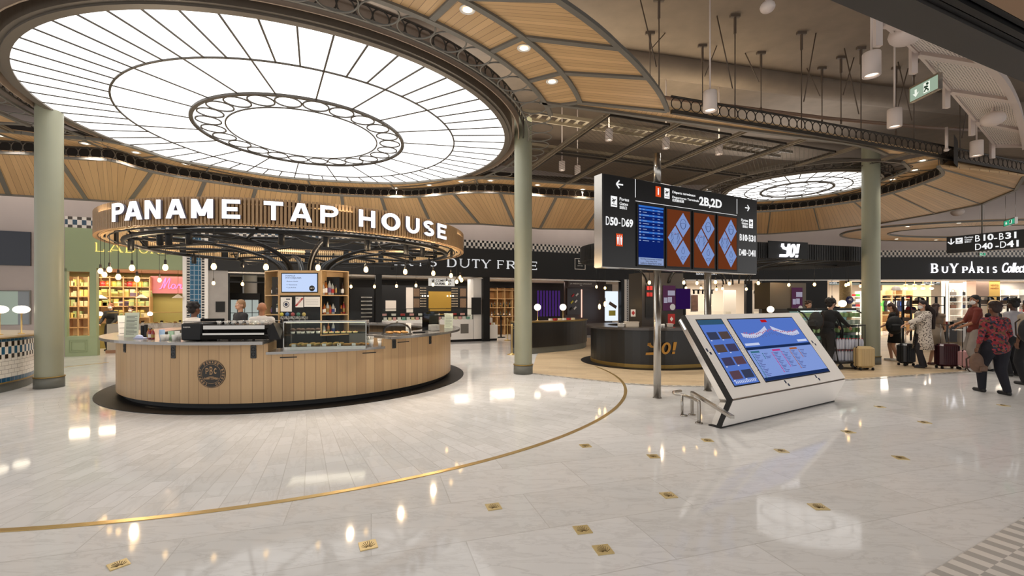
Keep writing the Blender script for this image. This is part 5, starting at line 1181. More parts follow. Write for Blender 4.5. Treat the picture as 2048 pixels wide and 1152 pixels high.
sbx(X(0), T(0), w_, h_, KB, mb_, 'screen', .0155); sbx(X(0), T(.03), w_, h_*.45, KB2, mb_, 'list_area', .0165); sbx(X(0), T(.48), w_, h_*.045, KD, mb_, 'divider_bar', .0175); sbx(X(0), T(0), w_, h_*.05, KD, mb_, 'footer_bar', .0178)
mapw = glow('map_building', (196, 200, 226), .95); b = MB()
for wing in (-1, 1):
    A, B_ = [], []
    for i in range(13):
        f = i/12; x = .5+wing*(.04+.4*f); y = .83-.10*math.sin(f*PI*.8)-.04*f; A.append(kp(X(x), T(y+.035), .0175)); B_.append(kp(X(x), T(y-.035), .0175))
    b.strip(A, B_)
b.build('map_terminal', mapw, mb_)
b = MB()
for i in range(26): f = (i+.5)/26; x = .08+.84*f; y = .80-.06*abs(math.sin((f-.5)*PI*1.6))+.01*math.sin(i*2.1); kq(b, X(x), T(y-.012), X(x+.016), T(y+.012), .0176, .0186)
b.build('map_gates', glow('map_gate_rose', (176, 96, 130), .9), mb_); b = MB()
for i in range(30): f = (i+.3)/30; x = .06+.86*f; y = .74-.05*abs(math.sin((f-.5)*PI*1.5)); kq(b, X(x), T(y-.02-.02*(i % 2)), X(x+.006), T(y+.01), .0176, .0184)
b.build('map_jetties', glow('map_grey', (90, 96, 140), .9), mb_)
sbx(X(.45), T(.93), w_*.09, h_*.05, glow('map_red', (180, 30, 40), .9), mb_, 'map_marker', .0185)
sbx(X(.02), T(.55), w_*.2, h_*.04, glow('screen_paper', (200, 210, 240), .9), mb_, 'map_legend', .018); sbx(X(.82), T(.55), w_*.16, h_*.04, glow('screen_paper', (200, 210, 240), .9), mb_, 'map_legend', .018)
hc = [(58, 110, 130), (190, 60, 130), (170, 96, 50)]
for c_ in range(3): sbx(X(.03+.27*c_+.04*(c_ > 0)), T(.43), w_*.12, h_*.03, glow('list_head%d' % c_, hc[c_], .9), mb_, 'list_heading', .0185)
for c_ in range(6):
    b = MB(); n_ = [16, 4, 14, 11, 13, 6][c_]
    for r in range(n_): kq(b, X(.03+.14*c_), T(.40-.024*r), X(.045+.14*c_), T(.415-.024*r), .0166, .018)
    b.build('list_bullets', glow('list_dot%d' % (c_//2), hc[c_//2], .9), mb_); b = MB()
    for r in range(n_): kq(b, X(.055+.14*c_), T(.402-.024*r), X(.09+.14*c_+.02*((r*5+c_) % 3)), T(.411-.024*r), .0166, .0178)
    b.build('list_lines', glow('list_text', (84, 94, 150), .9), mb_)
for k, (x, y) in enumerate(((322, 425), (965, 685), (1215, 640), (1185, 355))):
    s_, t_ = kuv(*z3(x, y)); b = MB(); kbox(b, s_-.05, t_-.06, s_+.05, t_+.06, .012, .0135); st = b.build('sticker', WHT2, km); b = MB(); kbox(b, s_-.045, t_+.0, s_-.01, t_+.05, .0136, .0148); kbox(b, s_-.01, t_-.045, s_+.03, t_-.005, .0136, .0148); b.build('sticker_print', INK, st)
# steel barrier rails behind the kiosk
st = thing('barrier_rail', 'low curved steel barrier rail left of the map kiosk', 'barrier', (*P(1398, 845).xy, 0))
pts = [P(1400, 846, 0), P(1364, 832, 0)]
a_, c_ = P(1398, 847, 0), P(1368, 832, 0); z_ = .30
b = MB(); d_ = (c_-a_).normalized(); out_ = [a_+Vector((0, 0, .02)), a_+Vector((0, 0, z_-.03)), a_+d_*.04+Vector((0, 0, z_)), c_+Vector((0, 0, z_)), c_+Vector((-.09, .1, z_)), c_+Vector((-.06, .25, z_)), c_+Vector((.08, .33, z_))]
b.tube(catmull(out_, 5), .022, 10); b.tube([c_+Vector((-.02, .02, 0)), c_+Vector((-.02, .02, z_))], .018, 10); b.build('rail', CHROME, st)
b = MB()
for p in (a_, c_): b.lathe([(.001, 0), (.05, 0), (.05, .014), (.001, .014)], (p.x, p.y, 0), 16)
b.build('floor_flange', CHROME, st)
e0 = P(1384, 830, 0); e1 = FK.W(.05, .3, 0)
s2 = thing('barrier_rail', 'low straight steel barrier rail running behind the map kiosk', 'barrier', (*e0.xy, 0))
b = MB(); b.rbox((-.02, -.02, 0), (.02, .02, .34), .004, M=Matrix.Translation(e0)); b.build('post', CHROME, s2); b = MB(); dd = (Vector((e1.x, e1.y, 0))-e0); fr = Frame(e0.xy, math.atan2(dd.y, dd.x)); b.rbox((0, -.025, .31), (dd.length+1.0, .025, .35), .004, M=fr.M()); b.build('rail', CHROME, s2); b = MB(); b.lathe([(.001, 0), (.05, 0), (.05, .012), (.001, .012)], (e0.x, e0.y, 0), 14); b.build('floor_flange', CHROME, s2)
# ================================================================== helpers for the shops
def wbox(b, fr, s0, d0, z0, s1, d1, z1): return b.box((s0, d0, z0), (s1, d1, z1), M=fr.M())
def S(fr, px, d=0): return fr.L(px, 600, d)[0]
def Zp(fr, px, py, d=0): return fr.L(px, py, d)[1]
def shelving(fr, s0, s1, z0, z1, d, dep, zs, ups, m, name, lab, back=None, t=.03):
    c = fr.W((s0+s1)/2, d+dep/2, z0); t_ = thing(name, lab, 'shelving', c, fr.a); M = fr.M()
    b = MB()
    for k in range(ups+1): x = s0+(s1-s0)*k/ups; b.box((x-t/2, d, z0), (x+t/2, d+dep, z1), M=M)
    b.build('uprights', m, t_)
    for z in zs: b = MB(); b.box((s0, d, z-t), (s1, d+dep, z), M=M); b.build('shelf', m, t_)
    if back: b = MB(); b.box((s0, d+dep, z0), (s1, d+dep+.02, z1), M=M); b.build('back_panel', back, t_)
    return t_
GB_ = {}
def giftbox(loc, rz, sz, col, lab, g, ribbon='gold'):
    key = (col, ribbon)
    if key not in GB_:
        t = thing('gift_box', lab, 'box', loc, rz, g); cm_ = mat('box_'+col, {'yellow': (214, 198, 112), 'green': (168, 186, 128), 'cream': (222, 208, 170), 'pink': (220, 160, 156), 'violet': (110, 92, 112), 'dark': (60, 48, 46), 'red': (176, 48, 44), 'orange': (206, 110, 54), 'teal': (120, 166, 150), 'white': (226, 222, 214)}[col], .55)
        b = MB(); b.rbox((-.5, -.5, 0), (.5, .5, .8), .02); b.build('box_body', cm_, t, True)
        b = MB(); b.rbox((-.52, -.52, .72), (.52, .52, 1.0), .02); b.build('lid', cm_, t, True)
        if ribbon: b = MB(); b.box((-.06, -.53, 0), (.06, .53, 1.01)); b.build('ribbon', BRASSD, t, True)
        GB_[key] = t; t.scale = sz
    else: t = dup(GB_[key], loc, rz, lab, g, sz)
    return t
JAR = {}
def jar(loc, col, lab, g, h=.12, r=.05):
    if col not in JAR:
        t = thing('sweet_jar', lab, 'jar', loc, 0, g); b = MB(); b.lathe([(.001, 0), (.48, 0), (.5, .05), (.5, .8), (.38, .9), (.38, .95)], n=12); b.build('glass_body', mat('jar_'+col, {'red': (190, 60, 60), 'orange': (206, 120, 50), 'yellow': (220, 190, 90), 'green': (150, 176, 110), 'brown': (130, 70, 40)}[col], .15), t, True)
        b = MB(); b.lathe([(.42, .9), (.42, 1.0), (.001, 1.02)], n=12); b.build('lid', BRASSD, t, True); JAR[col] = t; t.scale = (2*r, 2*r, h)
    else: t = dup(JAR[col], loc, 0, lab, g, (2*r, 2*r, h))
    return t
def globe_lamp(p, h, r, lab, flat=1.0):
    t = thing('globe_lamp', lab, 'lamp', p, 0)
    b = MB(); b.ball((0, 0, h), r, 20, sz=flat); b.build('opal_globe', GLOBE, t, True)
    b = MB(); b.lathe([(.001, 0), (.05, 0), (.05, .012), (.012, .02), (.012, h-r*flat-.02), (.035, h-r*flat+.01)], n=16); b.build('stem', BRASS, t, True); return t
# ------------------------------------------------------------------ tiled counter at the far left
TB_ = mat('tile_blue', (34, 74, 102), .15); 
pl = [Vector((-9.215, 7.95, 0)), Vector((-9.26, 8.25, 0)), Vector((-9.4, 8.7, 0)), Vector((-9.62, 9.1, 0)), Vector((-9.95, 9.5, 0)), Vector((-10.4, 9.85, 0)), Vector((-11, 10.1, 0))]
pc_ = catmull(pl, 4); tcn = thing('tiled_counter', 'curved counter faced with blue and white tiles at the left edge', 'counter', (-10, 8.9, 0))
def fig(off, z0, z1, m, nm, back=.05, uvm=False, curve=None):
    cv = curve or pc_; o_ = off_curve(cv, -off) ; b = MB(); b.strip([Vector((p.x, p.y, z0)) for p in o_], [Vector((p.x, p.y, z1)) for p in o_]); return b.build(nm, m, tcn)
poly = [(p.x, p.y) for p in pc_]+[(-12.5, 10.1), (-12.5, 7.95)]
b = MB(); b.prism(poly, .17, .99); b.build('body', mat('counter_core', (120, 100, 60), .5), tcn)
b = MB(); b.prism([(p.x-.04, p.y) for p in pc_]+[(-12.5, 10.06), (-12.5, 7.99)], 0, .17); b.build('plinth', mat('plinth_grey', (98, 99, 92), .5), tcn)
b = MB(); b.prism([(p.x+.05, p.y+.03) for p in pc_]+[(-12.5, 10.15), (-12.5, 7.9)], .99, 1.04); b.build('worktop', mat('pale_stone', (206, 186, 160), .25), tcn)
b = MB(); b.tube([(p.x+.012, p.y, .18) for p in pc_], .015, 6); b.tube([(p.x+.055, p.y+.03, 1.0) for p in pc_], .014, 6); b.build('brass_trim', BRASSD, tcn)
TILEW = tilemat('white_metro_tile', (226, 220, 210), (216, 210, 200), (150, 144, 136), .15, .075, .004, rough=.12, vein=0, uv=True)
CKT = checkmat('counter_frieze', (44, 34, 26), (222, 216, 206), .075, .1, rough=.12, dark2=(34, 84, 112)); TBLU = tilemat('blue_tiles', (30, 74, 104), (38, 86, 116), (130, 140, 146), .1, .1, .004, rough=.12, vein=0, uv=True, off=0)
o_ = off_curve(pc_, .006)
for nm, z0, z1, m_ in (('blue_border', .93, .985, TBLU), ('frieze_tiles', .62, .93, CKT), ('white_tiles', .27, .62, TILEW), ('blue_border', .19, .27, TBLU)):
    b = MB(); u = 0; A = []; B = []; uv = []
    for i, p in enumerate(o_):
        if i: u += (p-o_[i-1]).length
        A.append((p.x, p.y, z0)); B.append((p.x, p.y, z1)); uv.append(((u, 0), (u, z1-z0)))
    b.strip(A, B, uv); b.build(nm, m_, tcn)
for px, Y, s_ in ((43, 8.9, 'right of two on the tiled counter, beside the left column'), (-1, 8.6, 'left of two on the tiled counter, cut by the edge')):
    q_ = D(px, 619, Y); globe_lamp((q_.x, q_.y, 1.04), q_.z-1.04, .125, 'flattened glowing globe lamp, '+s_, .62)
sA_, zA_ = WA.L(0, 465); sB_, _ = WA.L(63, 465); b = MB(); wbox(b, WA, sA_-.8, -.06, Zp(WA, 30, 531), sB_, -.003, Zp(WA, 30, 463)); solo('wall_screen', 'blank dark navy panel high on the wall at the left edge', 'screen', b, mat('navy_panel', (22, 26, 40), .3))
t = thing('glazed_wall_panel', 'framed pale green glass panel on the wall behind the tiled counter', 'window', WA.W(S(WA, 30), -.03, .9), WA.a)
b = MB(); wbox(b, WA, S(WA, 0)-.8, -.03, 1.0, S(WA, 37), -.004, 1.98); b.build('pane', mat('pale_green_glass', (168, 188, 176), .08), t); b = MB(); wbox(b, WA, S(WA, 37), -.03, 1.0, S(WA, 60), -.004, 1.98); b.build('pane', mat('grey_glass', (126, 132, 136), .08), t)
b = MB(); wbox(b, WA, S(WA, 0)-.8, -.045, 1.98, S(WA, 60), -.004, 2.01); wbox(b, WA, S(WA, 60)-.0, -.045, 1.0, S(WA, 60)+.03, -.004, 2.01); b.build('frame', GREY, t)
# ------------------------------------------------------------------ green pastry shop
OLV = mat('olive_gold_wall', (150, 138, 78), .6); PINKC = mat('rose_ceiling', (214, 168, 150), .7)
e0_, e1_, e2_, e3_ = S(WA, 131), S(WA, 181), S(WA, 194), S(WA, 366)
eW = S(WA, 131, 2.7)-.4; b = MB(); wbox(b, WA, eW, 2.7, 0, e3_+.6, 2.85, 2.75); struct('wall_pastry_shop', b, OLV)
b = MB(); wbox(b, WA, eW, .25, 2.72, e3_+.6, 2.85, 2.9); struct('ceiling_pastry_shop', b, PINKC)
b = MB(); wbox(b, WA, eW-.05, 0.25, 0, eW, 2.85, 2.75); struct('wall_pastry_side', b, OLV); b = MB(); wbox(b, WA, e3_+.5, .3, 0, e3_+.6, 2.7, 2.75); struct('wall_pastry_end', b, OLV)
t = thing('shop_window', 'sage green shop front window with panelled base left of the pastry shop opening', 'window', WA.W((e0_+e2_)/2, 0, 0), WA.a)
b = MB(); wbox(b, WA, e0_, -.04, 0, e2_+.02, .16, .62); b.build('panelled_base', GREEN, t)
b = MB()
for a0_, a1_, c0, c1 in ((e0_+.1, e1_-.06, .12, .5),): 
    for k in range(2): o = .025*k; wbox(b, WA, a0_+o*2, -.05-.004*k, c0+o*2, a1_-o*2, -.04, c0+o*2+.012); wbox(b, WA, a0_+o*2, -.05-.004*k, c1-o*2-.012, a1_-o*2, -.04, c1-o*2); wbox(b, WA, a0_+o*2, -.05, c0+o*2, a0_+o*2+.012, -.04, c1-o*2); wbox(b, WA, a1_-o*2-.012, -.05, c0+o*2, a1_-o*2, -.04, c1-o*2)
b.build('moulding', GREEND, t)
b = MB(); wbox(b, WA, e1_, -.06, .6, e2_, .16, 2.75); wbox(b, WA, e0_, -.06, 2.6, e1_, .1, 2.75); wbox(b, WA, e0_, -.06, .6, e0_+.05, .1, 2.7); b.build('frame', GREEN, t)
b = MB(); wbox(b, WA, e0_+.05, .0, .62, e1_, .008, 2.6); b.build('pane', GLASS, t)
MARBD = tilemat('veined_counter_marble', (190, 182, 172), (184, 176, 166), (160, 152, 144), 1.4, 1.2, .002, rough=.2, vein=.8, veinc=(120, 104, 92))
t = thing('pastry_counter', 'veined marble counter with glass top display in the green pastry shop', 'counter', WA.W((e2_+e3_)/2, .9, 0), WA.a)
b = MB(); wbox(b, WA, e2_+.05, .6, .08, e3_+.3, 1.2, .95); b.build('marble_front', MARBD, t); b = MB(); wbox(b, WA, e2_+.02, .58, 0, e3_+.3, 1.15, .1); b.build('skirting', mat('rose_skirting', (150, 112, 90), .4), t)
b = MB(); wbox(b, WA, e2_+.05, .6, .95, e3_+.3, .61, 1.3); b.build('glass_front', GLASS, t); b = MB(); wbox(b, WA, e2_+.05, .6, 1.3, e3_+.3, 1.0, 1.32); b.build('brass_top', BRASSD, t)
fdn = ['golden', 'cream', 'rose']
for i in range(22): food(['tart', 'croissant', 'muffin', 'tart'][i % 4], WA.W(e2_+.2+i*.125, .72+.08*(i % 3), .95), 'small pastry in the glass display of the green pastry shop, %s from the left' % ORD[i], 'pastries in the green shop display', i*.7, 1.1)
SH = mat('shelf_rose_gold', (206, 166, 120), .35, .3)
s0, s1 = S(WA, 193, 2.3), S(WA, 300, 2.3); zs = [1.12, Zp(WA, 250, 612, 2.3), Zp(WA, 250, 593, 2.3), Zp(WA, 250, 573, 2.3)]
shelving(WA, s0, s1, .9, Zp(WA, 250, 553, 2.3), 2.25, .35, zs+[Zp(WA, 250, 555, 2.3)], 4, SH, 'gift_shelving', 'lit display shelving of gift boxes and sweet jars behind the pastry counter', mat('shelf_back_glow', (236, 206, 160), .6))
s0b, s1b = S(WA, 131, 2.3)-.2, S(WA, 178, 2.3)
shelving(WA, s0b, s1b, .5, Zp(WA, 160, 553, 2.3), 2.25, .35, [.8]+zs, 3, SH, 'gift_shelving', 'lit display shelving seen through the sage green shop window', mat('shelf_back_glow', (236, 206, 160), .6))
RN = ['lowest', 'second lowest', 'second highest', 'top']; cols_ = ['yellow', 'green', 'cream', 'yellow', 'violet', 'green', 'yellow']
for r, z in enumerate(zs):
    n_ = 9
    for i in range(n_):
        s_ = s0+.15+(s1-s0-.3)*i/(n_-1)
        if r == 3: jar(WA.W(s_, 2.42, z), ['red', 'orange', 'yellow', 'green', 'brown'][i % 5], 'sweet jar on the top shelf behind the pastry counter, %s from the left' % ORD[i], 'sweet jars in the pastry shop', .2, .1)
        else: giftbox(WA.W(s_, 2.42, z), WA.a, (.24+.05*((i*3+r) % 3), .2, .14+.04*((i+r) % 4)), cols_[(i*2+r*3) % 7], '%s gift box on the %s shelf behind the counter, %s from the left' % (cols_[(i*2+r*3) % 7], RN[r], ORD[i]), 'gift boxes behind the pastry counter', 'gold' if (i+r) % 2 else None)
    for i in range(4):
        s_ = s0b+.15+(s1b-s0b-.3)*i/3; giftbox(WA.W(s_, 2.42, z), WA.a, (.22, .2, .13+.05*((i+r) % 3)), ['cream', 'yellow', 'green', 'cream'][(i+r) % 4], '%s gift box, %s shelf in the green shop window, %s from left' % (['cream', 'yellow', 'green', 'cream'][(i+r) % 4], RN[r], ORD[i]), 'gift boxes in the green shop window')
for k, (px, py) in enumerate(((202, 595), (283, 594), (356, 594))):
    p = D(px, py+2, 15.2 if k < 2 else 14.9); t = thing('cone_pendant', 'pale cone shaped pendant lamp in the pastry shop, %s of three' % ORD[k], 'lamp', p, 0, 'cone pendants in the pastry shop')
    b = MB(); b.lathe([(.17, 0), (.02, .12), (.015, .12), (.16, .0)], n=20); b.build('shade', mat('shade_cream', (222, 206, 182), .6), t, True); b = MB(); b.tube([(0, 0, .12), (0, 0, 2.72-p.z)], .006, 5); b.ball((0, 0, .14), .02, 8); b.build('cord', BRASSD, t, True)
for k, px in enumerate((200, 300)): q_ = D(px, 629, 14.75 if k == 0 else 15.1); globe_lamp((q_.x, q_.y, 1.32), q_.z-1.32+.02, .075, 'small globe lamp on the pastry counter, %s of two' % ['left', 'right'][k])
# neon
NEON = glow('neon_pink', (255, 120, 165), 2.2); t = thing('neon_sign', 'pink neon script sign on a mirror panel in the pastry shop', 'sign', WA.W(S(WA, 345, 2.2), 2.2, 2.0), WA.a)
b = MB(); wbox(b, WA, S(WA, 302, 2.5), 2.45, Zp(WA, 340, 587, 2.5), S(WA, 372, 2.5), 2.5, Zp(WA, 340, 553, 2.5)); b.build('panel', mat('mirror_rose', (196, 120, 120), .2, .4), t)
sz_ = (S(WA, 372, 2.4)-S(WA, 316, 2.4)); Mx = face(WA, S(WA, 318, 2.4), 2.42, Zp(WA, 340, 578, 2.4)); hN = .42
def nt(pts): b.tube([Mx @ Vector((x*sz_, y*hN, 0)) for x, y in catmull([Vector(p) for p in pts], 5)], .018, 6)
b = MB(); nt([(0, 0), (.08, .12), (.2, .85), (.24, .95), (.2, .5), (.16, .05), (.26, .5), (.36, .92), (.38, .8), (.33, .3), (.34, .05), (.42, .15)]); nt([(.56, .4), (.48, .42), (.43, .2), (.48, .02), (.56, .2), (.58, .4), (.56, .1), (.62, .08)]); nt([(.62, .08), (.68, .4), (.72, .42), (.7, .3), (.78, .4), (.76, .1), (.82, .06)]); nt([(.84, .06), (.92, .4), (.95, .2), (.9, .03), (.84, .08)]); b.build('neon_tube', NEON, t)
area(WA.W((e2_+e3_)/2, 1.4, 2.68), 3.4, 95, (1, .84, .62), (0, 0, WA.a), 1.0); area(WA.W((eW+e1_)/2+.3, 1.4, 2.68), 1.6, 70, (1, .82, .58), (0, 0, WA.a), 1.0)
YL = glow('warm_sign_glow', (255, 222, 120), 1.3); t = thing('shop_sign', 'thin gold letters with warm glow on the sage green shop header', 'sign', WA.W(S(WA, 260), -.06, 3.1), WA.a)
b = MB(); xs_ = [(194, 210), (220, 246), (254, 272), (280, 298), (304, 320), (326, 338), (344, 356)]
for ch, (a0_, a1_) in zip('LADUREE', xs_):
    s_0, s_1 = S(WA, a0_), S(WA, a1_); z0_ = 3.23; letters(b, glyph(ch, .13, .1), lambda u, v, d: WA.W(s_0+(s_1-s_0)*u, -.07-d, z0_+.28*v), .02)
b.build('letters', YL, t)
def tilepillar(fr, s0, s1, d0, top, lab):
    t = thing('tiled_pillar', lab, 'pillar', fr.W((s0+s1)/2, d0, 0), fr.a); w_ = s1-s0; M = fr.M()
    b = MB(); b.box((s0, d0, 0), (s0+w_*.14, d0+.4, top), M=M); b.box((s1-w_*.14, d0, 0), (s1, d0+.4, top), M=M); b.box((s0+w_*.14, d0+.02, 0), (s1-w_*.14, d0+.4, top), M=M); b.build('white_edges', WHITE, t)
    def tp(sa, sb, m, nm): b = MB(); vs = [M @ Vector(v) for v in ((sa, d0+.012, 0), (sb, d0+.012, 0), (sb, d0+.012, top), (sa, d0+.012, top))]; b.add(vs, [(0, 1, 2, 3)], uvs=[(0, 0), (sb-sa, 0), (sb-sa, top), (0, top)]); b.build(nm, m, t)
    tp(s0+w_*.28, s1-w_*.28, tilemat('pillar_blue_tiles', (34, 84, 116), (44, 98, 130), (150, 166, 176), .12, .16, .01, rough=.12, vein=0, uv=True, off=0) if 'pillar_blue_tiles' not in MATS else MATS['pillar_blue_tiles'], 'blue_tiles')
    km_ = MATS.get('pillar_black_tiles') or tilemat('pillar_black_tiles', (20, 20, 22), (26, 26, 28), (196, 190, 182), .12, .09, .02, rough=.2, vein=0, uv=True, off=0)
    tp(s0+w_*.14, s0+w_*.28, km_, 'black_tiles'); tp(s1-w_*.28, s1-w_*.14, km_, 'black_tiles'); return t
tilepillar(WA, S(WA, 365, -.1), S(WA, 416, -.1), -.1, 3.9, 'blue tiled pillar with white edges right of the pastry shop')
# ------------------------------------------------------------------ black fronted shops along the left row
b = MB(); wbox(b, WA, S(WA, 416), 0, 0, S(WA, 456), .3, 2.74); struct('wall_marble', b, MARBD if False else mat('grey_marble_panel', (170, 164, 158), .3, noise=.2, nscale=3))
t = thing('menu_board', 'square black notice board on the grey marble wall', 'notice board', WA.W(S(WA, 440), -.02, 1.35), WA.a); b = MB(); wbox(b, WA, S(WA, 431.5), -.03, Zp(WA, 440, 624), S(WA, 450), -.003, Zp(WA, 440, 603)); b.build('board', BLACK, t)
b = MB(); wbox(b, WA, e3_+.65, 4.2, 0, SW1+1, 4.35, 3.0); struct('wall_shop_inner', b, mat('inner_dark_wall', (42, 39, 37), .5))
b = MB(); wbox(b, WA, e3_+.65, .3, 2.74, SW1+1.5, 4.35, 2.9); struct('ceiling_shops', b, mat('inner_ceiling', (206, 190, 174), .7))
b = MB(); wbox(b, WA, S(WA, 456), -.05, 2.66, SW1-.2, .02, 2.7); o = b.build('trim_5', mat('lit_chrome_strip', (200, 194, 186), .25, .6)); o['kind'] = 'structure'
for k, (a0_, a1_) in enumerate(((751, 763), (965, 978), (1240, 1246))):
    t = thing('black_post', 'black metal shop front post, %s of three from the left' % ORD[k], 'post', WA.W(S(WA, (a0_+a1_)/2), -.05, 0), WA.a, 'black shop front posts'); b = MB(); wbox(b, WA, S(WA, a0_), -.1, 0, S(WA, a1_), .12, 2.74); b.build('shaft', BLACK, t); b = MB(); wbox(b, WA, S(WA, a0_)-.01, -.11, 0, S(WA, a1_)+.01, .13, .05); b.build('base', BLACK, t)
t = thing('entrance_frame', 'black framed glass transom over the shop entrance left of the tower', 'door frame', WA.W(S(WA, 490), 0, 0), WA.a); b = MB()
for z in (2.34, 2.6): wbox(b, WA, S(WA, 456), 0, z, S(WA, 560), .06, z+.04)
for px in (456, 558): wbox(b, WA, S(WA, px), 0, 0, S(WA, px)+.05, .06, 2.64)
b.build('frame', BLACK, t); b = MB(); wbox(b, WA, S(WA, 458), .03, 2.38, S(WA, 556), .035, 2.6); b.build('pane', GLASS, t)
fr0 = None
for k, px in enumerate((457, 472, 487)):
    s_ = S(WA, px, 1.6); lab = 'tall lit drinks fridge inside the shop left of the tower, %s of three' % ORD[k]; p = WA.W(s_+.28, 1.9, 0)
    if fr0 is None:
        fr0 = t = thing('drinks_fridge', lab, 'fridge', p, WA.a, 'drinks fridges in the shop'); b = MB(); b.box((-.26, -.25, 0), (.26, .3, 2.0)) ; b.build('cabinet', BLACK, t, True); b = MB(); b.box((-.21, -.26, .2), (.21, -.252, 1.75)); b.build('lit_door', glow('fridge_glow', (214, 222, 214), .55), t, True); b = MB()
        for z in (.55, .9, 1.25): b.box((-.21, -.275, z), (.21, -.262, z+.02))
        b.box((-.01, -.275, .2), (.01, -.262, 1.75)); b.build('rack', BLACK, t, True)
    else: dup(fr0, p, WA.a, lab)
b = MB(); p = WA.W(S(WA, 500, 2.6), 2.6, 0); b.lathe([(.25, 0), (.25, 2.74)], (p.x, p.y, 0), 24); solo('white_column', 'plain white round column inside the shop left of the tower', 'column', b, WHITE)
# ovens / dark kitchen between tower and first post
t = thing('oven_rack', 'black ovens with steel trims behind the oak shelving, left of the first black post', 'oven', WA.W(S(WA, 725), 2.8, 0), WA.a)
b = MB(); wbox(b, WA, S(WA, 700, 2.5), 2.5, 0, S(WA, 748, 2.5), 3.4, 2.3); b.build('cabinet', BLACK, t); b = MB()
for k in range(6): z = 1.0+.17*k; wbox(b, WA, S(WA, 722, 2.5), 2.46, z, S(WA, 744, 2.5), 2.5, z+.05)
b.build('steel_trims', CHROME, t)
# glass case counter
t = thing('chilled_counter', 'long white counter with glass display top behind the right end of the oak bar', 'display case', WA.W(S(WA, 855), .4, 0), WA.a); a0_, a1_ = S(WA, 764, .1), S(WA, 946, .1)
zc = Zp(WA, 860, 640, .1); zg = Zp(WA, 860, 617, .1)
b = MB(); wbox(b, WA, a0_, .1, .1, a1_, 1.0, zc); b.build('base', WHITE, t); b = MB(); wbox(b, WA, a0_, .12, 0, a1_+.5, 1.0, .1); b.build('kick_base', BLACK, t)
b = MB(); wbox(b, WA, a0_, .14, zc, a1_, .15, zg); b.build('glass', GLASS, t)
b = MB()
for k in range(5): x = a0_+(a1_-a0_)*k/4; wbox(b, WA, x-.012, .12, zc, x+.012, .15, zg); wbox(b, WA, x-.012, .12, zg-.02, x+.012, .9, zg)
wbox(b, WA, a0_, .12, zg-.02, a1_, .15, zg); b.build('frame', BLACK, t)
b = MB(); wbox(b, WA, a0_+.02, .3, zc+.16, a1_-.02, .8, zc+.18); b.build('shelf', glassmat('shelf_glass', (226, 238, 232), .2), t)
b = MB(); wbox(b, WA, a1_-.55, .09, .35, a1_-.2, .1, .75); 
for k in range(8): wbox(b, WA, a1_-.54, .08, .37+.047*k, a1_-.21, .09, .39+.047*k)
b.build('vent_grille', GREY, t)
for i in range(20):
    s_ = a0_+.15+(a1_-a0_-.3)*i/19; giftbox(WA.W(s_, .3, zc), WA.a, (.12, .1, .12), ['white', 'cream', 'pink', 'white', 'teal'][i % 5], '%s carton on the floor of the chilled glass counter, %s from the left' % (['white', 'cream', 'pink', 'white', 'teal'][i % 5], ORD[i]), 'cartons in the chilled counter', None)
    if i % 2 == 0: giftbox(WA.W(s_, .5, zc+.18), WA.a, (.16, .12, .08), ['pink', 'red', 'white'][i % 3], '%s carton on the glass shelf of the chilled counter, %s from the left' % (['pink', 'red', 'white'][i % 3], ORD[i//2]), 'cartons in the chilled counter', None)
b = MB(); wbox(b, WA, a1_+.02, .1, .1, S(WA, 963, .1), .9, 2.7); o = solo('white_pier', 'white square pier at the end of the chilled counter', 'pillar', b, WHITE)
b = MB(); wbox(b, WA, S(WA, 944, -.1), -.06, Zp(WA, 950, 629), S(WA, 963, -.1), -.02, Zp(WA, 950, 595)); solo('wall_tablet', 'black upright screen panel beside the second black post', 'screen', b, BLK2)
area(WA.W(S(WA, 860, 1.2), 1.3, 2.66), 5.5, 95, (1, .9, .8), (0, 0, WA.a), 1.6)
WB2 = mat('counter_wall_white', (206, 196, 186), .5); GOLDT = mat('gold_mosaic', (190, 150, 60), .35, .4, noise=.3, nscale=90)
t = thing('back_counter_wall', 'black back wall with gold niche, white panels and dark bottle racks behind the chilled counter', 'shelving', WA.W(S(WA, 860, 2.6), 2.6, 0), WA.a); dB = 2.5
b = MB(); wbox(b, WA, S(WA, 763, dB), dB, 0, S(WA, 962, dB), dB+.1, 2.42); b.build('panel', BLACK, t)
def WP(x0, x1, y0, y1, m, nm, th=.02, d=dB): b = MB(); wbox(b, WA, S(WA, x0, d), d-th, Zp(WA, (x0+x1)/2, y1, d), S(WA, x1, d), d, Zp(WA, (x0+x1)/2, y0, d)); return b.build(nm, m, t)
WP(857, 902, 583, 622, GOLDT, 'gold_niche'); WP(812, 826, 575, 625, WB2, 'white_panel'); WP(936, 948, 575, 625, WB2, 'white_panel'); WP(771, 792, 601, 622, WB2, 'menu_panel')
for x in (827, 920):
    for y0, y1 in ((577, 593), (597, 615)): WP(x, x+12, y0, y1, mat('shelf_brown_goods', (120, 92, 66), .6, noise=.4, nscale=30), 'shelf_goods')
b = MB()
for x0 in (841, 904):
    for i in range(5):
        for j in range(8): s_ = S(WA, x0+i*2.6, dB); z = 1.45+.12*j; b.box((s_-.02, dB-.03, z), (s_+.01, dB-.01, z+.05), M=WA.M())
b.build('rack_openings', mat('rack_cream', (176, 160, 136), .5), t)
sgn = thing('shop_sign', 'white board sign hanging above the gold niche of the food counter', 'sign', WA.W(S(WA, 883, .3), .3, 2.3), WA.a); b = MB(); wbox(b, WA, S(WA, 857, .3), .28, Zp(WA, 883, 572, .3), S(WA, 909, .3), .32, Zp(WA, 883, 557, .3)); b.build('board', glow('sign_board_cream', (236, 228, 216), .75), sgn)
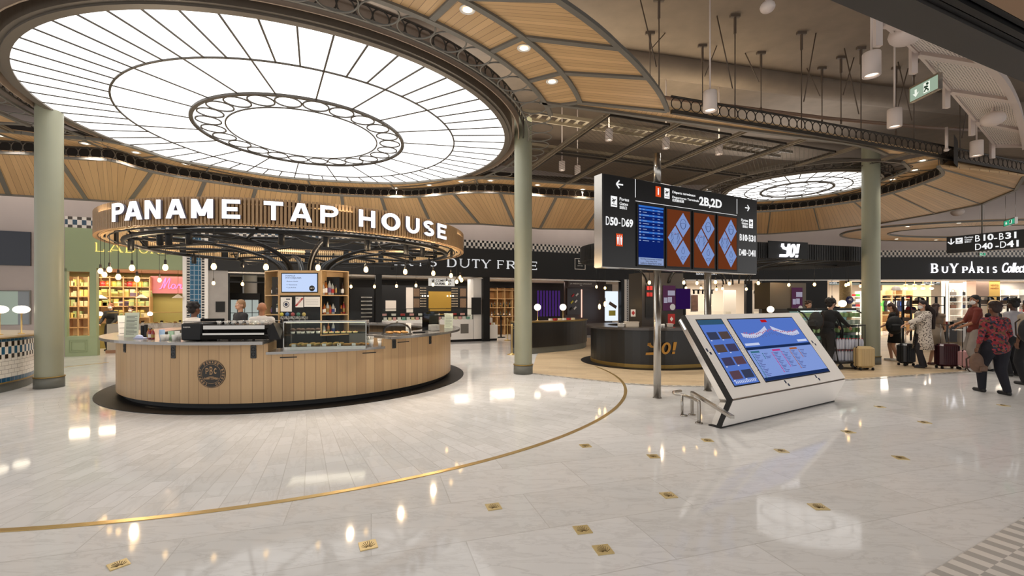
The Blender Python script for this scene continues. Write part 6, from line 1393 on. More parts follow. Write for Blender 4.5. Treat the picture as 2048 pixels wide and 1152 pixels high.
for s, y in (('LE COMPTOIR', 561.5), ('GOURMAND', 567.8)): text(s, .12, BLK2, face(WA, S(WA, 883, .3), .275, Zp(WA, 883, y, .3)), sgn, 'sign_text', th=.002, off=.003, h=.10)
b = MB(); wl = [(845, 592), (850, 592), (856, 592), (895, 592), (901, 592), (906, 592)]
for k, (x, y) in enumerate(wl):
    s_ = S(WA, x, dB-.1); t = thing('wall_bulb', 'round warm wall bulb beside the gold niche, %s of six' % ORD[k], 'lamp', WA.W(s_, dB-.06, Zp(WA, x, y, dB-.1)), WA.a, 'wall bulbs by the gold niche') if k == 0 else dup(t0_, WA.W(s_, dB-.06, Zp(WA, x, y, dB-.1)), label='round warm wall bulb beside the gold niche, %s of six' % ORD[k])
    if k == 0: t0_ = t; b = MB(); b.ball((0, -.05, 0), .035, 10); b.build('bulb', GLOBE, t, True); b = MB(); b.cyl((0, -.03, 0), (0, .04, 0), .015); b.build('holder', BRASS, t, True)
# big shop sign on the black header
t = thing('shop_sign', 'spaced white serif letters along the black header behind the column', 'sign', WA.W(S(WA, 900), -.06, 3.1), WA.a)
for ch, a0_, a1_ in [('P', 740, 758), ('A', 770, 792), ('R', 803, 824), ('I', 835, 845), ('S', 856, 873), ('D', 894, 912), ('U', 919, 937), ('T', 943, 958), ('Y', 962, 979), ('F', 994, 1006), ('R', 1013, 1030), ('E', 1037, 1052), ('E', 1058, 1072)]:
    s_0, s_1 = S(WA, a0_), S(WA, a1_); z0_ = 3.11; b = MB(); letters(b, glyph(ch, .17, .1), lambda u, v, d: WA.W(s_0+(s_1-s_0)*u, -.065-d, z0_+.36*v), .03); b.build('letter', glow('lit_soft_white', (226, 226, 226), .9), t)
t = thing('shop_logo', 'small white framed square logo on the black header right of the middle column', 'sign', WA.W(S(WA, 1158), -.06, 3.0), WA.a); b = MB(); sa, sb = S(WA, 1148), S(WA, 1169); za, zb_ = Zp(WA, 1158, 539), Zp(WA, 1158, 517)
for r in ((sa, za, sb, za+.02), (sa, zb_-.02, sb, zb_), (sa, za, sa+.02, zb_), (sb-.02, za, sb, zb_)): wbox(b, WA, r[0], -.08, r[1], r[2], -.062, r[3])
b.build('frame', WHT2, t)
for k, s in enumerate(('BuY', 'PARIS', 'DUTY FREE')): text(s, .1, WHT2, face(WA, (sa+sb)/2, -.075, zb_-.13-.11*k), t, 'logo_text', th=.003, h=[.1, .06, .04][k])
# right of the second post: oak lined store
t = shelving(WA, S(WA, 979, 3.2), S(WA, 1040, 3.2), 0, 2.4, 3.2, .4, [.5, .95, 1.4, 1.85, 2.3], 4, OAKS, 'oak_shelving', 'oak lined shelving in the store left of the middle column', mat('oak_back', (150, 108, 62), .6)); area(WA.W(S(WA, 1010, 1.5), 1.5, 2.66), 1.2, 60, (1, .82, .6), (0, 0, WA.a), 1.2)
row(WA, S(WA, 984, 3.2), S(WA, 1026, 3.2), 3.25, 1.4, 8, [('green', 'black'), ('brown', 'gold')], 'on an upper shelf of the oak lined store', 'wine bottles in the oak store', .3); row(WA, S(WA, 984, 3.2), S(WA, 1026, 3.2), 3.25, .95, 8, [('brown', 'white'), ('green', 'gold')], 'on a lower shelf of the oak lined store', 'wine bottles in the oak store', .3)
t = thing('display_plinth', 'white display plinth of products beside the second black post', 'display', WA.W(S(WA, 987), .3, 0), WA.a); b = MB(); wbox(b, WA, S(WA, 979), .1, .09, S(WA, 997), .7, .68); wbox(b, WA, S(WA, 979), .3, .68, S(WA, 990), .7, .98); b.build('plinth', WHITE, t); b = MB(); wbox(b, WA, S(WA, 979), .12, 0, S(WA, 996), .68, .09); b.build('kick_base', BLACK, t)
for i in range(3): giftbox(WA.W(S(WA, 984+4*i), .25, .68), WA.a, (.08, .08, .09), ['red', 'cream', 'white'][i], '%s product pack on the white plinth by the second post' % ['red', 'cream', 'white'][i], 'packs on the white plinth', None)
p = WA.W(S(WA, 1002, 1.6), 1.6, 0); t = thing('bar_table', 'tall round dark table in the store left of the middle column', 'table', p, 0); b = MB(); b.lathe([(.001, 1.03), (.3, 1.03), (.3, 1.06), (.001, 1.06)], n=24); b.build('table_top', BLACK, t, True); b = MB(); b.cyl((0, 0, .03), (0, 0, 1.03), .03); b.build('stem', BLACK, t, True); b = MB(); b.lathe([(.001, 0), (.2, 0), (.2, .03), (.001, .03)], n=20); b.build('base', BLACK, t, True)
def stanchion(p, lab): t = thing('rope_stanchion', lab, 'barrier post', p, 0); b = MB(); b.lathe([(.001, 0), (.15, 0), (.15, .02), (.03, .05), (.02, .07), (.02, .88), (.035, .9), (.035, .95), (.001, .98)], n=20); b.build('post', BRASS, t, True); b = MB(); b.torus((.05, 0, .86), .03, .006, 'y', 12, 5); b.build('hook', BRASS, t, True)
stanchion(P(1015, 681), 'brass rope barrier post just left of the middle column'); stanchion(P(1024, 712)+Vector((-.0, .35, 0)), 'brass rope barrier post mostly hidden by the middle column')
# chocolate shop
CHO = mat('chocolate_panel', (58, 42, 36), .4); d_ = 1.2
b = MB(); wbox(b, WA, S(WA, 1130, d_), d_, 0, S(WA, 1212, d_), d_+.1, 2.74); struct('wall_chocolate', b, CHO)
t = thing('shop_sign', 'small pale lettering above the dark chocolate shop', 'sign', WA.W(S(WA, 1165), -.0, 2.5), WA.a); b = MB(); wbox(b, WA, S(WA, 1137), .0, 2.38, S(WA, 1192), .05, 2.66); b.build('board', CHO, t); text('LA MAISON DU CHOCOLAT', .1, WHT2, face(WA, S(WA, 1162), -.004, 2.53), t, 'sign_text', th=.002, w=S(WA, 1184)-S(WA, 1141)); text('PARIS', .05, WHT2, face(WA, S(WA, 1162), -.004, 2.45), t, 'sign_text', th=.002)
t = thing('diagonal_display', 'dark panel with diagonal rows of coloured chocolate bars', 'display', WA.W(S(WA, 1150, 1.1), 1.1, 1.0), WA.a); b = MB(); wbox(b, WA, S(WA, 1134, 1.15), 1.12, 1.05, S(WA, 1161, 1.15), 1.19, 2.35); b.build('panel', mat('choc_dark', (44, 30, 26), .3), t)
for i in range(3):
    for j in range(2):
        s_ = S(WA, 1146+8*j-2*i, 1.1); z = 2.0-.33*i+.04*j; b = MB(); b.rbox((-.09, -.03, -.04), (.09, .0, .04), .01, M=face(WA, s_, 1.11, z) @ Matrix.Rotation(.75, 4, 'Z') @ Matrix.Rotation(-PI/2, 4, 'X')); b.build('chocolate_pack', [mat('pack_red', (190, 30, 40), .4), WHT2, mat('pack_yellow', (216, 200, 60), .4), WHT2, BLACK, WHT2][i*2+j], t)
b = MB(); wbox(b, WA, S(WA, 1162, 1.15), 1.1, .9, S(WA, 1163.3, 1.15), 1.15, 2.3); solo('light_strip', 'thin vertical light strip beside the diagonal chocolate display', 'light', b, glow('rose_strip', (255, 190, 170), 1.4))
t = thing('lit_poster', 'bright white backlit poster right of the chocolate shop', 'poster', WA.W(S(WA, 1224, .2), .2, .9), WA.a); b = MB(); wbox(b, WA, S(WA, 1212, .2), .2, .75, S(WA, 1236, .2), .3, 2.2); b.build('light_box', glow('poster_white', (226, 236, 250), 1.1), t)
b = MB(); b.rbox((-.2, 0, 0), (.2, .01, .26), .02, M=WA.M() @ Matrix.Translation((S(WA, 1224, .2), .18, 1.0))); b.build('poster_bag', mat('bag_yellow', (210, 200, 70), .5), t); b = MB(); b.box((-.24, 0, 0), (.24, .01, .16), M=WA.M() @ Matrix.Translation((S(WA, 1224, .2), .18, 1.45)) @ Matrix.Rotation(.5, 4, 'Y')); b.build('poster_shoe', mat('shoe_brown', (96, 74, 60), .5), t)
b = MB()
for k in range(8): wbox(b, WA, S(WA, 1075+6*k, 3.6), 3.6, .9, S(WA, 1078+6*k, 3.6), 3.65, 2.3)
solo('light_strip', 'dim violet lit strips deep in the dark shop right of the middle column', 'light', b, glow('violet_glow', (86, 50, 130), .5)); area(WA.W(S(WA, 1110, 2), 2, 2.66), 1.4, 30, (1, .8, .75), (0, 0, WA.a), 1)
tilepillar(WA, S(WA, 1249, -.1), S(WA, 1279, -.1), -.1, 2.78, 'blue tiled pillar below the direction sign, left of the steel post')
# dark curved counter with globe lamps
cc = catmull([Vector((.2, 14.3, 0)), Vector((.75, 14.62, 0)), Vector((1.35, 15.1, 0)), Vector((2.0, 15.6, 0)), Vector((2.55, 16.3, 0)), Vector((2.8, 17.0, 0))], 5); t = thing('curved_counter', 'dark curved counter with brass edge right of the middle column', 'counter', (1.3, 15.3, 0))
def wallstrip(cv, off, z0, z1, th, m, nm, par): a_ = off_curve(cv, off); c_ = off_curve(cv, off-th); b = MB(); n = len(cv); vs = []
def cprism(cv, o0, o1, z0, z1): a_ = off_curve(cv, o0); c_ = off_curve(cv, o1)[::-1]; b = MB(); vs = a_+c_; n = len(a_); 
def cstrip(cv, o0, o1, z0, z1, m, nm, par):
    a_ = off_curve(cv, o0); c_ = off_curve(cv, o1); b = MB(); vs = []
    for p, q_ in zip(a_, c_): vs += [(p.x, p.y, z0), (q_.x, q_.y, z0), (q_.x, q_.y, z1), (p.x, p.y, z1)]
    n = len(a_); fs = [(0, 1, 2, 3), tuple(4*(n-1)+k for k in (3, 2, 1, 0))]
    for i in range(n-1):
        for k in range(4): fs.append((4*i+k, 4*i+4+k, 4*i+4+(k+1) % 4, 4*i+(k+1) % 4))
    b.add(vs, fs); return b.build(nm, m, par)
cstrip(cc, 0, -.5, .2, 1.0, mat('counter_charcoal', (30, 28, 27), .4), 'front', t); cstrip(cc, -.02, -.5, 0, .2, mat('plinth_grey', (98, 99, 92), .5), 'plinth', t); cstrip(cc, .03, -.55, 1.0, 1.04, BRASSD, 'worktop', t)
for k, px in enumerate((1075, 1126)): q_ = D(px, 614.5, 15.4 if k == 0 else 15.85); globe_lamp((q_.x, q_.y, 1.04), q_.z-1.04, .115, 'round glowing globe lamp on the dark curved counter, %s of two' % ['left', 'right'][k])
for i in range(6): giftbox(Vector((1.3+.17*i, 15.35+.14*i, 1.04)), .6, (.1, .1, .07), ['white', 'red', 'cream'][i % 3], '%s carton between the globe lamps on the dark counter, %s from the left' % (['white', 'red', 'cream'][i % 3], ORD[i]), 'cartons on the dark curved counter', None)
# ================================================================== the black sushi kiosk
c1, c2 = Vector((3.75, 12.78)), Vector((8.92, 14.32)); ax_ = (c2-c1).normalized(); aa = math.atan2(ax_.y, ax_.x)
def stad(r, n=24, e=0): return [Vector((c1.x+r*math.cos(aa+PI/2+PI*i/n), c1.y+r*math.sin(aa+PI/2+PI*i/n), 0)) for i in range(n+1)]+[Vector((c2.x+r*math.cos(aa-PI/2+PI*i/n), c2.y+r*math.sin(aa-PI/2+PI*i/n), 0)) for i in range(n+1)]
def sring(b, r0, r1, z0, z1):
    a_, c_ = stad(r0), stad(r1); n = len(a_); vs = []
    for p, q_ in zip(a_, c_): vs += [(p.x, p.y, z0), (q_.x, q_.y, z0), (q_.x, q_.y, z1), (p.x, p.y, z1)]
    fs = []
    for i in range(n):
        j = (i+1) % n
        for k in range(4): fs.append((4*i+k, 4*j+k, 4*j+(k+1) % 4, 4*i+(k+1) % 4))
    return b.add(vs, fs)
mid = (c1+c2)/2; ks = thing('sushi_counter', 'long black rounded counter with brass kick base and gold logo', 'counter', (mid.x, mid.y, 0), 0)
b = MB(); sring(b, 1.46, 1.52, .1, .95); b.build('black_cladding', mat('kiosk_black', (24, 23, 22), .35), ks); b = MB(); sring(b, 1.05, 1.66, .96, 1.02); b.build('worktop', mat('worktop_dark', (76, 70, 66), .2, .2), ks); b = MB(); sring(b, 1.48, 1.53, .012, .1); b.build('kick_base', BRASSD, ks); b = MB(); sring(b, 1.0, 1.05, .0, .95); b.build('inner_panel', mat('inner_panel_grey', (92, 88, 84), .4), ks)
b = MB(); sring(b, 1.4, 1.80, .006, .014); solo('floor_ring_mat', 'dark band laid in the floor around the black kiosk', 'floor inlay', b, mat('black_stone', (34, 33, 33), .3))
KYf = Frame(c1-Vector((-math.sin(aa), math.cos(aa)))*1.52, aa)
def yo(b, fr, s0, z0, h, w_, d, th=.01): # slanted three-piece logo
    sk = lambda x, y: (s0+w_*x+.16*h*y, z0+h*y)
    P_ = []
    P_ += arc(.22, 1.0, .2, .42, 180, 300, .09, .14, 8); P_ += [[(.36, .1), (.45, .1), (.45, 1.0), (.36, 1.0)], [(.0, .0), (.36, .0), (.36, .2), (.0, .2)], [(.36, .0), (.42, .05), (.45, .15), (.36, .2)]]
    P_ += [[(.02, .75), (.11, .75), (.11, 1), (.02, 1)]]+[[(.12, .6), (.4, .5), (.4, .66), (.14, .74)]]
    P_ += arc(.64, .5, .15, .5, 0, 360, .08, .17, 20)
    P_ += [[(.86, .3), (.95, .3), (.97, 1), (.86, 1)], [(.86, 0), (.95, 0), (.95, .2), (.86, .2)]]
    for pl_ in P_: vs = [fr.W(sk(x, y)[0], d-th, sk(x, y)[1]) for x, y in pl_]+[fr.W(sk(x, y)[0], d, sk(x, y)[1]) for x, y in pl_]; n = len(pl_); b.add(vs, [tuple(range(n)), tuple(range(2*n-1, n-1, -1))]+[(i, (i+1) % n, n+(i+1) % n, n+i) for i in range(n)])
b = MB(); s_, z_ = KYf.L(1291, 710); s1_, z1_ = KYf.L(1355, 684); 
yo(b, KYf, s_, z_, z1_-z_, (s1_-s_)*.95, -.004); b.build('logo', mat('logo_gold', (178, 128, 46), .4, .3), ks)
yc = thing('slatted_canopy', 'long black slatted canopy with glowing white logo above the sushi counter', 'sign', (mid.x, mid.y, 2.8))
b = MB(); sring(b, 1.74, 1.77, 2.8, 3.18); b.build('band', BLK2, yc); b = MB(); rr_ = stad(1.8, 40); per = []
for p, q_ in zip(rr_, rr_[1:]+rr_[:1]):
    L_ = (q_-p).length; n = max(1, int(L_/.06)); dd = (q_-p).normalized(); a_ = math.atan2(dd.y, dd.x)
    for i in range(n): c_ = p+dd*(L_*(i+.5)/n); b.box((-.018, -.02, 2.79), (.018, .02, 3.2), M=Matrix.Translation(c_) @ Matrix.Rotation(a_, 4, 'Z'))
b.build('slats', mat('black_slat', (26, 24, 23), .5), yc)
KYc = Frame(c1-Vector((-math.sin(aa), math.cos(aa)))*1.83, aa); b = MB(); s_, z_ = KYc.L(1557, 514); s1_, z1_ = KYc.L(1597, 489); yo(b, KYc, s_, z_, z1_-z_, (s1_-s_)*.92, -.02, .04); b.build('glowing_logo', LITW, yc)
b = MB(); wbox(b, KYc, s_-.35, -.02, 2.8, s1_+.3, .0, 3.24); b.build('logo_board', BLK2, yc)
b = MB()
for k in range(8): t_ = k/7; c_ = c1+(c2-c1)*t_; 
for k in range(9):
    c_ = c1+(c2-c1)*(k/8); n_ = Vector((-math.sin(aa), math.cos(aa)))*1.75; b.tube([(*(c_-n_), 2.84), (*(c_+n_), 2.84)], .02, 6)
b.tube([(*(c1-ax_*1.7), 2.86), (*(c2+ax_*1.7), 2.86)], .03, 6); b.build('steel_frame', BLACK, yc)
for ci, c_ in enumerate((c1+ax_*.4, c1+ax_*3.1)):
    for i in range(6):
        t0 = 2*PI*i/6+.3; cs, sn = math.cos(t0), math.sin(t0); b = MB(); b.tube([(c_.x+(.35+1.2*(1-math.cos(s)))*cs, c_.y+(.35+1.2*(1-math.cos(s)))*sn, 2.2+.62*math.sin(s)) for s in [PI/2*k/10 for k in range(11)]], .022, 6); b.build('curved_arm', BLACK, yc)
YB = [(1193, 573.5), (1199, 613), (1210, 576), (1210, 608), (1268.7, 576), (1298.7, 565), (1367.7, 565), (1372, 576), (1394, 566), (1402, 576), (1431, 564), (1433, 578.6), (1445, 577), (1458.6, 567), (1492.7, 578), (1516.7, 566), (1529, 578), (1577.6, 569.7), (1629, 568.8), (1658, 606.7), (1664, 603.5), (1692, 570), (1697, 568), (1721, 572)]
for k, (x, y) in enumerate(YB):
    Yd = {613: 13.2, 608: 13.6, 606.7: 13.5, 603.5: 13.8}.get(y) or max(11.3, min(15.0, .52*F/(HY-y))); p = D(x, y, Yd); dup(bp, p, label='glowing filament bulb below the black slatted canopy, %s from the left' % ORD[k], group='filament bulbs under the black canopy').scale = (1, 1, 1.0 if p.z > 1.9 else 1.6)
for (x, y) in ((4, 12.2), (6.2, 13), (8.3, 13.6)): d = bpy.data.lights.new('bulb_light', 'POINT'); d.energy = 28; d.color = (1, .75, .48); d.shadow_soft_size = .035; o = bpy.data.objects.new('bulb_light', d); o.location = (x, y, 2.4); C.objects.link(o)
for k in range(4): c_ = c1+(c2-c1)*(k/3); area((c_.x, c_.y, 3.1), 1.2, 14, (1, .9, .78), (PI, 0, 0))
# towers inside the kiosk
FT = Frame(c1+ax_*.1+Vector((-.35, -.1)), aa); 
def PXB(b, fr, x0, y0, x1, y1, d, th): return b.ebox(fr, x0, y0, x1, y1, d, th)
tw1 = thing('kiosk_tower', 'dark tower with red boxes and a purple menu screen on the black kiosk', 'shelving', FT.W(.4, .3, 0), aa); b = MB(); b.ebox(FT, 1284, 545, 1366, 655, .02, .7); b.build('body', mat('tower_dark', (48, 40, 32), .4), tw1); s_0, _ = FT.L(1284, 600, 0); s_1, _ = FT.L(1366, 600, 0)
b = MB(); b.ebox(FT, 1291, 569, 1306, 635, .0, .02); b.build('alcove', BLK2, tw1)
for i in range(2):
    for j in range(2): b = MB(); b.ebox(FT, 1294+j*6, 572+i*13, 1299+j*6, 580+i*13, -.03, .03); b.build('red_box', RED, tw1)
PURP = glow('menu_purple', (92, 50, 110), .5)
b = MB(); b.ebox(FT, 1327, 571, 1351, 621, -.02, .03); ms = b.build('menu_screen', glow('menu_maroon', (96, 56, 84), .55), tw1); 
def menu(fr, x0, y0, par, k=1.0):
    b = MB()
    for (a0, b0, a1, b1) in ((9*k, 10, 23*k, 20), (1*k, 24, 8*k, 35), (9*k, 23, 17*k, 34)): b.ebox(fr, x0+a0, y0+b0, x0+a1, y0+b1, -.028, .006)
    b.build('menu_tiles', glow('menu_pale', (176, 170, 190), .7), par); b = MB(); b.lathe([(.001, .002), (.09, .002)], n=20, M=face(fr, fr.L(x0+17*k, y0+43, 0)[0], -.026, fr.L(x0+17*k, y0+43, 0)[1])); b.build('menu_bowl', glow('menu_bowl_white', (200, 190, 180), .7), par)
menu(FT, 1327, 571, ms)
b = MB(); b.ebox(FT, 1352, 577, 1381, 618, -.06, .008); b.build('violet_screen', glow('violet_dim', (56, 26, 92), .5), tw1)
for k, (x0, y0, x1, y1) in enumerate(((1262, 619, 1271, 633), (1336, 628, 1350, 648))):
    f_ = FT if k else Frame((3.3, 12.6), aa); b = MB(); b.ebox(f_, x0, y0, x1, y1, -.25 if k else 0, .01); bx_ = solo('notice_stand', ['small white notice with red diamond in front of the blue pillar', 'red notice with white diamond on the black kiosk counter'][k], 'notice', b, [WHT2, RED][k]); s_, z_ = f_.L((x0+x1)/2, (y0+y1)/2, -.26 if k else -.005); b = MB(); w_ = .07; b.add([f_.W(s_-w_*.8, -.263 if k else -.006, z_), f_.W(s_, -.263 if k else -.006, z_-w_), f_.W(s_+w_*.8, -.263 if k else -.006, z_), f_.W(s_, -.263 if k else -.006, z_+w_)], [(0, 1, 2, 3)]); b.build('diamond', [RED, WHT2][k], bx_)
FT2 = Frame(c1+ax_*2.6+Vector((0, -.1)), aa); tw2 = thing('kiosk_tower', 'dark olive tower with a menu screen right of the steel sign posts', 'shelving', FT2.W(.4, .3, 0), aa); b = MB(); b.ebox(FT2, 1540, 565, 1612, 618, .02, .6); b.ebox(FT2, 1545, 618, 1605, 660, .1, .4); b.build('body', mat('tower_olive', (66, 56, 38), .4), tw2); b = MB(); b.ebox(FT2, 1585, 575, 1605, 619, -.02, .03); ms = b.build('menu_screen', glow('menu_maroon', (96, 56, 84), .55), tw2); menu(FT2, 1585, 574, ms, .85)
# things on the black worktop
def yp(px, r=1.35): # point on the front worktop along a pixel column
    f_ = Frame(c1-Vector((-math.sin(aa), math.cos(aa)))*r, aa); s_, _ = f_.L(px, 650, 0); return f_.W(s_, 0, 1.02)
for k, (px, w_, h_, col, lab) in enumerate(((1230, .34, .14, (214, 200, 180), 'wide cream serving box at the left of the black kiosk counter'), (1208, .14, .1, (200, 194, 186), 'small white pot at the left of the black kiosk counter'), (1340, .1, .09, (190, 180, 170), 'small pale box left of the red notice on the black kiosk'))):
    p = yp(px, 1.2) if px > 1260 else Vector((c1.x+(px-1258)*.012-.35, c1.y-1.1, 1.02)); b = MB(); b.rbox((-w_/2, -.1, 0), (w_/2, .1, h_), .015, M=Matrix.Translation(p)); b.rbox((-w_/2-.01, -.11, h_-.02), (w_/2+.01, .11, h_), .006, M=Matrix.Translation(p)); solo('serving_box', lab, 'box', b, mat('serv%d' % k, col, .4))
for k, px in enumerate((1322, 1327)): p = yp(px, 1.3); b = MB(); b.lathe([(.001, 0), (.03, 0), (.035, .06), (.03, .09), (.001, .095)], (p.x, p.y, p.z), 12); solo('sauce_pot', 'small white pot on the black kiosk right of the steel post, %s of two' % ORD[k], 'pot', b, WHITE)
# glass fridges at the right end of the kiosk
FG = Frame(KYf.W(KYf.L(1600, 640)[0], -.05, 0).xy, aa); fk0 = None
for k, px in enumerate((1600, 1660)):
    s0, s1 = FG.L(px, 650, -.1)[0], FG.L(px+58, 650, -.1)[0]; M = FG.M(); t = thing('glass_fridge', 'curved glass chilled cabinet of food and bottles, %s of two behind the trolley' % ['left', 'right'][k], 'fridge', FG.W((s0+s1)/2, .2, 0), aa, 'curved glass fridges on the kiosk')
    b = MB(); b.box((s0, -.45, 0), (s1, .3, .62), M=M); b.box((s0, .25, .6), (s1, .3, 1.45), M=M); b.build('base', mat('fridge_grey', (70, 70, 68), .35, .3), t)
    cv = [(-.43, .62), (-.45, .9), (-.36, 1.15), (-.18, 1.36), (.0, 1.44)]
    b = MB(); b.strip([M @ Vector((s0, y, z)) for y, z in cv], [M @ Vector((s1, y, z)) for y, z in cv], th=.004); b.build('curved_glass', GLASS, t)
    b = MB()
    for x in (s0, s1-.03): b.tube([M @ Vector((x+.015, y, z)) for y, z in cv], .022, 6)
    b.box((s0, -.02, 1.42), (s1, .3, 1.49), M=M); b.build('frame', BLACK, t)
    for z in (.82, 1.04, 1.24): b = MB(); b.box((s0+.02, -.3+.1*(z > 1.1), z), (s1-.02, .24, z+.012), M=M); b.build('shelf', glassmat('shelf_glass'), t)
    b = MB(); b.box((s0+.03, .235, .65), (s1-.03, .245, 1.4), M=M); b.build('lit_back', glow('fridge_back', (160, 200, 190), .35), t); b = MB(); b.box((s0+.03, -.05, 1.405), (s1-.03, .0, 1.42), M=M); b.build('light_tube', glow('fridge_tube', (225, 240, 235), 5), t)
    for r, z in enumerate((.632, .832, 1.052, 1.252)):
        for i in range(6):
            c_ = ['teal', 'green', 'white', 'green'][r]; giftbox(FG.W(s0+.08+(s1-s0-.16)*i/5, -.1, z), aa, (.09, .1, .11 if r else .1), c_, '%s food carton on the %s tier of the %s glass fridge, %s from the left' % (c_, ORD[r], ['left', 'right'][k], ORD[i]), 'cartons in the curved glass fridges', None)
globe_lamp(FG.W(FG.L(1541, 612, .3)[0], .3, 1.02), .44, .09, 'round glowing globe lamp behind the top of the map kiosk'); globe_lamp(FG.W(FG.L(1685, 613, .15)[0], .15, 1.49), .13, .1, 'round glowing globe lamp on top of the right glass fridge')
# ================================================================== shops at the back right
b = MB(); wbox(b, WB, 5.5, 5, 0, 34, 5.15, 3); struct('wall_back_inner', b, mat('inner_cream', (216, 204, 188), .6)); b = MB(); wbox(b, WB, 6.8, .3, 2.82, 34, 5.15, 2.95); struct('ceiling_back_shops', b, mat('inner_ceiling', (206, 190, 174), .7))
b = MB(); wbox(b, WB, 6.8, -.05, 2.76, 34, .02, 2.8); o = b.build('trim_6', MATS['lit_chrome_strip']); o['kind'] = 'structure'
b = MB(); wbox(b, WB, S(WB, 1524), .0, 0, S(WB, 1655), .3, 2.82); wbox(b, WB, 6.8, 0, 0, S(WB, 1366), .3, 2.82); struct('wall_back_black', b, BLK2)
for k, (px, w_) in enumerate(((1493, .3), (1366, .15))): b = MB(); wbox(b, WB, S(WB, px), 0, 0, S(WB, px)+w_, .25, 2.82); solo('black_post', 'black shop front pier %s' % ['between the two bright doorways', 'left of the bright jewellery shop'][k], 'post', b, BLACK)
t = thing('shop_sign', 'small white capital letters on the black header right of the direction sign', 'sign', WB.W(S(WB, 1412), -.06, 3), 0); text('ROYAL QUARTZ PARIS', .2, SGW, face(WB, S(WB, 1413), -.07, Zp(WB, 1412, 548)), t, 'sign_text', th=.004, w=S(WB, 1434)-S(WB, 1391), h=.13)
area(WB.W(S(WB, 1440, 2.5), 2.5, 2.74), 3.6, 190, (1, .9, .78), sy=3.5)
WHW = mat('bright_shop_wall', (228, 218, 204), .5)
for k, (x0, x1, y0, y1, d_, h_) in enumerate(((1404, 1462, 626, 645, 1.2, 0), (1500, 1520, 622, 645, 1.0, 0))): b = MB(); wbox(b, WB, S(WB, x0, d_), d_, .06, S(WB, x1, d_), d_+.6, 1.0); wbox(b, WB, S(WB, x0, d_)+.04, d_+.04, 0, S(WB, x1, d_)-.04, d_+.56, .06); t = solo('jewellery_counter', 'white counter in the bright shop behind the sign posts, %s' % ['wider left one', 'narrow right one'][k], 'counter', b, WHITE); b = MB(); wbox(b, WB, S(WB, x0, d_), d_, 1.0, S(WB, x1, d_), d_+.6, 1.16); b.build('glass_top', GLASS, t)
t = thing('track_light_bar', 'black ceiling track with spots in the bright shop behind the sign posts', 'light', WB.W(S(WB, 1425, .8), .8, 2.3), 0); b = MB(); wbox(b, WB, S(WB, 1385, .8), .8, 2.28, S(WB, 1428, .8), .84, 2.33); b.build('bar', BLACK, t); b = MB()
for k in range(5): x = S(WB, 1388+9*k, .8); b.cyl((*WB.W(x, .82, 2.1).xy, 2.1), (*WB.W(x, .82, 2.3).xy, 2.3), .05, n=8)
b.build('spots', BLACK, t)
t = thing('fashion_poster', 'tall brownish poster in the bright shop between the sign posts', 'poster', WB.W(S(WB, 1390, 2), 2, 1), 0); b = MB(); wbox(b, WB, S(WB, 1383, 2), 2, Zp(WB, 1390, 622, 2), S(WB, 1396, 2), 2.04, Zp(WB, 1390, 590, 2)); b.build('print', mat('poster_skin', (146, 104, 84), .5, noise=.6, nscale=5), t); b = MB(); wbox(b, WB, S(WB, 1382, 2), 2.04, Zp(WB, 1390, 624, 2), S(WB, 1397, 2), 2.06, Zp(WB, 1390, 588, 2)); b.build('frame', WHITE, t)
for k, (x0, lb) in enumerate(((1448, ''), (1496, 'dark'))): b = MB(); wbox(b, WB, S(WB, x0, 2.2), 2.2, Zp(WB, x0, 640, 2.2), S(WB, x0+24, 2.2), 2.3, Zp(WB, x0, 580, 2.2)); solo('wall_display_panel', 'pale lit wall panel with a small sign in the bright shop, %s of two' % ['left', 'right'][k], 'panel', b, WHW)
b = MB(); wbox(b, WB, S(WB, 1509, 2), 2.0, Zp(WB, 1518, 587, 2), S(WB, 1524, 2), 2.1, Zp(WB, 1518, 581, 2)); t = solo('small_shop_sign', 'small black sign with white word at the right of the bright shop', 'sign', b, BLK2); text('pandora', .1, SGW, face(WB, S(WB, 1516.5, 2), 1.99, Zp(WB, 1516, 584, 2)), t, 'sign_text', th=.002, w=S(WB, 1522)-S(WB, 1511))
# souvenir shop
for x0, x1 in ((1655, 1760), (1762, 1900), (1900, 2100)): area(WB.W((S(WB, x0, 2)+S(WB, x1, 2))/2, 2, 2.76), S(WB, x1, 2)-S(WB, x0, 2)-.3, 215, (1, .9, .77), sy=3)
t = thing('shop_sign', 'glowing white serif and script letters with a tower shaped letter on the right header', 'sign', WB.W(S(WB, 1960), -.06, 3.2), 0)
zb_ = Zp(WB, 1900, 546)
def lt(ch, x0, x1, h, y=0, t_=.2): s0, s1 = S(WB, x0), S(WB, x1); b = MB(); letters(b, glyph(ch, t_, .1), lambda u, v, d: WB.W(s0+(s1-s0)*u, -.07-d, zb_+y+h*v), .04); b.build('letter', LITW, t)
lt('B', 1860, 1873, .47); lt('U', 1881, 1892, .32); lt('Y', 1897, 1912, .47); lt('P', 1922, 1932, .32); lt('R', 1952, 1963, .32); lt('I', 1968, 1976, .32); lt('S', 1982, 1990, .32)
s0, s1 = S(WB, 1934), S(WB, 1946); b = MB(); letters(b, [[(.0, 0), (.2, 0), (.42, .45), (.36, .45)], [(.8, 0), (1, 0), (.64, .45), (.58, .45)], [(.33, .38), (.67, .38), (.56, .62), (.44, .62)], [(.44, .62), (.56, .62), (.515, 1), (.485, 1)], [(.2, .18), (.8, .18), (.75, .25), (.25, .25)]], lambda u, v, d: WB.W(s0+(s1-s0)*u, -.07-d, zb_+.58*v), .04); b.build('letter', LITW, t)
text('Collection', .5, LITW, face(WB, S(WB, 1999), -.08, zb_+.02), t, 'script_word', th=.02, shear=.35, ax='LEFT', ay='BOTTOM_BASELINE', w=S(WB, 2064)-S(WB, 1999), h=.5)
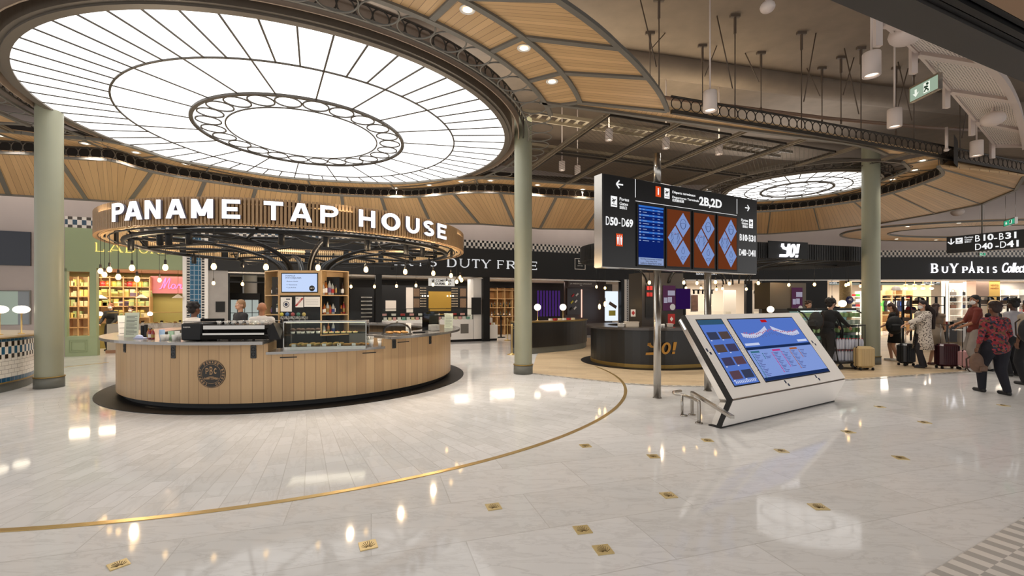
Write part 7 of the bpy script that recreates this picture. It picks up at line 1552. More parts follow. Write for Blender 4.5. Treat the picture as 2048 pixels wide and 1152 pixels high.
dS = 3.2; WOODL = mat('pale_shop_wood', (214, 180, 132), .5)
def wl(x0, x1, y0, y1, m, name, lab, cat, th=.06, d=dS): b = MB(); wbox(b, WB, S(WB, x0, d), d, Zp(WB, x0, y1, d), S(WB, x1, d), d+th, Zp(WB, x0, y0, d)); return solo(name, lab, cat, b, m)
bd_ = wl(1660, 1880, 560, 570, mat('dark_green_band', (20, 34, 34), .4), 'brand_band', 'dark green sign band inside the souvenir shop', 'sign', d=dS-.3)
text('LACOSTE', .2, SGW, face(WB, S(WB, 1858, 2.9), 2.88, Zp(WB, 1858, 566, 2.9)), bd_, 'sign_text', th=.003, w=S(WB, 1869, 2.9)-S(WB, 1848, 2.9), h=.13); text('LACOSTE', .2, SGW, face(WB, S(WB, 1666, 2.9), 2.88, Zp(WB, 1666, 566, 2.9)), bd_, 'sign_text', th=.003, w=.4, h=.12)
b = MB(); Mx = face(WB, S(WB, 1874.5, 2.9), 2.88, Zp(WB, 1874, 566, 2.9)); b.tube([Mx @ Vector(p) for p in ((-.12, -.04, 0), (-.07, .0, 0), (.0, .02, 0), (.06, .02, 0), (.13, .04, 0))], [.006, .02, .028, .02, .008], 6); b.tube([Mx @ Vector(p) for p in ((.06, .0, 0), (.12, -.01, 0))], .008, 5); b.build('reptile_emblem', SGW, bd_)
bd2 = wl(1898, 1952, 560, 572, mat('wall_bright', (232, 226, 220), .5), 'brand_band', 'white sign band above the handbag shelves', 'sign', d=dS-.3); text('LONGCHAMP', .2, mat('sign_grey', (250, 248, 246), .4, em=(255, 255, 255), es=1.4), face(WB, S(WB, 1926, 2.9), 2.88, Zp(WB, 1926, 566, 2.9)), bd2, 'sign_text', th=.004, off=.004, w=S(WB, 1955, 2.9)-S(WB, 1926, 2.9), h=.15, ax='LEFT')
wl(1765, 1862, 570, 690, mat('shelf_warm_back', (236, 206, 160), .6), 'shop_wall_panel', 'warm pale wall panel behind the clothes shelves', 'panel', .05, dS+.5); wl(1898, 1952, 572, 690, mat('wall_bright', (232, 226, 220), .5), 'shop_wall_panel', 'bright white wall panel behind the handbag shelves', 'panel', .05, dS+.5); wl(2000, 2080, 566, 690, mat('wall_bright', (232, 226, 220), .5), 'shop_wall_panel', 'bright white wall panel at the far right edge', 'panel', .05, dS+.5)
b = MB(); wbox(b, WB, S(WB, 1890, .6), .6, 0, S(WB, 1898, .6), .8, 2.78); t = solo('lit_pillar', 'white pillar edged with light between clothes and handbags', 'pillar', b, WHITE); b = MB(); wbox(b, WB, S(WB, 1892, .6), .585, .1, S(WB, 1896, .6), .598, 2.7); b.build('light_strip', glow('pillar_light', (255, 244, 226), 1.6), t)
wl(1952, 1978, 559, 592, mat('pinkish_box', (178, 150, 134), .6), 'bulkhead_box', 'pinkish beige boxed panel hanging at the top of the souvenir shop', 'panel', .5, .8); gp = wl(1978, 2000, 556, 660, mat('mustard_panel', (204, 166, 84), .5), 'mustard_panel', 'mustard yellow wall panel with a poster word beside the white shelves', 'poster', .08, 1.2)
for k, s in enumerate(('VENTES', 'PRIVÉES')): text(s, .2, mat('print_amber', (150, 84, 30), .5), face(WB, S(WB, 1989, 1.2), 1.19, Zp(WB, 1989, 571+6*k, 1.2)), gp, 'poster_word', th=.002, w=.42, h=.1)
sh1 = shelving(WB, S(WB, 1764, dS), S(WB, 1826, dS), 0, 2.35, dS, .45, [.5, .95, 1.9, 2.1], 3, WOODL, 'clothes_shelving', 'pale wooden shelving of clothes and caps in the souvenir shop')
sh2 = shelving(WB, S(WB, 1899, dS), S(WB, 1950, dS), 0, 2.4, dS, .45, [.5, .9, 1.3, 1.7, 2.05], 2, WHITE, 'bag_shelving', 'white shelving of handbags in the souvenir shop'); sh3 = shelving(WB, S(WB, 2001, dS), S(WB, 2075, dS), 0, 2.4, dS, .45, [.6, 1.1, 1.6, 2.1], 4, WHITE, 'bag_shelving', 'white shelving of small bags at the right edge'); sh4 = shelving(WB, S(WB, 1700, dS), S(WB, 1722, dS), 0, 2.3, dS, .45, [.5, .8, 1.1, 1.4, 1.7, 2.0], 1, WHITE, 'clothes_shelving', 'tall shelving of folded clothes left of the right column')
PR = {}
def proto(key, mk, loc, rz, lab, g, cat, sc=1):
    if key not in PR:
        t = thing(key[0], lab, cat, loc, rz, g); mk(t); t.scale = (sc,)*3; PR[key] = t
    else: t = dup(PR[key], loc, rz, lab, g, sc)
    return t
CLO = {'navy': (30, 36, 60), 'white': (222, 218, 210), 'green': (80, 170, 70), 'black': (24, 24, 26), 'red': (160, 40, 40), 'blue': (50, 80, 150), 'brown': (90, 60, 44), 'grey': (110, 106, 104), 'pink': (200, 130, 130)}
def hang(c):
    def mk(t):
        b = MB(); b.add([(-.06, 0, 0), (-.2, 0, -.06), (-.27, 0, -.28), (-.2, 0, -.32), (-.16, 0, -.2), (-.17, 0, -.62), (.17, 0, -.62), (.16, 0, -.2), (.2, 0, -.32), (.27, 0, -.28), (.2, 0, -.06), (.06, 0, 0)]+[(x, .07, z) for x, z in ((-.06, 0), (-.2, -.06), (-.27, -.28), (-.2, -.32), (-.16, -.2), (-.17, -.62), (.17, -.62), (.16, -.2), (.2, -.32), (.27, -.28), (.2, -.06), (.06, 0))], [tuple(range(12)), tuple(range(23, 11, -1))]+[(i, (i+1) % 12, 12+(i+1) % 12, 12+i) for i in range(12)]); b.build('fabric', mat('cloth_'+c, CLO[c], .9), t, True); b = MB(); b.tube([(0, .035, -.02), (0, .035, .05), (.02, .035, .08), (.03, .035, .05)], .004, 5); b.build('hanger', CHROME, t, True)
    return mk
def bagmk(c):
    def mk(t): b = MB(); b.rbox((-.17, -.06, 0), (.17, .06, .22), .03); b.build('body', mat('cloth_'+c, CLO[c], .6), t, True); b = MB(); b.tube([(-.1, 0, .2), (-.08, 0, .32), (0, 0, .36), (.08, 0, .32), (.1, 0, .2)], .008, 6); b.build('handle', mat('strap_brown', (80, 50, 34), .6), t, True)
    return mk
def foldmk(c):
    def mk(t): 
        b = MB()
        for i in range(4): b.rbox((-.15, -.15, .035*i), (.15, .15, .035*i+.033), .012)
        b.build('folded_layers', mat('cloth_'+c, CLO[c], .9), t, True)
    return mk
def capmk(c):
    def mk(t): b = MB(); b.lathe([(.11, 0), (.115, .04), (.09, .1), (.04, .13), (.001, .135)], n=16); b.build('crown', mat('cloth_'+c, CLO[c], .8), t, True); b = MB(); b.prism([(-.09, -.08), (.09, -.08), (.07, -.18), (0, -.2), (-.07, -.18)], 0, .01); b.build('visor', mat('cloth_'+c, CLO[c], .8), t, True)
    return mk
for i in range(9): c = ['green', 'black', 'white', 'navy', 'white', 'navy', 'blue', 'white', 'black'][i]; proto(('hanging_shirt', c), hang(c), WB.W(S(WB, 1768+6.5*i, dS+.1), dS+.1, 1.76), .5, '%s shirt hanging in the wooden clothes shelving, %s from the left' % (c, ORD[i]), 'shirts in the souvenir shop', 'shirt')
for i in range(5): c = ['black', 'navy', 'black', 'white', 'red'][i]; proto(('cap', c), capmk(c), WB.W(S(WB, 1770+12*i, dS+.2), dS+.2, 1.9), 0, '%s cap on the upper shelf of the clothes unit, %s from the left' % (c, ORD[i]), 'caps in the souvenir shop', 'cap')
proto(('cap', 'grey'), capmk('grey'), WB.W(S(WB, 1792, dS+.2), dS+.2, 2.35), 0, 'large grey cap standing on top of the clothes unit', None, 'cap', 1.9)
k = 0
for r, z in enumerate((1.3, 1.7, 2.05)):
    for i in range(3): c = ['brown', 'navy', 'black', 'black', 'brown', 'black', 'grey', 'black', 'navy'][k]; proto(('handbag', c), bagmk(c), WB.W(S(WB, 1906+18*i, dS+.2), dS+.2, z), 0, '%s handbag on the %s of three handbag shelves, %s from the left' % (c, ['lowest', 'middle', 'top'][r], ORD[i]), 'handbags in the souvenir shop', 'handbag'); k += 1
k = 0
for z in (1.1, 1.6):
    for i in range(5): c = ['white', 'blue', 'pink', 'red', 'navy'][(i+k) % 5]; proto(('handbag', c), bagmk(c), WB.W(S(WB, 2006+15*i, dS+.2), dS+.2, z), 0, 'small %s handbag on the %s white shelf at the right edge, %s from the left' % (c, ['lower', 'upper'][k], ORD[i]), 'small handbags at the right edge', 'handbag', .8)
    k += 1
for r, z in enumerate((.8, 1.1, 1.4, 1.7, 2.0)):
    for i in range(2): c = ['white', 'green', 'navy', 'grey', 'red'][(r+i*2) % 5]; proto(('folded_clothes', c), foldmk(c), WB.W(S(WB, 1703+9*i, dS+.2), dS+.2, z), 0, 'stack of %s folded clothes on shelf %s left of the right column, %s side' % (c, ORD[r], ['left', 'right'][i]), 'folded clothes by the right column', 'clothes')
p = WB.W(S(WB, 1691, .9), .9, 0); t = thing('speckled_column', 'pale gold round column carrying a round blue discount poster', 'column', p); b = MB(); b.lathe([(.27, 0), (.27, 2.8)], n=28); b.build('shaft', mat('speckled_gold', (196, 168, 112), .5, noise=.5, nscale=14), t, True); b = MB(); b.lathe([(.001, .01), (.2, .01), (.2, 0)], n=28, M=Matrix.Translation((0, -.29, 1.78)) @ Matrix.Rotation(PI/2, 4, 'X')); ps = b.build('round_poster', mat('poster_blue', (40, 40, 96), .5), t, True); text('-40', .17, WHT2, Matrix.Translation((0, -.305, 1.8)) @ Matrix.Rotation(PI/2, 4, 'X'), t, 'poster_text', th=.001, local=True, off=.003)
# freestanding black grid rack with tables and goods
FRK = Frame((0, 19.4), 0); t = thing('grid_rack', 'black open metal grid rack standing in front of the souvenir shop', 'rack', (FRK.L(1900, 600)[0], 19.6, 0)); b = MB(); xs = [1805, 1822, 1838, 1855, 1872, 1890, 1960, 1978, 1996, 2017, 2034]
zt_ = 1.91
for px in xs[:6]: x = FRK.L(px, 600)[0]; b.box((x-.018, 19.4, .02), (x+.018, 19.44, zt_)); b.box((x-.018, 19.75, .02), (x+.018, 19.79, zt_))
for z in (1.55, zt_, .8): b.box((FRK.L(1805, 600)[0], 19.4, z-.03), (FRK.L(1890, 600)[0], 19.44, z))
b.build('grid_frame', BLACK, t); t2 = thing('grid_rack', 'black open metal grid rack behind the walking people at the far right', 'rack', (FRK.L(1997, 600)[0], 19.6, 0)); b = MB()
for px in xs[6:]: x = FRK.L(px, 600)[0]; b.box((x-.018, 19.4, .02), (x+.018, 19.44, zt_)); b.box((x-.018, 19.75, .02), (x+.018, 19.79, zt_))
for z in (1.55, zt_, .8): b.box((FRK.L(1960, 600)[0], 19.4, z-.03), (FRK.L(2034, 600)[0], 19.44, z))
b.build('grid_frame', BLACK, t2)
BRW = mat('rack_tray_brown', (96, 76, 60), .6)
for (a0_, a1_, z) in ((1822, 1838, 1.18), (1838, 1855, 1.58), (1855, 1872, 1.2), (1805, 1822, .85), (1872, 1890, .85), (1960, 1978, 1.58), (1978, 1996, 1.6), (2017, 2034, 1.58)): b = MB(); b.box((FRK.L(a0_, 600)[0]+.02, 19.44, z), (FRK.L(a1_, 600)[0]-.02, 19.75, z+.16)); b.build('tray', BRW, t if a0_ < 1900 else t2)
k = 0
for (px, z) in ((1826, 1.34), (1834, 1.34), (1844, 1.74), (1851, 1.74), (1861, 1.36), (1880, 1.01), (1886, 1.01), (1965, 1.74), (1985, 1.76), (1991, 1.76), (2024, 1.74)): c = ['red', 'navy', 'white', 'black', 'blue', 'grey'][k % 6]; proto(('cap', c), capmk(c), Vector((FRK.L(px, 600)[0], 19.6, z)), 0, '%s cap in the black grid rack, %s from the left' % (c, ORD[k]), 'caps in the grid rack', 'cap'); k += 1
for k, (px0, px1, z, m_, lab) in enumerate(((1862, 1888, .86, WOODL, 'pale wooden display table left of the burgundy suitcase'), (1891, 1918, .74, mat('dark_cube', (44, 38, 36), .5), 'dark low display cube behind the burgundy suitcase'), (1925, 1985, .9, WHITE, 'white lit display table behind the man in the red shirt'))):
    x0, x1 = FRK.L(px0, 600, -.5)[0], FRK.L(px1, 600, -.5)[0]; t = thing('display_table', lab, 'table', ((x0+x1)/2, 19.1, 0)); b = MB(); b.rbox((x0, 18.9, z-.06), (x1, 19.35, z), .01); b.build('table_top', m_, t); b = MB(); b.box((x0+.04, 18.94, 0), (x1-.04, 19.31, z-.06)); b.build('base', m_, t)
    for i in range(3): c = ['black', 'red', 'white'][(i+k) % 3]; proto(('folded_clothes', c), foldmk(c), Vector((x0+.2+(x1-x0-.4)*i/2, 19.12, z)), .2*i, '%s folded clothes on the %s, %s of three' % (c, ['wooden display table', 'dark display cube', 'white display table'][k], ORD[i]), 'folded clothes on the display tables', 'clothes', .8)
GL2 = glow('pendant_glow', (255, 236, 206), 2.2)
for k, px in enumerate((1811, 1829, 1846, 1863)): p = D(px, 577, 23.6); t = proto(('glass_pendant',), lambda t: (MB().ball((0, 0, 0), .1, 12, sz=.7).build('opal_shade', GL2, t, True), MB().tube([(0, 0, .07), (0, 0, .45)], .012, 6).build('rod', BRASS, t, True), MB().lathe([(.12, .18), (.02, .24), (.001, .24)], n=14).build('brass_cap', BRASS, t, True)), p, 0, 'small brass and opal pendant in front of the souvenir shop, %s of four' % ORD[k], 'pendants of the souvenir shop', 'lamp')
# ================================================================== hanging things on the right
hs0, hs1 = Vector((15.2, 15.92)), Vector((16.9, 12.1)); FH = Frame(hs0, math.atan2(hs1.y-hs0.y, hs1.x-hs0.x)); ZH0, ZH1 = 3.36, 3.94
hs = thing('hanging_gate_sign', 'black hanging gate sign at the right edge with two lines of gate numbers', 'sign', FH.W(2, 0, ZH0), 0); b = MB(); b.rbox((0, 0, ZH0), (4.1, .12, ZH1), .008, M=FH.M()); bd = b.build('board', SBK, hs); b = MB()
for x in (.9, 3.2): p = FH.W(x, .06, 0); b.tube([(p.x, p.y, ZH1), (p.x, p.y, 6.2)], .02, 6)
b.build('rods', GREY, hs)
def ht(s, x, y, w, h, off=.0): text(s, .2, SGW, face(FH, FH.L(x, y)[0], -.005, FH.L(x, y)[1]), bd, 'sign_text', th=.002, ax='LEFT', w=w, h=h, off=off)
wl_ = lambda a_, c_, y: FH.L(c_, y)[0]-FH.L(a_, y)[0]
ht('B', 1949, 478, wl_(1949, 1958.5, 478), .21); ht('10', 1963, 476.5, wl_(1963, 1983, 475), .21, .006); ht('-', 1987, 475.5, wl_(1987, 1993.5, 474), .035); ht('B', 1997, 474, wl_(1997, 2006, 472), .21); ht('31', 2010, 472.5, wl_(2010, 2032, 471), .21, .006)
ht('D', 1949, 495, wl_(1949, 1961, 493), .21); ht('40', 1964, 493.5, wl_(1964, 1986, 493), .21, .006); ht('-', 1990, 491.5, wl_(1990, 1996.5, 491), .035); ht('D', 1999, 490.5, wl_(1999, 2011, 490), .21); ht('41', 2014, 489, wl_(2014, 2038, 488), .21, .006)
ht('Portes', 1929, 475.5, wl_(1929, 1946, 475), .06); ht('Gates', 1929, 480, wl_(1929, 1944, 479), .06); ht('登机口', 1929, 484.5, wl_(1929, 1942, 484), .06)
arrow(1902.5, 483, .2, -PI/2, FH, bd); plane_icon(1918.5, 481.5, wl_(1911.5, 1925.5, 481), .2, FH, bd)
GREENX = glow('exit_green', (150, 168, 148), 1.0); GREENB = glow('exit_bright_green', (60, 170, 130), .9)
def exitsign(fr, w_, h_, d, z, lab, gm, tilt=0, up=1.6):
    M = fr.M(); t = thing('exit_sign', lab, 'exit sign', fr.W(w_/2, d, z)); b = MB(); b.rbox((0, d, z), (w_, d+.05, z+h_), .005, M=M); bb = b.build('lit_panel', gm, t); b = MB(); b.box((-.01, d-.01, z+h_), (w_+.01, d+.06, z+h_+.03), M=M); b.box((-.01, d-.01, z-.012), (w_+.01, d+.06, z), M=M); b.box((-.012, d-.01, z), (0, d+.06, z+h_), M=M); b.box((w_, d-.01, z), (w_+.012, d+.06, z+h_), M=M)
    for x in (.03, w_-.03): b.tube([M @ Vector((x, d+.02, z+h_)), M @ Vector((x, d+.02, z+h_+up))], .005, 4)
    b.build('frame', CHROME, t); IV = glow('exit_ivory', (236, 240, 226), 1.0); b = MB(); y = d-.004; F_ = lambda x, z_: M @ Vector((x*w_, y, z+z_*h_))
    b.add([F_(.18, .75), F_(.26, .75), F_(.26, .45), F_(.34, .5), F_(.22, .18), F_(.10, .5), F_(.18, .45)], [(0, 1, 2, 6), (2, 3, 4, 5, 6)]); b.add([F_(.5, .15), F_(.72, .15), F_(.72, .88), F_(.5, .88)], [(0, 1, 2, 3)]); b.build('pictogram', IV, bb); y = d-.006
    b = MB(); b.tube([F_(.53, .25), F_(.58, .4), F_(.61, .6), F_(.56, .62), F_(.54, .5)], .012, 5); b.tube([F_(.61, .6), F_(.66, .5)], .012, 5); b.tube([F_(.6, .42), F_(.67, .3), F_(.66, .2)], .012, 5); b.ball(tuple(F_(.64, .74)), .022, 8); b.build('running_figure', mat('exit_dark', (40, 90, 60), .5), bb)
e0 = D(1820, 205, 8.3); e1 = D(1877, 190, 7.75); fe = Frame(e0.xy, math.atan2(e1.y-e0.y, e1.x-e0.x)); exitsign(fe, (e1-e0).xy.length, .24, 0, e0.z, 'pale green hanging exit sign with arrow and running figure below the white catwalk', GREENX, up=2.2)
e0 = D(2008, 453, 14.5); e1 = D(2030, 449, 13.9); fe = Frame(e0.xy, math.atan2(e1.y-e0.y, e1.x-e0.x)); exitsign(fe, (e1-e0).xy.length, .16, 0, e0.z, 'small bright green exit sign above the hanging gate sign', GREENB, up=.8)
e0 = D(1959, 511, 20); exitsign(Frame(e0.xy, 0), .26, .11, 0, e0.z, 'tiny green exit sign below the hanging gate sign', GREENB, up=4.8)
CANM = mat('pendant_white', (222, 208, 200), .5)
def pend(p, r, h, lab, top, g='white cylinder pendants'):
    t = thing('cylinder_pendant', lab, 'lamp', p, 0, g); b = MB(); b.lathe([(.001, h), (r*.98, h), (r, h-.01), (r, 0), (r*.8, 0), (r*.74, .03)], n=28); b.build('housing', CANM, t, True); b = MB(); b.lathe([(.001, .025), (r*.5, .025), (r*.74, .03)], n=20); b.build('lens', glow('pendant_lens', (255, 236, 216), 2.0), t, True); b = MB(); b.tube([(0, 0, h), (0, 0, top-p[2])], .016, 8); b.build('rod', CANM, t, True)
    spot((p[0], p[1], p[2]-.03), 160, 110); return t
for (x, y, Y, lab) in ((1420, 222, 8.5, 'white cylinder pendant lamp left of the exit sign, over the oak ribbon'), (1743, 152, 7.15, 'largest white cylinder pendant lamp near the dark overhead beam'), (1789, 254, 9.2, 'white cylinder pendant lamp just left of the exit sign'), (1953, 312, 11, 'white cylinder pendant lamp at the far right below the catwalk')): pend(D(x, y, Y), .122, .36, lab, 7.55)
for k, (x, y) in enumerate(((1124, 341), (1155, 349), (1218, 281), (1332, 297), (1438, 309))): p = P(x, y, 5.5); pend(p, .09, .26, 'slim white lamp above the wire mesh, %s from the left' % ORD[k], 7.55, 'lamps above the wire mesh')
b = MB(); p = D(1535, 14, 6.4); b.ball(p, .1, 14, sz=.8); b.tube([p, (p.x, p.y, 7.6)], .03, 8); solo('ceiling_dome', 'small white dome camera at the top edge of the ceiling', 'camera', b, CANM)
for k, (x, y, Y, r) in enumerate(((1812, 68, 6.9, .22), (1986, 238, 9.6, .2), (1915, 424, 17, .2), (1893, 300, 10.6, .05))):
    p = D(x, y, Y); b = MB(); b.ball((0, 0, 0), r, 18, sz=.75); b.v = [q_+p for q_ in b.v]; t = solo('speaker_dome', 'white dome fitting %s' % ['against the catwalk under the dark beam', 'hanging under the perforated catwalk', 'beyond the far oak canopy', 'small one beside the catwalk brackets'][k], 'ceiling fitting', b, CANM); b = MB(); b.tube([p+Vector((0, 0, r*.6)), p+Vector((0, 0, r*.6+.5))], .03, 6); b.build('stem', CANM, t)
# perforated catwalk
PERF = bpy.data.materials.new('perforated_metal'); PERF.use_nodes = True; tt = PERF.node_tree; bs = tt.nodes['Principled BSDF']; uv = nn(tt, 'ShaderNodeUVMap'); sp = nn(tt, 'ShaderNodeSeparateXYZ'); tt.links.new(uv.outputs[0], sp.inputs[0])
fx = math_(tt, 'SUBTRACT', math_(tt, 'FRACT', math_(tt, 'DIVIDE', sp.outputs[0], .08)), .5); fy = math_(tt, 'SUBTRACT', math_(tt, 'FRACT', math_(tt, 'DIVIDE', sp.outputs[1], .08)), .5); rr2 = math_(tt, 'ADD', math_(tt, 'MULTIPLY', fx, fx), math_(tt, 'MULTIPLY', fy, fy)); hole = math_(tt, 'LESS_THAN', rr2, .06)
mx = nn(tt, 'ShaderNodeMix', data_type='RGBA'); tt.links.new(hole, mx.inputs['Factor']); mx.inputs['A'].default_value = lin((236, 226, 218)); mx.inputs['B'].default_value = lin((60, 50, 44)); tt.links.new(mx.outputs['Result'], bs.inputs['Base Color']); bs.inputs['Roughness'].default_value = .5
Lp = [(1765, 45, 6.3), (1835, 105, 7.2), (1900, 180, 8.5), (1950, 240, 9.9), (1990, 290, 11.4)]; Rp = [(1880, 60, 6.6), (1985, 130, 7.7), (2030, 200, 9.1), (2046, 260, 10.6), (2050, 290, 11.8)]
La = catmull([P(x, y, 5.75) for x, y, _ in Lp], 4); Ra = catmull([P(x, y, 5.75) for x, y, _ in Rp], 4); cw = thing('perforated_catwalk', 'curved white perforated metal catwalk under the concrete vault at the top right', 'catwalk', (8, 8.5, 5.75)); b = MB(); b.strip(La, Ra, th=.04); b.build('perforated_deck', PERF, cw); b = MB()
for i in range(0, len(La), 4): rib(b, La[i], Ra[i], .05, .06)
edgeribs(b, La, .02, .03); edgeribs(b, Ra, .05, .12); b.build('frame', CANM, cw)
for i in range(0, len(La), 4): p = La[i]; b = MB(); b.box((p.x-.12, p.y-.03, p.z-.35), (p.x-.02, p.y+.03, p.z+.15)); b.box((p.x-.1, p.y-.02, p.z+.1), (p.x-.05, p.y+.02, 7.6)); b.build('hanger_bracket', CANM, cw)
# dark beam and brown soffit in the near right corner
zB = 4.45; q0, q1, q2, q3 = P(1655, -2, zB), P(2050, 166, zB), P(2050, 108, zB), P(1826, -2, zB); dd = (q1-q0).normalized(); n_ = Vector((dd.y, -dd.x, 0)); a0_ = q0-dd*5; a1_ = q0+dd*11
b = MB(); wv = n_*.32; b.add([a0_, a1_, a1_+wv, a0_+wv]+[p+Vector((0, 0, .9)) for p in (a0_, a1_, a1_+wv, a0_+wv)], [(0, 1, 2, 3), (7, 6, 5, 4), (0, 4, 5, 1), (1, 5, 6, 2), (2, 6, 7, 3), (3, 7, 4, 0)]); struct('trim_beam', b, mat('beam_charcoal', (52, 49, 47), .5))
b = MB(); 
for o_, w_, z_ in ((.325, .05, .04), (.40, .06, .02), (.48, .05, .06)): A = a0_+n_*o_+Vector((0, 0, z_)); Bq = a1_+n_*o_+Vector((0, 0, z_)); b.add([A, Bq, Bq+n_*w_, A+n_*w_]+[p+Vector((0, 0, .5)) for p in (A, Bq, Bq+n_*w_, A+n_*w_)], [(0, 1, 2, 3), (7, 6, 5, 4), (0, 4, 5, 1), (1, 5, 6, 2), (2, 6, 7, 3), (3, 7, 4, 0)])
struct('trim_track', b, BLACK); b = MB(); A = a0_+n_*.535+Vector((0, 0, .06)); Bq = a1_+n_*.535+Vector((0, 0, .06)); b.add([A, Bq, Bq+n_*6, A+n_*6]+[p+Vector((0, 0, .1)) for p in (A, Bq, Bq+n_*6, A+n_*6)], [(0, 1, 2, 3), (7, 6, 5, 4), (0, 4, 5, 1), (1, 5, 6, 2), (2, 6, 7, 3), (3, 7, 4, 0)]); struct('ceiling_near', b, mat('soffit_brown', (150, 122, 96), .8))
# suspension rods
for k, (x, y0, y1, Y) in enumerate(((1318, 60, 195, 8.9), (1300, 60, 150, 10), (1470, 95, 235, 9.4), (1405, 150, 205, 10.5), (1522, 170, 215, 10.8), (1603, 165, 258, 10), (1644, 190, 240, 11.5), (1682, 200, 240, 11), (1722, 185, 280, 10.6), (1792, 215, 262, 11.5), (1828, 210, 290, 11.2), (1920, 260, 320, 12.5))):
    p = D(x, y1, Y); tp = Vector((p.x, p.y, 7.6)); s_ = 1 if k % 2 else -1; b = MB(); b.tube([p, tp], .012, 6); b.tube([p+Vector((s_*.05, 0, .6)), tp+Vector((s_*.35, .05, .0))], .012, 6); b.box((tp.x-.1, tp.y-.03, 7.54), (tp.x+.1, tp.y+.03, 7.6)); b.box((tp.x-.02, tp.y-.02, 7.2), (tp.x+.02, tp.y+.02, 7.56)); b.tube([(p.x, p.y, p.z), (p.x, p.y, p.z-.1)], .02, 6)
    solo('suspension_rod', 'thin dark suspension rod under the concrete vault, %s from the left' % ORD[k], 'suspension rod', b, mat('rod_dark', (88, 74, 62), .6), 'rods hanging the oak ceiling')
b = MB(); pp = [D(1290, 190, 10.2), D(1400, 205, 10.5), D(1650, 236, 11.3), D(1850, 255, 12.2), D(1980, 262, 13)]; b.tube(pp, .045, 8); solo('ceiling_pipe', 'long thin brown pipe under the vault behind the oak ribbon', 'pipe', b, mat('pipe_brown', (124, 98, 80), .6))
# ================================================================== people
from math import sin, cos, radians
def meshblob(parts, vox, sm=2, name='tmp'):
    b = MB()
    for p in parts:
        if p[0] == 'c':
            a, c, r0, r1 = Vector(p[1]), Vector(p[2]), p[3], p[4]; b.tube([a, c], [r0, r1], 12); b.ball(a, r0, 12); b.ball(c, r1, 12)
        else:
            M = Matrix.Translation(p[1]) @ (p[3] if len(p) > 3 else Matrix.Identity(4)) @ Matrix.Diagonal((*p[2], 1)); b.ball((0, 0, 0), 1, 16, M=M)
    me = bpy.data.meshes.new(name); me.from_pydata([tuple(v) for v in b.v], [], b.f); fixnormals(me)
    o = bpy.data.objects.new(name, me); C.objects.link(o); md = o.modifiers.new('r', 'REMESH'); md.mode = 'VOXEL'; md.voxel_size = vox
    if sm: s = o.modifiers.new('s', 'SMOOTH'); s.iterations = sm; s.factor = .5
    dg = bpy.context.evaluated_depsgraph_get(); r = bpy.data.meshes.new_from_object(o.evaluated_get(dg)); bpy.data.objects.remove(o); r.polygons.foreach_set('use_smooth', [True]*len(r.polygons)); return r
def addmesh(name, me, m, par):
    me.materials.clear(); me.materials.append(m); me.name = name; o = bpy.data.objects.new(name, me); C.objects.link(o); o.parent = par; WM[o.name] = WM[par.name]; return o
def ik(a, t, l0, l1, pole):
    a, t, pole = Vector(a), Vector(t), Vector(pole); d = t-a; L = min(d.length, (l0+l1)*.995); d = d.normalized(); x = (l0*l0-l1*l1+L*L)/(2*L); h = math.sqrt(max(l0*l0-x*x, 0)); n = (pole-d*pole.dot(d)).normalized(); return a+d*x+n*h, a+d*L
def hand(w, d, side, up, curl=.6):
    """five separate fingers from a palm; w wrist, d direction of the forearm, up = back of the hand"""
    d = Vector(d).normalized(); up = Vector(up); up = (up-d*up.dot(d)).normalized(); s = d.cross(up).normalized()*side; ps = [('e', w+d*.045, (.038, .016, .048), None)]
    R = Matrix((s, up, d)).transposed().to_4x4(); ps = [('e', w+d*.045, (.037, .015, .045), R)]
    for i in range(4):
        b0 = w+d*.075+s*(-.027+.018*i); L = [.065, .078, .072, .055][i]; c1_ = curl*.6; d1 = (d*cos(c1_)-up*sin(c1_)); d2 = (d*cos(curl*1.6)-up*sin(curl*1.6)); m_ = b0+d1*L*.5; ps += [('c', b0, m_, .0088, .0082), ('c', m_, m_+d2*L*.5, .0082, .0068)]
    tb = w+d*.025-s*.03; td = (d*.75-s*.6-up*.25).normalized(); ps += [('c', tb, tb+td*.035, .012, .0095), ('c', tb+td*.035, tb+td*.04+(d*.9-up*.4).normalized()*.03, .0095, .0075)]
    return ps
SKIN = {'light': mat('skin_light', (196, 150, 122), .5), 'tan': mat('skin_tan', (160, 108, 76), .5), 'brown': mat('skin_brown', (104, 66, 46), .5), 'dark': mat('skin_dark', (74, 48, 36), .5)}
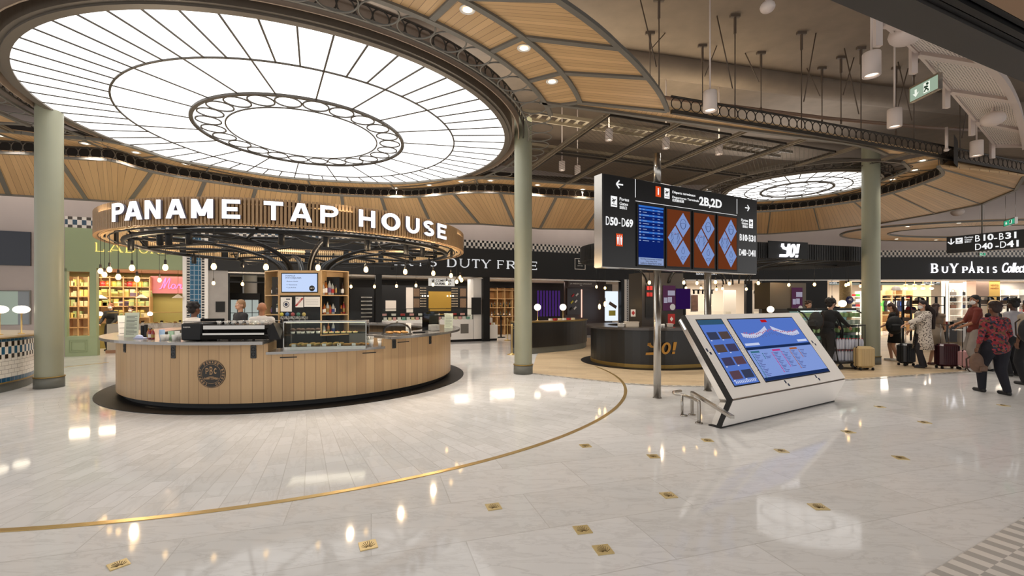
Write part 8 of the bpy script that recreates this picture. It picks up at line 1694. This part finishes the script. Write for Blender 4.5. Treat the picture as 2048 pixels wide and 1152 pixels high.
def person(lab, px, py, rz, H=1.7, skin='light', wd=1.0, feet=((-.1, 0, 0), (.1, 0, 0)), hands=((-.26, .03, .78), (.26, .03, .78)), top=(60, 60, 60), sleeve=2, bottom=(40, 40, 50), legs='trousers', hair=(30, 22, 18), hairlen=0, mask=False, lean=0.0, headturn=0, shoes=(30, 30, 30), coat=None, topm=None, loc=None, hem=1.0, curl=.6, bag=None, bot_m=None, fluffy=0, headdown=0, z0=0):
    s = H/1.75; p = Vector(loc) if loc else P(px, py, 0); t = thing('person', lab, 'person', p, rz); sk = SKIN[skin]; V = Vector
    W = lambda x, y, z: V((x*s, y*s, z*s))
    pel = W(0, 0, .93); wst = W(0, lean*.25, 1.08); ch = W(0, lean*.65, 1.3); nb = W(0, lean*.95, 1.46); hd = W(0, lean*1.1+.015, 1.635); RH = Matrix.Rotation(headturn, 4, 'Z') @ Matrix.Rotation(-headdown, 4, 'X')
    sh = [W(sg*.165*(.6+.4*wd), lean*.85, 1.405) for sg in (-1, 1)]; hp = [W(sg*.085*wd, 0, .9) for sg in (-1, 1)]; an = [W(f[0], f[1], f[2]+.08) for f in feet]; kn = []; el = []; wr = []
    for i in (0, 1):
        k, a_ = ik(hp[i], an[i], .43*s, .42*s, (0, 1, 0)); kn.append(k); an[i] = a_
        sg = (-1, 1)[i]; e, w_ = ik(sh[i], W(*hands[i]), .285*s, .25*s, (sg*.5, -.8, -.5)); el.append(e); wr.append(w_)
    Z = s
    def torso(e): return [('e', pel, ((.155*wd+e)*Z, (.115*wd+e)*Z, (.13+e)*Z)), ('e', wst, ((.135*wd+e)*Z, (.1*wd+e)*Z, (.15+e)*Z)), ('e', ch, ((.165*(.5+.5*wd)+e)*Z, (.105*(.5+.5*wd)+e)*Z, (.19+e)*Z)), ('c', sh[0], sh[1], (.055+e)*Z, (.055+e)*Z)]
    def leg(i, e, k=2): r = [('c', hp[i], kn[i], (.085*wd+e)*Z, (.056*(.5+.5*wd)+e)*Z)]; return r+([('c', kn[i], an[i], (.056*(.5+.5*wd)+e)*Z, (.036+e*1.2)*Z)] if k > 1 else [])
    def arm(i, e, k=2): r = [('c', sh[i], sh[i]+(el[i]-sh[i])*(1 if k > 1 else k), (.047*(.6+.4*wd)+e)*Z, (.036+e)*Z)]; return r+([('c', el[i], wr[i]-(wr[i]-el[i])*(2-k), (.037+e)*Z, (.026+e)*Z)] if k > 1 else [])
    T = lambda x, y, z: hd+RH.to_3x3() @ W(x, y, z)
    head = [('e', hd+RH.to_3x3() @ W(0, -.01, .025), (.074*Z, .092*Z, .09*Z), RH), ('e', T(0, .025, -.045), (.052*Z, .06*Z, .06*Z), RH), ('c', T(0, .08, .0), T(0, .1, -.025), .011*Z, .014*Z), ('c', T(-.018, .078, -.065), T(.018, .078, -.065), .009*Z, .009*Z), ('e', T(-.078, -.01, -.01), (.012*Z, .02*Z, .032*Z), RH), ('e', T(.078, -.01, -.01), (.012*Z, .02*Z, .032*Z), RH)]
    body = torso(0)+leg(0, 0)+leg(1, 0)+arm(0, 0)+arm(1, 0)+[('c', nb-V((0, 0, .04*Z)), T(0, -.01, -.05), .052*Z, .048*Z)]+head
    toes = [an[i]+W(0, .15, -.045) for i in (0, 1)]
    for i in (0, 1): body += [('c', an[i]+W(0, -.02, -.04), toes[i], .034*Z, .028*Z)]
    me = meshblob(body, .0115, 1)
    for i, sg in ((0, -1), (1, 1)):
        d = (wr[i]-el[i]).normalized(); hm = meshblob(hand(wr[i], d, sg, (sg*.9, .1, .35) if abs(d.z) > .6 else (0, 0, 1), curl), .0048, 1)
        bm = bmesh.new(); bm.from_mesh(me); bm.from_mesh(hm); bm.to_mesh(me); bm.free(); me.polygons.foreach_set('use_smooth', [True]*len(me.polygons))
    bo = addmesh('body', me, sk, t)
    b = MB()
    for sg in (-1, 1): b.ball(T(sg*.03, .077, .012), .0105*Z, 10)
    b.build('eyes', mat('eye_white', (210, 205, 200), .3), bo, True); b = MB()
    for sg in (-1, 1): b.ball(T(sg*.03, .0845, .012), .0052*Z, 8); b.tube([T(sg*.014, .087, .036), T(sg*.045, .079, .036)], .0035*Z, 5)
    b.build('irises_and_brows', mat('hair_%d_%d' % (hair[0], hair[2]), hair, .7), bo, True); b = MB(); b.tube([T(-.022, .087, -.066), T(0, .089, -.064), T(.022, .087, -.066)], .004*Z, 5); b.build('lips', mat('lips', (140, 76, 70), .5), bo, True)
    hm_ = mat('hair_%d_%d' % (hair[0], hair[2]), hair, .75, noise=.3, nscale=60)
    if hairlen >= 0:
        hp_ = [('e', T(0, -.022, .048), (.086*Z, .095*Z, .088*Z), RH), ('e', T(0, -.06, .0), (.08*Z, .06*Z, .08*Z), RH)]
        if fluffy:
            for i in range(26): a_ = i*2.4; ph = .15+1.3*((i*7) % 10)/10; hp_.append(('e', T(.09*cos(a_)*cos(ph-.3), -.03+.085*sin(a_)*cos(ph-.3), .045+.095*sin(ph)), (.034*fluffy*Z,)*3))
        if hairlen:
            for x in (-.05, -.02, .02, .05): hp_ += [('c', T(x, -.08, .0), hd+W(x*1.4, -.15-(.05 if coat else 0), -.16), .045*Z, .055*Z), ('c', hd+W(x*1.4, -.15-(.05 if coat else 0), -.16), hd+W(x*1.5, -.16-(.05 if coat else 0), -.14-hairlen), .055*Z, .032*Z)]
        addmesh('hair', meshblob(hp_, .011, 2), hm_, t)
    if mask: b = MB(); b.ball((0, 0, 0), 1, 14, M=Matrix.Translation(T(0, .045, -.045)) @ RH @ Matrix.Diagonal((.06*Z, .062*Z, .055*Z, 1))); b.tube([T(-.075, .0, 0), T(-.05, .07, -.02)], .003, 4); b.tube([T(.075, .0, 0), T(.05, .07, -.02)], .003, 4); b.build('face_mask', mat('mask_white', (232, 228, 224), .8), t, True)
    tm = topm or mat('cloth_%d_%d_%d' % top, top, .9, noise=.15, nscale=12); tp_ = torso(.016)+[('c', nb-V((0, 0, .05*Z)), nb, .07*Z, .055*Z)]
    if sleeve: tp_ += arm(0, .016, sleeve)+arm(1, .016, sleeve)
    if hem > 1: tp_ += [('e', pel-W(0, 0, .05), ((.17*wd)*Z, (.13*wd)*Z, .13*Z))]
    addmesh('top', meshblob(tp_, .012, 3), tm, t)
    bmt = bot_m or mat('cloth_%d_%d_%d' % bottom, bottom, .9, noise=.12, nscale=10)
    if legs == 'trousers': addmesh('trousers', meshblob([('e', pel-W(0, 0, .04), ((.165*wd)*Z, (.125*wd)*Z, .12*Z))]+leg(0, .02)+leg(1, .02), .012, 3), bmt, t)
    elif legs == 'shorts': addmesh('shorts', meshblob([('e', pel-W(0, 0, .04), ((.165*wd)*Z, (.125*wd)*Z, .12*Z))]+leg(0, .026, 1)+leg(1, .026, 1), .012, 3), bmt, t)
    else:
        b = MB(); b.lathe([(.13*wd*Z, 1.12*Z), (.165*wd*Z, .98*Z), (.18*wd*Z, .88*Z), (.22*wd*Z, .56*Z), (.21*wd*Z, .56*Z), (.17*wd*Z, .88*Z)], (0, 0, 0), 28, M=Matrix.Diagonal((1, .85, 1, 1))); b.build('skirt', bmt, t, True)
    if coat: # long open cardigan
        b = MB(); pr = [(.215, 1.40), (.2, 1.2), (.2, 1.0), (.235, .75), (.27, .48), (.262, .48), (.225, .75), (.19, 1.0), (.19, 1.2), (.205, 1.40)]; b.lathe([(r*wd*Z, z*Z) for r, z in pr], (0, 0, 0), 30, M=Matrix.Diagonal((1.0, .78, 1, 1)), a0=radians(115), a1=radians(425)); b.build('cardigan', coat, t, True)
        addmesh('cardigan_sleeves', meshblob(arm(0, .04, 1.55)+arm(1, .04, 1.55)+[('c', sh[0], sh[1], .085*Z, .085*Z)], .013, 3), coat, t)
    for i in (0, 1): b = MB(); bb_ = [('c', an[i]+W(0, -.03, -.045), toes[i]+W(0, 0, -.002), .044*Z, .037*Z)]; o = addmesh('shoe', meshblob(bb_, .01, 1), mat('shoe_%d_%d' % (shoes[0], shoes[2]), shoes, .6), t)
    t['_wr'] = [0]; WR[t.name] = [WM[t.name] @ w_ for w_ in wr]; return t
WR = {}
SHIRT = (214, 208, 202)
# bar staff
kb, a_ = onbar(384, 2.35, 0)
person('dark haired person in white shirt seen from behind behind the espresso machine', 0, 0, -.35, 1.63, 'brown', top=SHIRT, sleeve=2, hands=((-.2, .38, 1.05), (.22, .4, 1.08)), hair=(26, 20, 18), fluffy=.9, loc=(kb.x, kb.y+.05, .0))
kb2, a_ = onbar(499, 2.1, 0)
person('bald person in white shirt seen from behind left of the menu screen tower', 0, 0, .3, 1.65, 'tan', top=SHIRT, sleeve=2, hairlen=-1, hands=((-.15, .35, 1.05), (.15, .36, 1.05)), loc=(kb2.x, kb2.y+.4, 0))
q_ = D(487, 628, 9.6); person('person with short fair hair and black top facing the bald colleague', 0, 0, 2.6, 1.7, 'light', top=(50, 50, 54), hair=(150, 116, 84), hands=((-.25, .1, .85), (.25, .1, .85)), loc=(q_.x-.15, 9.75, 0))
for k, (px, Yp, hr) in enumerate(((222, 15.6, (120, 70, 40)), (262, 15.8, (60, 30, 20)))): q_ = D(px, 640, Yp); person(['auburn haired shop worker with white mask behind the pastry counter', 'dark haired shop worker with white mask behind the pastry counter'][k], 0, 0, PI+.2, [1.62, 1.5][k], 'light', top=(40, 40, 42), hair=hr, mask=True, fluffy=.7*k, loc=(q_.x, q_.y, 0), hands=((-.2, .3, 1.0), (.2, .3, 1.0)))
q_ = D(1617, 612, 13.2); person('kiosk worker with hair tied up behind the glass fridges', 0, 0, PI, 1.68, 'light', top=(30, 30, 32), hair=(60, 40, 28), fluffy=.6, loc=(q_.x, q_.y, 0))
q_ = D(1675, 610, 21.5); person('person in dark blue clothes standing by the speckled column', 0, 0, 2.4, 1.72, 'brown', top=(34, 36, 52), loc=(q_.x-.15, q_.y, 0))
# luggage
def case_(name, loc, rz, w_, h_, dp, col, lab, hh=.4, ribs=6, mt=0):
    t = thing(name, lab, 'suitcase', loc, rz); m_ = mat('case_%d_%d' % (col[0], col[2]), col, .35, mt); b = MB(); b.rbox((-w_/2, -dp/2, .06), (w_/2, dp/2, .06+h_), .05); bd = b.build('shell', m_, t, True); b = MB()
    for i in range(ribs): x = -w_*.38+w_*.76*i/(ribs-1); b.rbox((x-.008, -dp/2-.006, .11), (x+.008, dp/2+.006, .01+h_), .004)
    b.build('grooves', m_, bd, True); b = MB(); b.box((-w_/2-.003, -.006, .07), (w_/2+.003, .006, .055+h_)); b.build('zip', BLACK, bd, True)
    for sx in (-1, 1):
        for sy in (-1, 1): b = MB(); b.tube([(sx*w_*.38-.015, sy*dp*.32, .03), (sx*w_*.38+.015, sy*dp*.32, .03)], .03, 12); b.box((sx*w_*.38-.02, sy*dp*.32-.015, .035), (sx*w_*.38+.02, sy*dp*.32+.015, .07)); b.build('wheel', BLK2, t, True)
    b = MB(); zz = .06+h_
    for sx in (-1, 1): b.tube([(sx*w_*.2, dp*.25, zz), (sx*w_*.2, dp*.25, zz+hh)], .009, 6)
    b.rbox((-w_*.24, dp*.25-.015, zz+hh), (w_*.24, dp*.25+.015, zz+hh+.03), .01); b.build('handle', BLK2 if col[0] > 100 else CHROME, t, True); return t
case_('suitcase', P(1728, 740), .1, .43, .52, .24, (190, 164, 116), 'beige hard suitcase with black raised handle in front of the right column', .5, 6, .1)
case_('suitcase', P(1812, 731), .15, .34, .52, .26, (36, 36, 38), 'black fabric suitcase beside the woman in the lace cardigan', .4)
case_('suitcase', P(1894, 737), -.1, .47, .56, .27, (58, 20, 28), 'burgundy ribbed suitcase with raised handle', .45, 9)
case_('suitcase', P(1934, 740), .2, .3, .44, .22, (196, 150, 150), 'small pink suitcase behind the hanging brown backpack', .6)
# people of the queue
person('woman with long dark hair in a short black dress and black backpack', 1806-14, 722, .9, 1.62, 'light', wd=1.12, top=(20, 20, 22), sleeve=.5, legs='skirt', bottom=(20, 20, 22), hair=(50, 28, 20), hairlen=.32, hands=((-.2, .1, .85), (.2, .38, 1.0)), shoes=(214, 208, 200), feet=((-.08, -.05, 0), (.1, .1, 0)), lean=.1, headdown=.35)
def backpack(p, rz, sc, col, lab, m=None):
    t = thing('backpack', lab, 'bag', p, rz); m = m or mat('pack_%d_%d' % (col[0], col[2]), col, .7, noise=.2, nscale=20); addmesh('bag_body', meshblob([('e', (0, 0, .2), (.16*sc, .09*sc, .21*sc)), ('e', (0, -.03, .12), (.14*sc, .1*sc, .12*sc))], .014, 3), m, t); b = MB(); b.rbox((-.1*sc, -.15*sc, .05), (.1*sc, -.1*sc, .18*sc), .02); b.build('front_pocket', m, t, True); b = MB()
    for x in (-.08, .08): b.tube([(x*sc, .06*sc, .36*sc), (x*sc, .13*sc, .3*sc), (x*sc, .12*sc, .1*sc), (x*sc, .06*sc, .02)], .012, 6)
    b.tube([(-.03, 0, .4*sc), (-.02, 0, .45*sc), (.02, 0, .45*sc), (.03, 0, .4*sc)], .008, 6); b.build('straps', mat('pack_strap', (60, 44, 34), .7), t, True); return t
q_ = P(1780, 722); backpack(Vector((q_.x-.06, q_.y-.22, .82)), -.4, 1.25, (22, 22, 24), 'black backpack hanging low on the woman in the black dress')
LACE = mat('lace_white', (214, 204, 192), .9); LT = LACE.node_tree; lb_ = LT.nodes['Principled BSDF']; tc = nn(LT, 'ShaderNodeTexCoord'); vo = nn(LT, 'ShaderNodeTexVoronoi'); vo.inputs['Scale'].default_value = 28; LT.links.new(tc.outputs['Object'], vo.inputs['Vector']); cr = math_(LT, 'LESS_THAN', vo.outputs['Distance'], .36); mx = nn(LT, 'ShaderNodeMix', data_type='RGBA'); LT.links.new(cr, mx.inputs['Factor']); mx.inputs['A'].default_value = lin((214, 204, 192)); mx.inputs['B'].default_value = lin((84, 74, 68)); LT.links.new(mx.outputs['Result'], lb_.inputs['Base Color'])
person('woman with very long dark hair, white mask and white lace cardigan', 1846, 735, 1.35, 1.69, 'light', top=(190, 182, 174), sleeve=1, bottom=(46, 44, 48), hair=(34, 20, 16), hairlen=.46, mask=True, hands=((-.14, .52, 1.1), (.2, .2, .95)), coat=LACE, shoes=(36, 36, 40), feet=((-.1, .08, 0), (.1, -.08, 0)))
person('woman with bare arm reaching for the burgundy suitcase handle', 1872, 730, -1.3, 1.62, 'light', top=(150, 130, 112), sleeve=0, legs='skirt', bottom=(180, 166, 148), hair=(50, 30, 22), hairlen=.1, hands=((-.16, .1, .9), (-.02, .42, .97)), shoes=(90, 50, 40), feet=((-.09, -.1, 0), (.09, .12, 0)))
person('tall man in a rust red T-shirt with white mask holding papers', 1950, 742, 1.1, 1.82, 'tan', wd=1.05, top=(122, 52, 42), sleeve=1.0, bottom=(160, 150, 142), hair=(20, 16, 14), mask=True, hands=((-.16, .3, 1.02), (.08, .34, 1.06)), headturn=.5, shoes=(200, 196, 190))
w_ = P(1926, 742); b = MB(); b.rbox((-.1, -.02, -.005), (.1, .12, .005), .002, M=Matrix.Translation(D(1922, 660, 10.6)) @ Matrix.Rotation(.4, 4, 'Z')); solo('paper_sheets', 'white folded papers held by the man in the red shirt', 'papers', b, WHT2)
FLOR = mat('floral_fabric', (170, 52, 54), .9); LT = FLOR.node_tree; lb_ = LT.nodes['Principled BSDF']; tc = nn(LT, 'ShaderNodeTexCoord'); vo = nn(LT, 'ShaderNodeTexVoronoi'); vo.inputs['Scale'].default_value = 32; LT.links.new(tc.outputs['Object'], vo.inputs['Vector']); ra_ = nn(LT, 'ShaderNodeValToRGB'); ra_.color_ramp.interpolation = 'CONSTANT'
for i, (ps, c_) in enumerate(((0, (132, 38, 46)), (.34, (34, 28, 34)), (.5, (146, 60, 66)), (.66, (104, 74, 52)), (.8, (44, 50, 68)))):
    e_ = ra_.color_ramp.elements[i] if i < 2 else ra_.color_ramp.elements.new(ps); e_.position = ps; e_.color = lin(c_)
sx_ = nn(LT, 'ShaderNodeSeparateColor'); LT.links.new(vo.outputs['Color'], sx_.inputs[0]); LT.links.new(sx_.outputs[0], ra_.inputs[0]); LT.links.new(ra_.outputs[0], lb_.inputs['Base Color'])
pf = person('heavy set woman in a red floral blouse and black trousers walking away', 1990, 787, -.05, 1.64, 'brown', wd=1.42, topm=FLOR, sleeve=1.6, hem=1.2, bottom=(24, 24, 34), hair=(44, 28, 26), fluffy=.7, hands=((-.36, .0, .74), (.3, .22, .98)), shoes=(20, 20, 22), feet=((-.09, .16, 0), (.07, -.16, 0)))
q_ = WR[pf.name][0]; backpack(Vector((q_.x-.04, q_.y-.02, q_.z-.47)), .2, .85, (112, 84, 66), 'brown patterned backpack hanging from the hand of the woman in the floral blouse')
person('person in a pale shirt walking behind the floral blouse', 2027, 752, .1, 1.72, 'dark', top=(176, 172, 176), sleeve=2, bottom=(22, 22, 26), hair=(18, 14, 14), fluffy=.8, hands=((-.24, 0, .8), (.24, 0, .8)))
person('person with curly blond hair mostly hidden behind the man and the floral blouse', 1987, 742, .2, 1.66, 'light', top=(30, 30, 36), hair=(206, 172, 122), fluffy=1.1, bottom=(190, 184, 176))
person('dark dressed person at the right edge with a black shoulder bag', 2058, 770, .15, 1.7, 'brown', top=(176, 160, 140), sleeve=1, bottom=(24, 24, 28), hair=(20, 16, 14), wd=1.15)
q_ = P(2046, 778); backpack(Vector((q_.x, q_.y-.1, .92)), 0, 1.15, (28, 28, 34), 'large black bag with pale lower panel at the right edge')
pd_ = person('person in black with curly hair and backpack pushing a luggage trolley', 1655, 738, -1.25, 1.72, 'light', top=(24, 24, 26), sleeve=2, bottom=(34, 32, 32), hair=(26, 20, 18), fluffy=1.15, hands=((-.12, .62, 1.0), (.16, .62, 1.0)), lean=.1, feet=((-.08, .12, 0), (.08, -.14, 0)))
wq = WR[pd_.name][1]; q_ = P(1655, 738); backpack(Vector((q_.x-.30, q_.y-.02, 1.0)), -1.25, 1.1, (34, 34, 34), 'black backpack on the back of the person pushing the trolley')
# trolley with shrink-wrapped water
tq = P(1694, 737); t = thing('luggage_trolley', 'black luggage trolley carrying packs of water bottles', 'trolley', tq, .1); b = MB(); b.rbox((-.4, -.22, .16), (.4, .22, .2), .02); b.build('platform', mat('trolley_dark', (40, 38, 36), .4, .4), t, True); b = MB()
for y in (-.2, .2): b.tube([(-.42, y, .2), (-.5, y, .7), (-.55, y, 1.0)], .014, 6)
b.tube([(-.55, -.22, 1.0), (-.55, .22, 1.0)], .018, 8); b.tube([(.4, -.2, .2), (.44, -.2, .4), (.44, .2, .4), (.4, .2, .2)], .012, 6); b.build('push_frame', BLACK, t, True)
for x in (-.32, .32):
    for y in (-.17, .17): b = MB(); b.tube([(x, y-.015, .065), (x, y+.015, .065)], .062, 14); b.box((x-.02, y-.02, .07), (x+.02, y+.02, .17)); b.build('wheel', BLK2, t, True)
WAT = mat('water_pet', (206, 208, 220), .12, spec=.6, alpha=.8); wp = None
for r in range(2):
    for i in range(3):
        loc = tq+Vector((-.22+.24*i, -.02*r, .2+.29*r)); lab = 'shrink-wrapped pack of water bottles on the trolley, %s layer, %s from the left' % (['lower', 'upper'][r], ORD[i])
        if wp is None:
            wp = thing('water_pack', lab, 'water pack', loc, .1, 'water packs on the trolley'); 
            for c_ in range(3):
                for d_ in range(2): b = MB(); b.lathe([(.001, 0), (.034, 0), (.036, .02), (.033, .09), (.036, .16), (.03, .21), (.013, .25)], (-.076+.076*c_, -.038+.076*d_, 0), 12); bt = b.build('bottle', WAT, wp, True); b = MB(); b.cyl((-.076+.076*c_, -.038+.076*d_, .25), (-.076+.076*c_, -.038+.076*d_, .27), .015, n=10); b.build('cap', mat('cap_rose', (180, 70, 80), .5), bt, True)
        else: dup(wp, loc, .1, lab)
